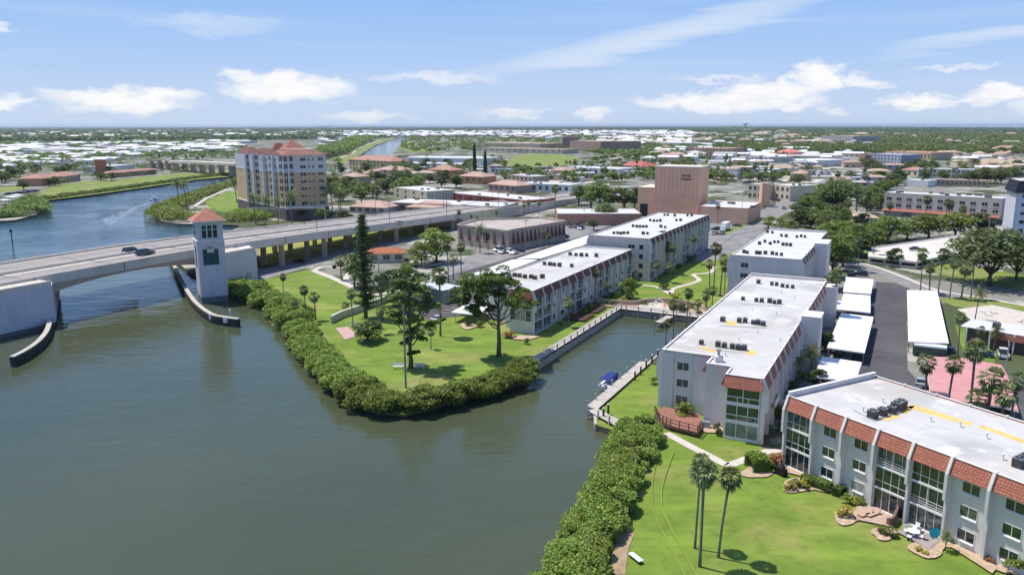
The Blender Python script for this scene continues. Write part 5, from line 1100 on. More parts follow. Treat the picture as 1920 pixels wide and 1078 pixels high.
ch = chair_mesh(orng, steel).build('garden_chair'); ch.location = (*P(1252, 574, .32), .32); tag(ch, 'orange chair on the terrace at the canal head', 'chair', 'orange chairs on the terrace')
for i, (px, py) in enumerate([(1258,572),(1262,577),(1268,574),(1271,580),(1250,568),(1256,580),(1245,576)]): dup(ch, (*P(px, py, .32), .32), i*.9)
wc = chair_mesh(white, white).build('garden_chair'); wc.location = (*P(1230, 569, .32), .32); tag(wc, 'white chair by the round terrace table', 'chair', 'white chairs on the terrace')
for i, (px, py) in enumerate([(1242,568),(1233,562),(1222,572),(1219,566)]): dup(wc, (*P(px, py, .32), .32), i*1.3+1)
# timber decks by the boardwalk building
for i, (s, tt, lb) in enumerate([(166, -69.2, 'dark brown timber deck nearest along the foot of the boardwalk building'), (175, -69.6, 'dark brown timber deck farther along the foot of the boardwalk building')]):
    t = thing('timber_deck', lb, 'deck', (*XY(s, tt), 0), GA-math.pi/2); b = MB(); b.box(-2.4, 2.2, 0, 7, .25, .4, woodd); b.build('boards', t)
    for x in (-2.4, 2.1):
        b = MB(); b.box(x, x+.08, 0, 7, 1.2, 1.3, reddeck); 
        for k in range(5): b.box(x, x+.08, k*1.7, k*1.7+.1, .4, 1.2, reddeck)
        b.build('rail', t)
# red brown deck before the building between canal and carports
dk = [(1228,772),(1236,788),(1257,798),(1308,811),(1316,800),(1316,792),(1312,776),(1245,762)]
q = [Vector(P(*p, .9)) for p in dk]; o0 = q[0]; t = thing('front_deck', 'red brown deck with a dark railing in front of the middle building', 'deck', (*o0, 0)); r = [p-o0 for p in q]
b = MB(); b.prism(r, .6, .9, reddeck); b.build('boards', t); b = MB(); b.prism([p*.98 for p in r], -.1, .6, woodd); b.build('skirt', t)
b = MB(); 
for zz in (1.35, 1.85): b.wall(r[:5], .08, zz, zz+.09, woodd)
b.build('rail', t)
for i in range(4):
    for k in range(3): p = r[i].lerp(r[i+1], k/3); b = MB(); b.box(p.x-.06, p.x+.06, p.y-.06, p.y+.06, .9, 1.98, woodd); b.build('post', t)
b = MB(); b.box(-.7, .7, -.35, .35, 0, 1.0, greyw); b.box(-.75, .75, -.4, .4, 1.001, 1.08, steel); o = b.build('utility_cabinet'); o.location = (*P(1322, 802, 0), 0); o.rotation_euler = (0, 0, GA-math.pi/2); tag(o, 'grey cabinet at the foot of the middle building, right of its deck', 'cabinet')

for q in ([(1236,846),(1226,885),(1222,925),(1226,960),(1243,1000),(1268,1050),(1300,1110)], [(1262,850),(1248,890),(1240,925),(1243,958),(1262,1000),(1286,1045),(1320,1105)]): strip('tyre_track', smooth_path(q), .2, track)
# park wall and poles
def gwall(pts, h, w, label, m=None, pix=True):
    q = [P(*p) for p in pts] if pix else pts; b = MB(); o = q[0]; b.wall([(x-o[0], y-o[1]) for x, y in q], w, -.1, h, m or cream); b.wall([(x-o[0], y-o[1]) for x, y in q], w+.1, h+.002, h+.08, trim); k = b.build('garden_wall'); k.location = (*o, 0); return tag(k, label, 'garden wall')
gwall([(622,606),(640,597),(700,576),(742,560)], 1.7, .35, 'cream wall dividing the park from the parking lot, behind the tall conifer')
def upole(px, py, ptop, label, cross=True, m=None, r=.16):
    h = pick_h(px, py, ptop); t = thing('utility_pole', label, 'utility pole', (*P(px, py), 0), GA); b = MB(); b.tube([(0, 0, -.2), (0, 0, h)], [r, r*.7], m or conc, 8); b.build('pole', t)
    if cross: b = MB(); b.box(-1.4, 1.4, -.06, .06, h-.6, h-.45, m or conc); b.build('crossarm', t); b = MB(); [b.tube([(x, 0, h-.45), (x, 0, h-.2)], .07, dark, 6) for x in (-1.2, -.4, .4, 1.2)]; b.build('insulators', t)
    return t
upole(761, 728, 572, 'tall bare pole standing alone at the tip of the point', False, mat('weathered_pole', (.30, .27, .24), .9, .1, 1), .19)
upole(712, 560, 478, 'concrete utility pole with a crossarm behind the tall conifer')
UPL = ['grey utility pole leftmost, by the small orange roofed house', 'tall grey pole before the left end of the tan office', 'grey pole before the right end of the tan office', 'grey pole at the far carport, left of its neighbour', 'grey pole behind the lorry', 'grey pole at the corner of the theatre wing', 'grey pole in the car park of the salmon walled shop', 'grey pole just before the theatre wing', 'grey pole beyond the bridge ramp, before the long shops', 'grey pole beyond the bridge, left of the long shops', 'grey pole where the bridge ramp meets the red banded shop', 'grey pole among the pink roofed houses beyond the bridge', 'grey pole at the right edge by the clubhouse drive', 'tall thin pole before the motel right end', '']
for i, (px, py, pt) in enumerate([(780,478,456),(891,472,400),(986,470,412),(1013,466,418),(1281,442,386),(1389,430,362),(1095,420,392),(1305,440,360),(868,395,352),(815,392,340),(938,355,305),(705,395,345),(1885,700,640),(1852,445,390)]):
    upole(px, py, pt, UPL[i], i % 2 == 0, None, .12)
for s in range(2):
    pass
# park things: benches, grills, bin
def bench_fn():
    t = thing('park_bench', 'x', 'bench'); b = MB(); b.box(-.9, .9, -.22, .22, .42, .47, trim); b.build('seat', t); b = MB(); b.hexa([(-.9, .22, .55), (.9, .22, .55), (.9, .26, .55), (-.9, .26, .55)], [(-.9, .34, .9), (.9, .34, .9), (.9, .38, .9), (-.9, .38, .9)], trim); b.build('backrest', t)
    for x in (-.75, .75): b = MB(); b.box(x-.05, x+.05, -.2, .2, 0, .42, concw); b.build('leg', t)
    return t
BN = Proto(bench_fn)
BN.put(P(747, 691), 0.1, 1.1, 'white bench in the tree shadow, left of the bare pole'); BN.put(P(786, 691), -.1, 1.1, 'pale bench in the tree shadow, right of the bare pole'); BN.put(P(1176, 980), GA+.4, 1, 'bench half hidden at the mangrove edge'); 
t = thing('lounge_bench', 'white slab bench with a dark gap on the near lawn beside the dry patch', 'bench', (*P(1192, 1050), 0), R(118)); b = MB(); b.box(-.95, .95, -.3, .3, .35, .45, white); b.build('seat', t)
for x in (-.7, .7): b = MB(); b.box(x-.08, x+.08, -.25, .25, 0, .35, dark); b.build('leg', t)
BN.put(P(664, 612), .6, 1, 'bench beside the pink pad under the big shrub')
b = MB(); b.box(-.6, .6, -.4, .4, 0, 1.0, dark); o = b.build('service_box'); o.location = (*P(627, 503), 0); tag(o, 'dark green service box on the park lawn by the bridge shade', 'service box')

# near garden of the nearest building: beds, patios, furniture
def blob(cx, cy, w, h, m, name, n=20, seed=0):
    rnd = random.Random(seed); pts = []
    for i in range(n): a = 2*math.pi*i/n; k = 1+.16*math.sin(3*a+seed)+rnd.uniform(-.05, .05); pts.append((cx+w/2*math.cos(a)*k, cy+h/2*math.sin(a)*k))
    return sheet(name, pts, m)
for i, (x, y, w, h) in enumerate([(1418,886,54,24),(1497,912,66,26),(1590,970,56,30),(1658,1002,48,24),(1740,1030,70,34),(1800,1020,110,22),(1340,805,44,18),(1316,735,20,12),(1562,915,80,16),(1455,868,50,16),(1930,1070,120,30)]): blob(x, y, w, h, mulch, 'planting_bed', 20, i)
for i, (x, y, w, h) in enumerate([(879,612,34,12),(980,634,60,8),(1245,700,24,12)]): blob(x, y, w, h, mulch, 'planting_bed', 16, i+40)
sheet('patio_pavers', [(1468,868),(1592,905),(1584,915),(1460,884)], paver); sheet('patio_brown', [(1606,950),(1632,947),(1700,968),(1672,990),(1602,976)], paver)
sheet('patio_grey', [(1682,1000),(1704,990),(1768,1010),(1742,1033)], mat('grey_paver', (.33, .29, .28), .9, .1, .8)); sheet('wall_foot_bed', [(1740,990),(1792,1003),(1870,1066),(1860,1078),(1770,1020)], mulch)
cwp = smooth_path([(1663,984),(1672,988),(1680,975),(1688,958),(1698,950)], 4)
b = MB(); pp = [Vector(P(*p)) for p in cwp]; o0 = pp[0]
for i in range(len(pp)-1):
    a, c = pp[i]-o0, pp[i+1]-o0; h0 = .9+1.4*i/len(pp); h1 = .9+1.4*(i+1)/len(pp); d = (c-a).normalized()*.13; e = Vector((-d.y, d.x)); b.hexa([(*(a+e), 0), (*(a-e), 0), (*(c-e), 0), (*(c+e), 0)], [(*(a+e), h0), (*(a-e), h0), (*(c-e), h1), (*(c+e), h1)], mat('brown_fence', (.20, .12, .09), .8, .1, 1))
o = b.build('curved_screen'); o.location = (*o0, 0); tag(o, 'dark brown curved privacy screen between the two patios of the nearest building', 'privacy screen')
t = table(1712, 1006, 'white round table on the grey patio of the nearest building', .05, .65)
pc = chair_mesh(white, white).build('patio_chair'); pc.location = (*P(1700, 1001), .05); tag(pc, 'white chair around the patio table of the nearest building', 'chair', 'white chairs on the grey patio')
for i, (px, py) in enumerate([(1703,1012),(1724,1000),(1727,1012),(1716,996)]): dup(pc, (*P(px, py), .05), i*1.4+1)
t = thing('sun_chair', 'round turquoise folded back sun chair standing on the grey patio', 'sun chair', (*P(1752, 1013), .05)); b = MB()
for k in range(10): a = k*math.pi/5; b.add([(0, .1, .85), (.62*math.cos(a), .1+.12*math.sin(a), .85+.62*math.sin(a)), (.62*math.cos(a+math.pi/5), .1+.12*math.sin(a+math.pi/5), .85+.62*math.sin(a+math.pi/5))], [(0, 1, 2)], turq)
b.build('seat', t); b = MB(); [b.tube([(x, y, 0), (x*.5, .1, .6)], .025, dark, 5) for x in (-.4, .4) for y in (-.3, .4)]; b.build('leg', t)
t = thing('covered_grill', 'black covered grill on the patio at the corner of the nearest building', 'grill', (*P(1464, 890), 0), B1rz); b = MB(); b.hexa([(-.8, -.4, 0), (.8, -.4, 0), (.8, .4, 0), (-.8, .4, 0)], [(-.75, -.35, 1.0), (.75, -.35, 1.0), (.75, .35, 1.0), (-.75, .35, 1.0)], mat('black_cover', (.012, .012, .014), .6, .2, 2)); b.hexa([(-.45, -.33, 1.0), (.45, -.33, 1.0), (.45, .33, 1.0), (-.45, .33, 1.0)], [(-.35, -.15, 1.25), (.35, -.15, 1.25), (.35, .2, 1.25), (-.35, .2, 1.25)], mat('black_cover', (0, 0, 0))); b.build('cover', t)
for k, (px, py, lb) in enumerate([(1622, 968, 'left tan sun lounger on the brown patio'), (1636, 968, 'right tan sun lounger on the brown patio')]):
    b = MB(); tn = mat('tan_cushion', (.50, .34, .26), .8, .08, 2); b.box(-.35, .35, -1.0, .5, .3, .4, tn); b.hexa([(-.35, .5, .3), (.35, .5, .3), (.35, .6, .3), (-.35, .6, .3)], [(-.35, 1.0, .8), (.35, 1.0, .8), (.35, 1.06, .74), (-.35, 1.06, .74)], tn); [b.box(x-.03, x+.03, y-.03, y+.03, 0, .3, dark) for x in (-.3, .3) for y in (-.9, .4)]; o = b.build('sun_lounger'); o.location = (*P(px, py), .05); o.rotation_euler = (0, 0, B1rz); tag(o, lb, 'sun lounger')
# clipped hedges: leafy boxes
def hedge(pts, w, h, leaf, label, size=.10, n=2600):
    q = [Vector(P(*p)) for p in pts]; c = []; o0 = q[0]
    for _ in range(n):
        i = random.randrange(len(q)-1); p = q[i].lerp(q[i+1], random.random())-o0; a = random.random()*math.pi; e = Vector((random.choice((-1, 1)) if random.random() < .5 else random.uniform(-1, 1), 0)); d = (q[i+1]-q[i]).normalized() if (q[i+1]-q[i]).length > 0 else Vector((1, 0)); s_ = w/2*math.cos(a)*1.02
        z = h*(abs(math.sin(a))**.45)*random.uniform(.85, 1.02) if random.random() < .6 else random.uniform(.05, h); s_ = s_ if z > h*.7 else math.copysign(w/2, s_)
        p = p+Vector((-d.y, d.x))*s_+d*random.uniform(-.25, .25)*w*.3; c.append((p.x, p.y, z))
    o = quads('hedge', np.array(c), size, leaf, up=.2); b = MB()
    o.location = (*o0, 0); return tag(o, label, 'hedge')
hedge([(1502,905),(1530,912),(1556,922)], 1.5, 1.25, lf_tree, 'long clipped green hedge below the windows of the nearest building', .10, 5200)
hedge([(1566,925),(1580,930)], 1.6, 1.2, lf_tree, 'short clipped hedge right of the long one', .10, 2600)
hedge([(1404,880),(1434,878)], 2.6, 2.1, lf_bright, 'large rounded hedge block where the near path ends', .12, 6000)
for a in [('r', 1455, 872, 1.9, 'reddish bush right of the large rounded hedge', 1.1), ('y', 1480, 918, 1.2, 'yellow bush leftmost in the near bed', 1.2), ('y', 1508, 915, 1.3, 'yellow bush with orange tips, right in the near bed', 1), ('g', 1494, 914, 1.2, 'green bush between the two yellow ones', 1), ('y', 1582, 968, 1.5, 'big yellow bush beside the brown patio', 1.1), ('y', 1603, 946, 1.1, 'yellow bush at the wall behind the brown patio', 1), ('b', 1588, 944, 1.3, 'light green bush at the wall behind the brown patio', .9), ('g', 1615, 948, 1.1, 'small green bush nearest the brown patio door', .8),
          ('g', 1650, 1000, 1.0, 'green plant in the bed between the patios', 1), ('b', 1660, 1003, 1.0, 'pale green plant in the bed between the patios', 1), ('g', 1672, 1006, 1.1, 'bushy plant at the right end of the bed between the patios', 1), ('y', 1722, 1034, .7, 'low yellow plant at the front of the grey patio', 1), ('y', 1734, 1040, .6, 'lowest yellow plant before the grey patio', 1), ('b', 1838, 1026, .9, 'small light shrub under the windows, left of the last fin', 1), ('g', 1790, 1020, .8, 'small shrub beside the patio palm', .9),
          ('r', 1855, 1055, .8, 'dark reddish plant at the foot of the last fin', 1), ('d', 1345, 815, 1.9, 'dark shrub at the foot of the glazed corner', .7), ('b', 1282, 785, 2.8, 'bright bushy plant growing on the red brown deck', 1), ('d', 878, 612, 1.8, 'round dark shrub left at the front of the boardwalk building', .9), ('g', 900, 613, 1.6, 'green shrub by the entrance of the boardwalk building', 1), ('r', 955, 633, 1.5, 'orange red croton before the glazed corner', 1.6), ('d', 988, 645, 1.4, 'dark shrub right of the croton', .8),
          ('d', 1188, 525, 3.0, 'dark domed shrub at the corner of the four storey building', 1.3), ('y', 1267, 560, 1.5, 'yellow hedge clump beside the curved path', 1.6), ('d', 1245, 543, 2.0, 'dark hedge clump at the path junction', 1.3), ('b', 1209, 573, 1.6, 'light green shrub left of the round terrace table', .9), ('b', 1845, 645, 2.2, 'green shrub beside the clubhouse', 1.5), ('r', 1560, 740, 1.0, 'small shrub by the nearest left carport', 1),
          ('b', 1910, 1075, 2.2, 'leafy shrub cut by the bottom right corner', 1), ('g', 1445, 878, 1.0, 'low green plant by the grill', 1), ('b', 1226, 720, 1.4, 'plant at the quay side of the middle building', 1), ('d', 775, 600, 3.2, 'dark round bush behind the cream wall', 1.2), ('b', 650, 580, 2.0, 'rounded bush on the park lawn', 1)]: shrub(*a)

# ------------------------------------------------------------------ mangrove belts
def belt(label, path, w, h, n, size, leaf=None, lob=3.0, prof=1.0, cat='mangroves', pix=True, name='mangrove_belt'):
    q = [np.array(P(*p)) if pix else np.array(p) for p in path]; seg = [np.linalg.norm(q[i+1]-q[i]) for i in range(len(q)-1)]; tot = sum(seg); cs = []; wd = w if isinstance(w, (list, tuple)) else [w]*len(q)
    nl = max(6, int(tot*np.mean(wd)/(lob*lob)*4.6)); per = n//nl
    for _ in range(nl):
        u = random.random()*tot; i = 0
        while u > seg[i] and i < len(seg)-1: u -= seg[i]; i += 1
        k = u/seg[i]; p = q[i]*(1-k)+q[i+1]*k; ww = wd[i]*(1-k)+wd[i+1]*k; d = (q[i+1]-q[i])/seg[i]; e = np.array([-d[1], d[0]]); s_ = random.uniform(-1, 1); p = p+e*s_*ww/2*.9
        ug = u+sum(seg[:i]); r = lob*random.uniform(.3, .75); hh = h*(1-.4*s_**4)*random.uniform(.78, 1.12)*(1+.12*math.sin(ug*.31+1)+.08*math.sin(ug*.83)); pts = shell((p[0], p[1], max(hh-r*.5, .2)), r, per, .55); cs.append(pts)
        if abs(s_) > .45: cs.append(shell((p[0], p[1], max(hh*.45-r*.2, 0)), r*.9, per//2, .7))
    c = np.concatenate(cs); c = c[c[:, 2] > -.8]; o0 = np.array([q[0][0], q[0][1], 0.]); o = quads(name, c-o0, size, leaf or lf_mang, up=.3); o.location = tuple(o0); tag(o, label, cat, None, 'stuff'); return o
belt('dense mangrove belt along the bank of the near lawn', [(1200,812),(1190,835),(1168,875),(1150,930),(1120,990),(1095,1040),(1065,1110),(1040,1170)], [5.5,6.5,6.3,5.8,6,6.3,6.5,6.5], 2.5, 110000, .16, lob=2.2)
belt('mangrove belt round the tip of the point', [(985,700),(945,722),(880,740),(830,755),(760,768),(705,762),(665,740)], [7,6.5,5,5,5.5,7,8], 2.6, 62000, .20, lob=2.4)
belt('mangrove belt along the left side of the point', [(665,740),(640,715),(612,690),(590,665),(572,640),(560,620)], [8,7,5.5,6,6,6], 2.6, 40000, .21, lob=2.5)
belt('dense shrubs of the bank between the point and the bridge tower', [(560,612),(545,590),(515,572),(480,556),(450,545),(430,535)], [9,9,8,9,9,7], 3.0, 36000, .24, lf_mang, 2.9)
belt('mangroves round the far peninsula before the tower block', [(470,332),(440,345),(400,358),(350,375),(310,395),(305,408),(350,412),(430,416),(500,410)], [8,9,10,12,18,18,16,14,14], 3.5, 26000, .5, lf_mang, 4.5)
belt('shrubs between the bridge and the tower block', [(440,408),(500,405),(560,402),(590,408)], 24, 3.5, 12000, .5, lf_bright, 4.5)
belt('mangroves of the left inlet', [(-120,415),(0,405),(40,402),(60,392),(55,380)], [30,30,26,20,12], 4, 14000, .55, lf_tree, 5)
belt('low bank growth along the far shore', [(80,375),(130,368),(200,359),(290,346),(370,334),(440,327)], 5, 2.2, 12000, .5, lf_tree, 3)
# ------------------------------------------------------------------ single trees in the foreground and middle
def tall_conifer():
    t = thing('conifer', 'very tall dark conifer with a ragged top, beside the cream wall', 'tree', (*P(686, 596), 0)); h = pick_h(686, 596, 398); b = MB(); b.tube([(0, 0, -.2), (.1, 0, h*.5), (0, .1, h)], [.5, .32, .05], bark, 8); pts = []
    for i in range(95):
        z = 2.6+(h-3)*(i/95); u = z/h; L_ = 3.3*(1-u)**.55*random.uniform(.6, 1.1)*(.75 if u < .2 else 1)+.35; a = i*2.4+random.uniform(-.5, .5); d = np.array([math.cos(a), math.sin(a)])
        b.tube([(0, 0, z), (d[0]*L_*.9, d[1]*L_*.9, z+.15*L_)], [.06, .02], bark, 4); k = int(80*L_/2+20); s_ = RNG.random(k)
        p = np.stack([d[0]*L_*s_, d[1]*L_*s_, z+.15*L_*s_], 1)+RNG.normal(size=(k, 3))*np.array([.32, .32, .22]); pts.append(p)
    b.build('trunk', t, True); quads('crown', np.concatenate(pts), .21, lf_dark, t, up=.1)
tall_conifer()
def open_tree(px, py, ptop, label, clumps, leaf, tr, seed, per=420, size=.22, cr=1.35, name='forked_tree', kind='limb'):
    """clumps given by where they show in the photograph, at the depth of the trunk plus an offset"""
    h = pick_h(px, py, ptop); x0, y0 = P(px, py); t = thing(name, label, 'tree', (x0, y0, 0)); rnd = random.Random(seed); b = MB(); pts = []; dist = math.hypot(x0, y0); sc = math.hypot(dist, H)/F
    zs = [h*(1-(cy-ptop)/(py-ptop)) for cx, cy, r in clumps]; top = min(zs)*.75; fork = (0, 0, top)
    b.tube([(0, 0, -.2), (.12, .05, top*.5), fork, (.1, .1, h*.72)], [tr*1.25, tr, tr*.8, tr*.35], bark, 9)
    for (cx, cy, r), z in zip(clumps, zs):
        dx = (cx-px)*sc*.97; dy = rnd.uniform(-1, 1)*min(3.5, .4*h*.35); c = (dx, dy, z-dy*.0); R_ = r*sc*1.3
        zl = min(max(top*.9, z*.62), h*.72); b.tube([(0, 0, zl), (dx*.3, dy*.25, zl+(z-zl)*.15), (dx*.65, dy*.6, zl+(z-zl)*.62), (dx*.95, dy*.95, z-.1)], [tr*.42, tr*.3, tr*.2, tr*.06], bark, 6)
        for _ in range(4): o = np.array(c)+RNG.normal(size=3)*R_*np.array([.5, .6, .3]); pts.append(shell(o, R_*.66, per//3, .6))
    b.build('trunk', t, True); quads('crown', np.concatenate(pts), size, leaf, t, up=.5); return t
open_tree(935, 668, 510, 'tall forked tree with an open layered crown on the point lawn', [(890,525,16),(915,518,16),(940,522,16),(955,535,14),(880,548,13),(905,545,13),(985,558,16),(1000,572,10),(960,566,12),(885,575,13),(897,592,10),(872,560,9),(930,540,14),(895,560,10),(915,580,9),(925,528,16),(898,536,15),(970,550,13),(945,548,13),(900,578,12),(880,535,13)], lf_tree, .42, 3, 760, .21)
open_tree(770, 690, 492, 'dark twisted tree wrapped in vines near the tip of the point', [(765,505,12),(752,530,11),(790,545,13),(805,560,11),(745,560,12),(738,580,12),(760,545,12),(775,570,14),(800,585,13),(815,575,8),(758,595,13),(785,605,14),(740,597,10),(810,600,10),(770,620,12),(765,640,8),(795,620,10),(776,655,6)], lf_tree, .45, 5, 560, .2, name='twisted_tree')
FRONT = [('a', 1312, 1063, 880, 'tallest near cabbage palm, standing on the lawn'), ]
QM = dict(f1=sabal(10.5, (.05, .3), 61, 1.0, 54, .16), f2=sabal(9.6, (.9, .2), 62, .88, 36, .15), f3=sabal(10.2, (.5, .9), 63, .85, 36, .14))
QM['f1'].put(P(1312, 1062), 0, 1, 'straight tall cabbage palm on the near lawn, in front of its leaning neighbour'); QM['f3'].put(P(1303, 1028), 0, .93, 'cabbage palm behind the straight one on the near lawn'); QM['f2'].put(P(1347, 1045), 0, .95, 'thinner cabbage palm leaning right on the near lawn')
QM['f1'].o.name = 'tall_cabbage_palm'
PL = [('a',1733,770,672,'leftmost palm beside the pink carport roof'),('c',1772,792,672,'tall palm before the middle of the pink carport roof'),('a',1815,798,680,'palm before the right half of the pink carport roof'),('b',1845,818,697,'palm right of centre before the pink carport roof'),('c',1888,828,704,'tallest palm right of the pink carport roof'),('b',1868,832,725,'lower palm right of the pink carport roof'),('e',1826,815,735,'bushy palm close behind the near roof'),
 ('a',1795,668,608,'palm at the end of the long right carport'),('b',1833,658,615,'palm in front of the clubhouse column'),('y',1862,660,618,'feather palm before the clubhouse brick'),('x',1828,600,545,'feather palm beside the pool terrace'),
 ('a',1725,548,488,'palm standing at the far end of the court'),('b',1742,552,495,'palm right of the far end of the court'),('a',1758,556,490,'palm third along the street verge'),('c',1780,560,488,'tall palm along the street verge'),('b',1802,562,495,'palm along the street verge near the oak'),('a',1820,560,498,'palm at the left of the big oak'),
 ('a',1637,490,445,'palm standing before the parking deck edge'),('a',1608,510,462,'leaning palm left of the parking deck'),
 ('c',1550,610,540,'tall palm left of the stepped carport'),('a',1563,612,532,'palm over the stepped carport'),('b',1541,585,520,'palm right of the middle building far end'),('x',1505,690,635,'feather palm right beside the middle building'),('z',1520,705,655,'second feather palm beside the middle building'),('y',1500,720,672,'low feather palm beside the middle building'),
 ('b',1248,644,600,'palm left of a pair at the quay of the middle building'),('a',1262,640,582,'palm right of a pair at the quay of the middle building'),('a',1287,616,560,'palm at the right end of the canal head'),('b',1308,600,562,'short palm right of the canal head'),('e',1322,585,548,'low palm on the courtyard edge'),
 ('c',1330,552,490,'left tall palm of the courtyard row'),('a',1338,545,478,'middle tall palm of the courtyard row'),('c',1350,555,480,'right tall palm of the courtyard row'),('a',1358,562,510,'palm before the blank wall'),('b',1325,575,542,'bushy palm in the courtyard corner'),('e',1335,572,540,'second bushy palm in the courtyard corner'),
 ('a',1240,510,452,'palm before the four storey building left'),('b',1250,512,456,'palm before the four storey building middle'),('c',1262,515,460,'palm before the four storey building right'),('b',1232,530,490,'lower palm before the four storey building'),('e',1255,530,495,'lowest palm before the four storey building'),('a',1300,495,455,'palm at the far end of the four storey building'),
 ('c',1115,568,505,'leaning palm before the middle of the boardwalk building'),('b',1067,613,560,'palm at the near deck of the boardwalk building'),('b',1140,565,530,'palm at the far end of the boardwalk building'),
 ('a',826,630,533,'single straight palm on the point lawn'),('b',808,655,618,'tiny tree on the point lawn'),('b',717,600,520,'palm in front of the tall conifer shadow'),('a',781,545,502,'palm beside the grey green shed'),('b',760,540,492,'palm left of the shed'),('a',662,612,560,'slim palm left of the conifer'),('b',714,625,575,'slim palm right of the conifer'),
 ('a',532,566,525,'left palm standing on the bank shrubs'),('a',575,605,552,'middle palm standing on the bank shrubs'),('b',592,600,548,'right palm standing on the bank shrubs'),('b',553,600,560,'leaning palm on the bank shrubs'),
 ('a',841,530,470,'palm at the paved garden, left'),('b',850,525,478,'palm at the paved garden, middle'),('a',865,522,472,'palm at the paved garden, right'),('e',640,525,480,'palm in the shade of the conifer'),('x',900,475,425,'feather palm before the tan office'),('a',860,430,402,'palm behind the tan office, left'),('a',884,428,408,'palm behind the tan office, second'),('b',895,426,405,'palm behind the tan office, third'),('a',932,425,402,'palm behind the tan office, fourth'),('a',1041,410,362,'lone round headed palm where the bridge lands'),('a',1020,470,440,'palm by the service road, left'),('b',1030,468,438,'palm by the service road, right'),('b',983,405,380,'palm by the ramp wall, left'),('b',990,402,375,'palm by the ramp wall, right'),('a',1010,410,385,'palm by the ramp wall, far'),
 ('x',336,392,338,'left coconut palm on the far peninsula'),('x',350,388,340,'right coconut palm on the far peninsula'),('x',444,380,335,'palm at the foot of the tower block, left'),('x',480,420,365,'palm before the tower block podium, left'),('x',498,424,370,'palm before the tower block podium, middle'),('x',522,428,372,'palm before the tower block podium, right'),('x',548,424,360,'tallest palm before the tower block podium'),('x',625,410,350,'palm right of the tower block'),('y',640,408,358,'second palm right of the tower block'),
 ('z',1772,1032,1000,'small feather palm at the corner of the grey patio'),('a',1345,420,392,'palm between the theatre wing and the lorry')]
for k, px, py, pt, lb in PL: palm(k, px, py, pt, lb)
TR = [('c',1855,535,432,'big dark oak in front of the tall hotel',1.25),('c',1905,525,455,'oak at the right edge below the tall hotel',1.1),('b',1674,500,464,'layered tree on the verge before the parking deck',.9),('b',1728,503,482,'round small tree right before the parking deck',.9),
 ('a',1560,520,440,'green tree right of the blank fronted building',.8),('e',1580,500,435,'tree left of the parking deck',.9),('a',1600,480,420,'tree behind the left end of the parking deck',1),('f',1640,465,415,'bright tree behind the parking deck, left',1),('a',1665,455,405,'tree behind the parking deck, second',1.4),('f',1700,450,408,'bright tree behind the parking deck, third',1.4),('f',1740,448,400,'bright tree behind the parking deck, fourth',1.5),('f',1790,445,398,'yellow green tree in front of the motel',1.6),('b',1835,440,400,'dark tree in front of the right end of the motel',1.6),
 ('c',1565,400,340,'large rounded tree beside the town street',1.1),('b',1500,425,400,'dark green tree behind the blank fronted building, left',1.2),('b',1520,428,402,'dark green tree behind the blank fronted building, second',1.1),('a',1545,430,395,'tree behind the blank fronted building, third',1.4),('d',1440,428,405,'low green tree beside the town street, left',1.2),('d',1465,430,408,'low green tree beside the town street, right',1.2),('f',1480,445,412,'tree at the far corner of the blank fronted roof',1),
 ('f',818,492,425,'bright green tree left of the tan office',1.2),('f',790,500,450,'bright green tree nearer the small orange roofed house',1.0),('b',770,570,500,'dark spreading tree behind the conifer',1.2),('b',735,560,500,'dark tree behind the utility pole',1.1),('e',665,540,470,'green tree left of the conifer top',.8),
 ('c',1135,418,382,'broad tree before the salmon walled shop',1),('b',1113,432,410,'clipped round tree in the car park',1),('e',1108,395,345,'tree of the grove beside the theatre, front left',1),('e',1140,395,348,'tree of the grove beside the theatre, middle',1.1),('b',1170,395,350,'tree of the grove beside the theatre, right',1.1),('e',1085,385,345,'tree of the grove beside the theatre, left end',1),('e',1125,380,340,'tree of the grove beside the theatre, back',1.2),('b',1190,392,350,'tree of the grove right at the theatre wall',.9),
 ('b',690,640,600,'dark wide shrubby tree under the conifer',1.6),('b',862,585,535,'dark tree behind the left limbs of the forked tree',.9),('d',1175,560,520,'small tree at the corner of the boardwalk building',1),('b',1530,730,690,'dark tree in the strip beside the middle building',1.0),('b',1545,660,620,'dark tree between the middle building and the carports',.9),('a',1515,640,600,'green tree beside the stair tower of the middle building',.8),('b',1490,760,725,'shadowed tree at the right corner of the middle building',.9),('e',1455,790,755,'tree squeezed between the two nearest buildings',.8),('b',1462,820,790,'dark tree right of the glazed corner',.7),
 ('b',645,430,392,'tree behind the bridge right of the tower block',1),('e',605,420,385,'tree by the tower block parking',.9),('b',565,412,385,'dark tree at the podium of the tower block',1)]
for k, px, py, pt, lb, wf in TR: tree(k, px, py, pt, lb, None, wf)
for px, lb in ((890, 'left of two thin dark cypresses standing in the middle of town'), (910, 'right of two thin dark cypresses standing in the middle of town')):
    t = thing('cypress', lb, 'tree', (*P(px, 332), 0)); h = pick_h(px, 332, 270 if px == 890 else 283); b = MB(); b.tube([(0, 0, 0), (0, 0, h)], [.4, .05], bark, 6); b.build('trunk', t); u = RNG.random(2600); a = RNG.random(2600)*6.28; r = 2.0*(1-u)**.4*(.5+.5*RNG.random(2600)); quads('crown', np.stack([r*np.cos(a), r*np.sin(a), 1.5+u*(h-1.5)], 1), .6, lf_dark, t)
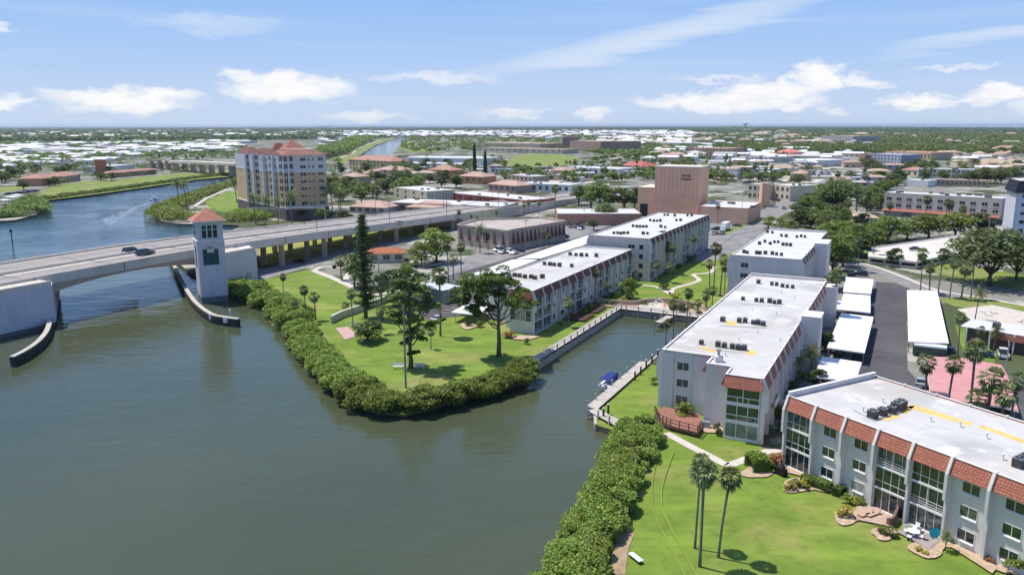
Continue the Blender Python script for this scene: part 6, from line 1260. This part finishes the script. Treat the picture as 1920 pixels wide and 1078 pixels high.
# hedges and bushes in beds around the canal head, as single shrubs
rs = random.Random(5)
for i in range(46):
    s, t0 = [(rs.uniform(155, 215), rs.uniform(-71.5, -69.8)), (rs.uniform(222, 290), rs.uniform(-67.5, -66)), (rs.uniform(184, 192), rs.uniform(-69, -45)), (rs.uniform(120, 190), rs.uniform(-16.6, -15.8)), (rs.uniform(205, 262), rs.uniform(-23, -19))][i % 5]
    x, y = XY(s, t0); k = rs.choice('gdbrg'); SH[k].put((x, y, 0), rs.uniform(0, 6), rs.uniform(.6, 1.3), ['low shrub at the shaded foot of the boardwalk building', 'low shrub at the foot of the four storey building', 'low shrub on the terrace at the canal head', 'low shrub in the strip behind the middle building', 'low shrub along the far building near the carports'][i % 5], ['shrubs below the boardwalk building', 'shrubs below the four storey building', 'terrace shrubs', 'strip shrubs', 'shrubs near the carports'][i % 5])

# ------------------------------------------------------------------ the town beyond, named buildings
redt = mat('red_roof_far', (.40, .22, .17), .8, .08, .2); pinkr = mat('pink_roof_far', (.46, .31, .26), .8, .08, .2); tanr = mat('tan_roof_far', (.46, .36, .27), .85, .08, .2)
beigef = mat('beige_far', (.47, .38, .29), .85, .06, .1); brownf = mat('brown_far', (.30, .225, .175), .85, .06, .1); officeb = mat('office_blue', (.33, .36, .44), .7, .05, .3)
NAMED = [('shop_building','long shop with a red and dark front band and a white roof', (838,362),(988,377),4.5,22,mat('red_band_wall',(.34,.09,.06),.8,.3,.12),roofw,1,8),
 ('shop_building','very long low white roofed shop nearest the bridge ramp', (724,380),(938,389),4.8,24,brownf,roofw,1,10),
 ('small_house','pink roofed house left of the other pink roof beyond the bridge',(655,387),(722,390),3.4,16,greyw,pinkr,1,5,True),('small_house','pink roofed house right of the other pink roof beyond the bridge',(762,388),(845,391),3.4,15,tanw,pinkr,1,5,True),
 ('white_building','boxy pale building with a bare wall behind the long shops',(738,352),(800,360),6.5,20,cream,roofw,2,4),
 ('villa_block','yellow three storey villa block with a red tiled roof before the far canal',(654,299),(733,303),10.5,24,mat('yellow_wall',(.58,.47,.28),.85,.05,.2),redt,3,12,True),
 ('warehouse','long white warehouse right of the far canal',(752,296),(905,298),8,60,whitew,roofw,0,0),('warehouse','second white warehouse in front, left of the cypresses',(742,306),(880,309),6,30,whitew,roofw,1,12),
 ('civic_building','long beige civic building with a flat roof',(893,268),(1012,270),12,90,beigef,tanr,0,0),('civic_building','tall brown windowless block of the civic group',(1055,258),(1082,258),24,50,brownf,brownf,0,0),('civic_building','broad brown block right in the civic group',(1068,264),(1126,266),19,80,brownf,tanr,0,0),('civic_building','low pale wing in front of the civic group',(895,277),(1055,281),7,40,mat('buff_wall',(.45,.41,.35),.85,.05,.1),tanr,1,14),
 ('store','flat white roofed strip store left of the red roofed one',(1055,314),(1160,318),6,34,whitew,roofw,1,9),('store','store with a bright red roof and dark front',(1160,310),(1202,313),5.5,25,greyw,mat('bright_red_roof',(.40,.12,.10),.7,.08,.3),1,4,True),
 ('brick_building','two storey pinkish building with a dark striped end',(952,328),(998,332),8,16,tanw,roofw,2,6),('store','white angular showroom behind the grove',(972,344),(1068,348),5.5,20,whitew,roofw,1,8),('store','white building with arches right of the brick building',(915,345),(968,349),5,16,mat('rose_wall',(.55,.36,.30),.85,.06,.2),pinkr,1,5,True),
 ('house','orange villa with a raised tower behind the boxy pale building',(803,318),(845,320),9,16,mat('terracotta_wall',(.50,.25,.14),.85,.05,.2),redt,2,4,True),('house','orange villa below its raised neighbour',(860,330),(905,332),6,18,mat('terracotta_wall',(.5,.2,.1)),pinkr,1,4,True),('house','pink villa among palms left of the orange villas',(705,318),(750,320),7,18,tanw,pinkr,2,4,True),('house','pink house half hidden by trees right of the tower block',(640,330),(665,332),7,14,tanw,pinkr,2,3,True),
 ('cream_building','cream corner building right of the theatre wing',(1403,346),(1438,348),9,20,cream,roofw,2,4),('cream_building','cream building with a flat white roof by the town street',(1445,346),(1482,350),9,20,cream,roofw,2,4),('pink_tower','slim pink tower between the two cream buildings',(1430,345),(1445,345),13,6,pinkw,stucco_warm,0,0),
 ('office_block','grey office with dark window bands on the right of town',(1633,288),(1690,291),14,24,officeb,mat('office_roof',(.5,.52,.6),.7,.05,.2),4,9),('brown_block','brown brick end of the grey office',(1622,291),(1634,291),13,18,mat('brick_wall',(.30,.17,.13),.85,.08,.3),tanr,0,0),
 ('school_building','long building with a wide orange roof behind the grey office',(1660,284),(1745,287),10,40,tanw,mat('orange_roof_far',(.58,.27,.16),.8,.06,.2),1,14),('white_building','long white building behind the motel',(1722,317),(1830,319),7.5,16,whitew,roofw,2,12),('house','orange roofed house left of the long white building',(1690,318),(1722,320),6,14,cream,redt,1,3,True),
 ('white_building','bright white low roof just behind the motel',(1697,338),(1740,340),4.5,18,whitew,roofw,0,0),('pink_row','long pink low row behind the motel palms',(1748,337),(1850,340),4.5,14,tanw,pinkr,1,12),
 ('house','tan house with a shallow roof before the motel, left',(1605,408),(1648,409),5,12,cream,tanr,2,5,True),('house','brown gabled house at the bend of the town street',(1553,425),(1592,428),3.5,12,tanw,tanr,1,3,True),('house','long tan house left of its neighbour below the motel',(1560,402),(1602,404),4.5,13,cream,pinkr,1,5,True),
 ('hotel_far','large far hotel with stepped roofs on the skyline right of centre',(1540,255),(1600,256),20,80,mat('mauve_far',(.42,.38,.40),.85,.05,.1),tanr,3,12),('office_far','long far office with brown bands in the upper middle',(1285,277),(1362,279),12,50,brownf,tanr,2,12),('store','far white flat hall left of the banded office',(1240,268),(1320,269),9,60,whitew,roofw,0,0),('house_far','far building with a pink pyramid roof',(1450,286),(1482,287),10,30,mat('salmon_far',(.5,.3,.24),.85,.05,.2),mat('rose_roof',(.58,.2,.17),.8,.05,.2),1,3,True),
 ('store','grey stone fronted store in the white part of town',(1398,292),(1442,295),11,30,greyw,roofw,2,5),('store','long white ribbed roof at the right of the white part of town',(1500,302),(1592,300),7,45,whitew,mat('ribbed_roof',(.66,.70,.75),.5,.03,.2),0,0),
 ('riverside_house','red roofed riverside building at the far left',(50,337),(75,336),5,14,tanw,pinkr,1,4,True),('riverside_house','longest red roofed riverside building on the left bank',(78,335),(112,331),6,18,mat('rose_wall2',(.48,.25,.2),.85,.05,.2),redt,1,6,True),('riverside_house','red roofed riverside building left of the white hall',(118,331),(150,327),5.5,16,tanw,redt,1,5,True),('riverside_arcade','long arcade with a pink roof and white columns on the left bank',(205,325),(292,318),4.5,9,mat('rose_wall3',(.45,.24,.19),.85,.05,.2),redt,1,16,True),
 ('depot_hall','white roofed hall behind the riverside arcade',(196,313),(252,309),6,26,whitew,roofw,0,0,),('brick_tower','square orange brick tower left of the white hall',(177,301),(190,301),13,8,orangew,orangew,0,0)]
for q in NAMED:
    nm, lb, A, B_, h, dp, wm_, rm = q[:8]; nf, nc = (q[8], q[9]) if len(q) > 9 else (0, 0); hp = q[10] if len(q) > 10 else False
    o = blk(nm, lb, A, B_, h, dp, wm_, rm, nf, nc, hip=hp, right=False)
    if not hp and nm != 'brick_tower' and nm != 'pink_tower':
        w = (Vector(P(*B_, h))-Vector(P(*A, h))).length; roofbits(o, 3, w, dp, h)
# second bridge far up the channel
t = thing('far_bridge', 'second long beige bridge crossing the channel in the distance', 'bridge', (*P(435, 330), 0)); o0 = Vector(P(435, 330)); q = [(Vector(P(px, py, z))-o0, z) for px, py, z in [(255,307,4),(300,303,8),(360,304,11),(440,308,12),(470,309,12)]]
b = MB(); vs = []
for p, z in q:
    for dy, dz in ((0, -1.8), (14, -1.8), (14, .6), (0, .6)): vs.append((p.x, p.y+dy, z+dz))
b.add(vs, [(i*4+k, i*4+4+k, i*4+4+(k+1) % 4, i*4+(k+1) % 4) for i in range(4) for k in range(4)]+[(0, 1, 2, 3), (19, 18, 17, 16)], bridgec); b.build('deck', t)
for k in range(12): p = q[0][0].lerp(q[-1][0], (k+2)/13); b = MB(); b.box(p.x-1, p.x+1, p.y+1, p.y+12, 0, 10, tanw); b.build('column', t)
b = MB(); b.box(-1, 9, -4, 10, -1, 11, greyw); b.build('pier', t)
# radio tower and water tower on the skyline
t = thing('water_tower', 'slim pale water tower on the skyline right of centre', 'water tower', (*P(1397, 246), 0)); b = MB(); b.tube([(0, 0, 0), (0, 0, 50)], [7, 5], greyw, 10); b.build('column', t); b = MB(); b.tube([(0, 0, 50), (0, 0, 56), (0, 0, 64), (0, 0, 68)], [6, 22, 22, 6], mat('tank', (.45, .52, .55), .6, .05, .01), 16); b.build('tank', t)
t = thing('radio_mast', 'thin mast with a round head on the skyline left of centre', 'mast', (*P(806, 252), 0)); b = MB(); b.tube([(0, 0, 0), (0, 0, 50)], [1.6, .8], greyw, 8); b.build('mast', t); b = MB(); b.tube([(0, 0, 50), (0, 0, 53), (0, 0, 55)], [1, 5, 2], greyw, 10); b.build('head', t)
# pavilions at the left inlet
for k, (px, py, lb) in enumerate([(10, 385, 'white roofed picnic shelter nearest the left edge'), (24, 379, 'white roofed picnic shelter second from the left edge'), (33, 375, 'white roofed picnic shelter farthest from the left edge')]):
    t = thing('picnic_shelter', lb, 'shelter', (*P(px, py), 0), R(-35)); b = MB(); b.hexa([(-5, -2.2, 3.0), (5, -2.2, 3.0), (5, 2.2, 3.0), (-5, 2.2, 3.0)], [(-5, -2.2, 3.15), (5, -2.2, 3.15), (5, 2.2, 3.4), (-5, 2.2, 3.4)], roofw); b.build('roof', t)
    for x in (-4.5, 0, 4.5):
        for y in (-2, 2): b = MB(); b.box(x-.12, x+.12, y-.12, y+.12, 0, 3, concw); b.build('post', t)
for i in range(13): car(['sedan', 'suv'][i % 2], ['black', 'navy', 'silver', 'grey', 'black', 'red', 'white'][i % 7], 14+i*4.6, 366-i*.55, R(70), 'dark and light car in the row by the left inlet', 'cars parked by the left inlet')
# lorry and cars around town
t = thing('box_lorry', 'white box lorry parked behind the four storey building', 'lorry', (*P(1360, 432), 0), GA); b = MB(); b.box(-4, 4, -1.25, 1.25, 1.0, 3.6, white); b.build('box', t); b = MB(); b.hexa([(-6, -1.15, .6), (-4.1, -1.15, .6), (-4.1, 1.15, .6), (-6, 1.15, .6)], [(-5.6, -1.1, 2.6), (-4.1, -1.1, 2.6), (-4.1, 1.1, 2.6), (-5.6, 1.1, 2.6)], white); b.build('cab', t)
for x in (-5, -1.5, 2.8):
    for s_ in (-1, 1): b = MB(); b.tube([(x, s_*.9, .5), (x, s_*1.2, .5)], .5, rubber, 10); b.build('wheel', t)
cr = random.Random(9); COLS = ['silver', 'white', 'grey', 'black', 'white', 'navy', 'beige', 'red', 'silver', 'blue']
LOTS = [('car park before the salmon walled shop', [(1068, 422), (1078, 421), (1088, 423), (1098, 424), (1075, 428), (1090, 430), (1060, 419), (1102, 420)]), ('yard behind the four storey building', [(1341, 440), (1354, 440), (1343, 432), (1382, 425)]), ('street right of the theatre wing', [(1455, 378), (1462, 375), (1480, 376), (1490, 372), (1450, 384), (1447, 388), (1500, 366), (1470, 392), (1520, 362)]),
 ('court before the motel', [(1694, 408), (1730, 409), (1752, 411), (1780, 412), (1810, 415)]), ('lot beside the tower block', [(628, 398), (640, 402), (650, 405), (618, 404)]), ('street where the bridge lands', [(1062, 378), (1070, 375), (1050, 385), (1078, 378), (1085, 372)]), ('verge beyond the carports', [(1570, 512), (1583, 513), (1596, 515), (1612, 517)])]
def lotpts(poly, n):
    o = []; xs = [p[0] for p in poly]; ys = [p[1] for p in poly]
    while len(o) < n:
        q = (cr.uniform(min(xs), max(xs)), cr.uniform(min(ys), max(ys)))
        if inpoly(*q, poly) and clear(*P(*q), 1.2) and all(math.hypot(P(*q)[0]-P(*w)[0], P(*q)[1]-P(*w)[1]) > 3.2 for w in o): o.append(q)
        elif cr.random() < .004: break
    return o
LOTS += [('car yard behind the theatre grove', lotpts([(1000,347),(1075,350),(1090,362),(1010,360)], 20)), ('lots of the town centre', lotpts([(1335,345),(1480,352),(1540,330),(1400,318)], 26)), ('lot beside the tan office', lotpts([(930,472),(1040,440),(1060,446),(960,480)], 6)), ('motel lot', lotpts([(1690,412),(1900,416),(1900,424),(1700,420)], 9)), ('lot between the long shops and the ramp', lotpts([(720,397),(860,393),(900,391),(740,401)], 7)), ('lots of the middle plain', lotpts([(905,296),(1000,320),(1180,330),(1050,322)], 14))]
for nm, L_ in LOTS:
    for px, py in L_: car(cr.choice(['sedan', 'suv', 'sedan']), cr.choice(COLS), px, py, GA+cr.choice([0, math.pi/2]), 'parked car in the '+nm, 'cars in the '+nm)

# ------------------------------------------------------------------ the town beyond, by area
fr = random.Random(21)
wallc = [whitew, cream, tanw, greyw, beigef]; rfar = mat('roof_bright', (.82, .82, .83), .5, .04, .2); roofc = [rfar, roofw, roofw, mat('grey_roof_far', (.45, .45, .46), .7, .06, .2), tanr, pinkr, redt]
for poly in (mainw, farc): foot(poly)
foot([XY(-40, -180), XY(560, -180), XY(560, -213), XY(-40, -213)]); L1_, L2_ = strip_pts(smooth_path([(1300,488),(1345,468),(1400,432),(1455,394),(1500,366),(1560,338),(1660,306)]), 14); foot([tuple(p) for p in L1_]+[tuple(p) for p in L2_[::-1]]); foot([P(*p) for p in [(1665,402),(1910,408),(1910,426),(1680,420)]]); PV = MB()
foot([P(*p) for p in [(940,300),(960,285),(1000,280),(1080,284),(1120,296),(1080,318),(1000,318),(945,312)]])
foot([P(*p) for p in [(500,455),(640,470),(830,440),(1000,420),(900,405),(700,425),(560,436)]])
AREAS = [  # polygon in the photograph, count, size range in px, height range, roofs, wording
 ([(0,272),(455,266),(455,292),(0,300)], 74, (18, 52), (4, 6), [0, 0, 0, 3], 'long white park home or shed roof in the belt on the left', 'white roofs on the left beyond the shore'),
 ([(0,300),(40,296),(200,300),(200,306),(0,318)], 12, (20, 50), (3.5, 5), [0, 0, 3], 'white low roof half hidden among the left trees', 'low roofs among the left trees'),
 ([(600,262),(690,258),(680,272),(610,278)], 14, (12, 26), (5, 8), [0, 0, 3], 'small white building left of the far canal', 'buildings left of the far canal'),
 ([(600,247),(1300,246),(1300,258),(600,260)], 90, (5, 15), (7, 10), [0, 0, 0, 3], 'tiny white house on the far plain', 'tiny houses on the far plain'),
 ([(1120,258),(1300,256),(1300,274),(1130,276)], 34, (7, 18), (4, 6), [0, 0, 0, 4], 'small white house behind the brown civic blocks', 'houses behind the civic blocks'),
 ([(780,262),(890,262),(1060,256),(1050,262)], 20, (8, 20), (4, 7), [0, 3], 'pale roof beside the beige civic building', 'roofs beside the civic building'),
 ([(1330,292),(1500,284),(1600,292),(1500,330),(1440,336),(1330,330)], 44, (18, 48), (5, 9), [0, 0, 0, 3, 4], 'white flat roofed shop in the town centre', 'shops of the town centre'),
 ([(1200,284),(1330,280),(1330,305),(1210,308)], 18, (16, 40), (5, 8), [0, 0, 5, 4], 'shop roof just behind the theatre block', 'roofs behind the theatre block'),
 ([(1300,246),(1640,246),(1640,276),(1400,282),(1300,274)], 70, (10, 26), (6, 10), [0, 0, 4, 5, 3], 'small building among trees in the upper right of town', 'buildings in the upper right of town'),
 ([(1640,252),(1920,252),(1920,280),(1760,285)], 16, (9, 22), (5, 8), [4, 0, 5], 'house roof among the trees on the far right', 'houses on the far right'),
 ([(1750,288),(1920,284),(1920,335),(1860,340),(1840,312),(1760,308)], 20, (22, 44), (4, 6), [4, 5, 4, 0], 'tan roofed house on the right behind the motel', 'tan houses behind the motel'),
 ([(640,335),(720,325),(900,318),(960,322),(930,338),(740,345)], 12, (20, 36), (5, 7), [5, 4, 0, 0], 'pink roofed villa among the palms of the middle town', 'villas of the middle town'),
 ([(1480,330),(1660,300),(1690,330),(1620,360),(1500,365)], 16, (20, 44), (4, 7), [0, 4, 5, 0], 'low building beside the town street under trees', 'buildings along the town street'),
 ([(1000,320),(1180,318),(1190,336),(1080,342),(1010,336)], 8, (24, 50), (4, 6), [0, 0, 5], 'white low shop behind the grove', 'shops behind the grove'),
 ([(0,246),(640,245),(640,262),(0,266)], 60, (4, 16), (9, 13), [0, 0, 3, 5], 'tiny pale house in the far woods on the left', 'houses in the far woods'),
]
PROTB = {}
for poly, n, (w0, w1), (h0, h1), rf, lb, grp in AREAS:
    xs = [p[0] for p in poly]; ys = [p[1] for p in poly]; k = 0; tries = 0
    mass = grp.startswith('tiny') or grp.startswith('houses in the far') or grp.startswith('houses behind'); B_ = MB(); n = int(n*(2.6 if 'woods' in grp else 6)) if mass else int(n*1.35)
    while k < n and tries < n*30:
        tries += 1; px = fr.uniform(min(xs), max(xs)); py = fr.uniform(min(ys), max(ys))
        if not inpoly(px, py, poly): continue
        x, y = P(px, py); d = math.hypot(x, y)
        w = min(fr.uniform(w0, w1)*d/F, 75); dp = w*fr.uniform(.35, .7); dp = min(max(dp, 8), 45); h = fr.uniform(h0, h1)*(1.3 if d > 1500 else 1)
        if not clear(x, y, w*.55): continue
        rz = fr.choice([GA-math.pi/2, GA-math.pi/2, GA, 0.0])+fr.uniform(-.05, .05); ri = fr.choice(rf); hip = ri in (4, 5, 6) and fr.random() < .8; far = d > 900
        if not mass:
            c9, s9 = math.cos(rz), math.sin(rz); g9 = fr.uniform(5, 13); PV.add([(x+c9*u-s9*v, y+s9*u+c9*v, .012+.0004*(k % 20)) for u, v in ((-w/2-g9, -dp/2-14), (w/2+g9, -dp/2-14), (w/2+g9, dp/2+g9), (-w/2-g9, dp/2+g9))], [(0, 1, 2, 3)], fr.choice((asphl, asphl, conc, concw)))
        ca, sa = math.cos(rz), math.sin(rz); x0 = x-ca*w/2+sa*dp/2; y0 = y-sa*w/2-ca*dp/2
        wm_ = fr.choice(wallc); lab = {0: 'white', 3: 'grey', 4: 'tan', 5: 'pink', 6: 'red'}[ri]
        l2 = lb if lab in lb else lb+f', roof {lab}'
        if mass:
            B_.box(x0, x0+w, y0, y0+dp, 0, h, wm_); B_.hexa([(x0-.5, y0-.5, h+.01), (x0+w+.5, y0-.5, h+.01), (x0+w+.5, y0+dp+.5, h+.01), (x0-.5, y0+dp+.5, h+.01)], [(x0+1, y0+dp/2-.3, h+3), (x0+w-1, y0+dp/2-.3, h+3), (x0+w-1, y0+dp/2+.3, h+3), (x0+1, y0+dp/2+.3, h+3)], roofc[ri]); foot([(x0, y0), (x0+w, y0), (x0+w, y0+dp), (x0, y0+dp)]); k += 1; continue
        if far:
            b = MB(); b.box(0, w, 0, dp, 0, h, wm_); 
            if hip: r_ = min(w, dp)/2; b.hexa([(-.5, -.5, h+.01), (w+.5, -.5, h+.01), (w+.5, dp+.5, h+.01), (-.5, dp+.5, h+.01)], [(r_*.9, dp/2-.3, h+r_*.4), (w-r_*.9, dp/2-.3, h+r_*.4), (w-r_*.9, dp/2+.3, h+r_*.4), (r_*.9, dp/2+.3, h+r_*.4)], roofc[ri])
            else: b.hexa([(-.4, -.4, h+.01), (w+.4, -.4, h+.01), (w+.4, dp+.4, h+.01), (-.4, dp+.4, h+.01)], [(.6, dp*.42, h+1.7), (w-.6, dp*.42, h+1.7), (w-.6, dp*.58, h+1.7), (.6, dp*.58, h+1.7)], roofc[ri])
            for i in range(int(w/7)): b.box(2+i*7, 4.4+i*7, -.08, -.01, 1.2, min(h-.6, 3), glass)
            o = b.build('town_house' if hip else 'town_building'); o.location = (x0, y0, 0); o.rotation_euler = (0, 0, rz); tag(o, l2, 'house' if hip else 'building', grp); foot([(x0, y0), (x0+ca*w, y0+sa*w), (x0+ca*w-sa*dp, y0+sa*w+ca*dp), (x0-sa*dp, y0+ca*dp)])
        else:
            o = blk('town_house' if hip else 'town_building', l2, None, None, h, dp, wm_, roofc[ri], 1 if h < 5.5 else 2, max(2, int(w/5)), hip=hip, cat='house' if hip else 'building', group=grp, world=((x0, y0), rz, w), right=False)
            if not hip: roofbits(o, 2, w, dp, h)
        k += 1
    if mass: o = B_.build('distant_houses'); tag(o, lb.replace('tiny white house', 'hundreds of tiny white houses').replace('tiny pale house', 'scattered tiny pale houses').replace('small white house', 'rows of small white houses'), 'houses', None, 'stuff')
o = PV.build('town_pavement'); o['kind'] = 'structure'
# ------------------------------------------------------------------ trees of the town
TA = [ # polygon, count, kinds, height range, wording
 ([(600,300),(660,300),(900,312),(900,350),(720,372),(640,395),(618,360)], 105, 'abeb', (7, 11), 'round green tree in the grove right of the tower block', 'trees right of the tower block'),
 ([(60,300),(180,295),(200,320),(150,328),(60,332),(0,345),(0,300)], 70, 'abeb', (6, 10), 'green tree on the left bank behind the riverside houses', 'trees of the left bank'),
 ([(40,348),(300,322),(430,312),(430,320),(300,330),(40,358)], 26, 'ab', (6, 8), 'dark round tree along the left bank road', 'trees along the left bank road'),
 ([(1480,350),(1640,330),(1690,345),(1650,400),(1560,440),(1500,430)], 52, 'abec', (7, 10), 'green tree in the thicket between the town street and the motel', 'trees between the street and the motel'),
 ([(1540,300),(1660,296),(1900,300),(1910,345),(1640,350)], 66, 'abce', (7, 12), 'green tree among the houses behind the motel', 'trees behind the motel'),
 ([(1540,455),(1570,440),(1620,432),(1640,470),(1560,500)], 24, 'abf', (6, 9), 'green tree between the blank fronted building and the parking deck', 'trees left of the parking deck'),
 ([(1000,300),(1200,300),(1210,340),(1010,330)], 14, 'ab', (6, 9), 'green tree behind the grove of the theatre', 'trees behind the grove'),
 ([(1340,300),(1480,300),(1480,345),(1340,350)], 18, 'ab', (5, 8), 'small tree between the shops of the town centre', 'trees of the town centre'),
]
TL = []
TA.append(([(195,304),(280,300),(440,312),(430,322),(300,322),(195,330)], 34, 'abe', (6, 9), 'green tree between the riverside arcade and the far bridge', 'trees before the far bridge'))
for poly, n, ks, (h0, h1), lb, grp in TA:
    xs = [p[0] for p in poly]; ys = [p[1] for p in poly]; k = 0; tries = 0
    while k < n and tries < n*20:
        tries += 1; px = fr.uniform(min(xs), max(xs)); py = fr.uniform(min(ys), max(ys))
        if not inpoly(px, py, poly): continue
        x, y = P(px, py)
        if not clear(x, y, 2.5): continue
        kk = fr.choice(ks); s = fr.uniform(h0, h1)/THh[kk]; TL.append((s/math.hypot(x, y), kk, x, y, s, lb, grp)); k += 1
TL.sort(key=lambda q: -q[0])
for _, kk, x, y, s, lb, grp in TL[:232]: T[kk].put((x, y, 0), fr.uniform(0, 6.28), (s*fr.uniform(.9, 1.3), s*fr.uniform(.9, 1.3), s), lb, grp)
cs = [shell((x+dx, y+dy, 8*s*zz), r_*s*9, 110, .8) for _, kk, x, y, s, lb, grp in TL[232:] for dx, dy, zz, r_ in ((0, 0, .62, .36), (2.2, .8, .45, .28), (-2, -1, .42, .28))]
c_ = np.concatenate(cs); o0 = np.array([c_[:, 0].mean(), c_[:, 1].mean(), 0]); o = quads('town_trees', c_-o0, .42, lf_tree, up=.5); o.location = tuple(o0); tag(o, 'remaining small trees between the houses of the middle town', 'trees', None, 'stuff')
PA = [([(620,320),(720,312),(900,320),(890,345),(700,365),(630,400)], 40, 'xy', 'feather palm in the grove right of the tower block', 'palms right of the tower block'),
 ([(1060,310),(1200,305),(1200,335),(1060,345)], 12, 'ax', 'palm behind the grove of the theatre', 'palms behind the grove'),
 ([(1340,300),(1500,300),(1520,345),(1340,345)], 20, 'ax', 'palm in the town centre', 'palms of the town centre'),
 ([(1690,325),(1890,320),(1890,345),(1690,345)], 14, 'xy', 'feather palm rising behind the motel', 'palms behind the motel'),
 ([(1520,345),(1660,340),(1660,420),(1560,440)], 18, 'ab', 'palm between the town street and the motel', 'palms by the town street'),
 ([(1240,462),(1320,440),(1330,470),(1250,520)], 0, 'a', '', ''),
 ([(1660,405),(1860,412),(1860,440),(1660,430)], 6, 'a', 'slim palm before the motel', 'palms before the motel'),
 ([(270,310),(430,305),(430,316),(270,320)], 10, 'a', 'palm on the left bank before the far bridge', 'palms before the far bridge')]
for poly, n, ks, lb, grp in PA:
    xs = [p[0] for p in poly]; ys = [p[1] for p in poly]; k = 0; tries = 0
    while k < n and tries < n*20:
        tries += 1; px = fr.uniform(min(xs), max(xs)); py = fr.uniform(min(ys), max(ys))
        if not inpoly(px, py, poly): continue
        x, y = P(px, py)
        if not clear(x, y, 1.5): continue
        kk = fr.choice(ks); s = fr.uniform(8, 12)/PH[kk]; PM[kk].put((x, y, 0), fr.uniform(0, 6.28), (s*1.1, s*1.1, s), lb, grp); k += 1
# the woods of the plain, too many and too far to count
def woods(label, poly, n, hr, wr, q, leaf, name='woods', lim=None):
    xs = [p[0] for p in poly]; ys = [p[1] for p in poly]; cs = []; sz = []; k = 0; tries = 0
    while k < n and tries < n*6:
        tries += 1; px = fr.uniform(min(xs), max(xs)); py = fr.uniform(min(ys), max(ys))
        if not inpoly(px, py, poly): continue
        x, y = P(px, py); d = math.hypot(x, y)
        if not clear(x, y, 2): continue
        f = max(1, d/1400); h = fr.uniform(*hr)*(1+.3*(f > 1.5)); w = fr.uniform(*wr)*f; m_ = max(12, int(q/(f**.5)))
        p = shell((0, 0, 0), 1, m_, 1)*np.array([w/2, w/2, h*.42])+np.array([x, y, h*.55]); cs.append(p); sz.append(np.full(m_, w*.10+.25)*(.7+.6*RNG.random(m_))); k += 1
    c = np.concatenate(cs); o0 = np.array([c[:, 0].mean(), c[:, 1].mean(), 0]); o = quads(name, c-o0, np.concatenate(sz), leaf, up=.6, asp=.75); o.location = tuple(o0); return tag(o, label, 'woods', None, 'stuff')
woods('dark woods of the far left plain', [(-250,241.5),(640,239.5),(640,262),(-250,270)], 8500, (9, 13), (12, 22), 55, lf_dark)
woods('woods of the middle far plain', [(640,239.5),(1300,238.5),(1300,247),(640,248)], 4200, (8, 12), (12, 22), 55, lf_dark)
woods('woods along the left bank of the far canal', [(590,290),(660,262),(740,256),(700,264),(650,290),(600,300)], 420, (8, 13), (9, 15), 110, lf_tree)
woods('trees scattered between the white roofs on the left', [(-250,270),(455,262),(455,298),(200,300),(0,318),(-250,330)], 1000, (5, 9), (6, 11), 90, lf_tree)
woods('trees of the middle plain around the civic buildings', [(750,256),(1300,254),(1330,290),(1200,300),(1000,282),(760,290)], 650, (6, 10), (8, 13), 90, lf_tree)
woods('woods of the upper right of town', [(1300,243),(1920,246),(2150,248),(2150,300),(1900,292),(1600,292),(1300,290)], 2700, (7, 12), (9, 16), 80, lf_tree)
woods('deep green woods of the right plain before the sea', [(1300,238.2),(1500,239),(1650,240),(1920,242.5),(2200,246),(2200,252),(1300,250)], 3600, (8, 13), (14, 24), 60, lf_dark)
woods('trees in the gaps of the middle town', [(900,300),(1330,296),(1560,300),(1500,340),(1200,345),(960,345)], 330, (5, 8), (5, 9), 150, lf_tree)
woods('trees beyond the right edge', [(1900,290),(2150,290),(2150,520),(1990,520),(1925,420)], 120, (7, 10), (8, 12), 200, lf_oak)
# low hill on the skyline
b = MB(); x, y = P(650, 240.5); b.add([(x-1400, y, 0), (x-500, y, 75), (x+300, y, 85), (x+1200, y, 40), (x+2000, y, 0), (x-1400, y+900, 0), (x-500, y+900, 75), (x+300, y+900, 85), (x+1200, y+900, 40), (x+2000, y+900, 0)], [(i, i+1, 6+i, 5+i) for i in range(4)], mat('hill_wood', (.04, .06, .03), .95, .2, .01)); 
o = b.build('hill'); o['kind'] = 'structure'

# ------------------------------------------------------------------ haze
def haze():
    m = bpy.data.materials.new('haze_air'); m.use_nodes = True; nt = m.node_tree; nt.nodes.clear(); o_ = N(nt, 'ShaderNodeOutputMaterial'); v = N(nt, 'ShaderNodeVolumePrincipled'); v.inputs['Color'].default_value = (.66, .78, .95, 1); v.inputs['Density'].default_value = HZ; v.inputs['Anisotropy'].default_value = .2
    nt.links.new(v.outputs[0], o_.inputs['Volume']); b = MB(); b.box(-71000, 71000, -400, 71000, -5, 92, m); o = b.build('haze'); o['kind'] = 'stuff'
HZ = 0.000034
haze()
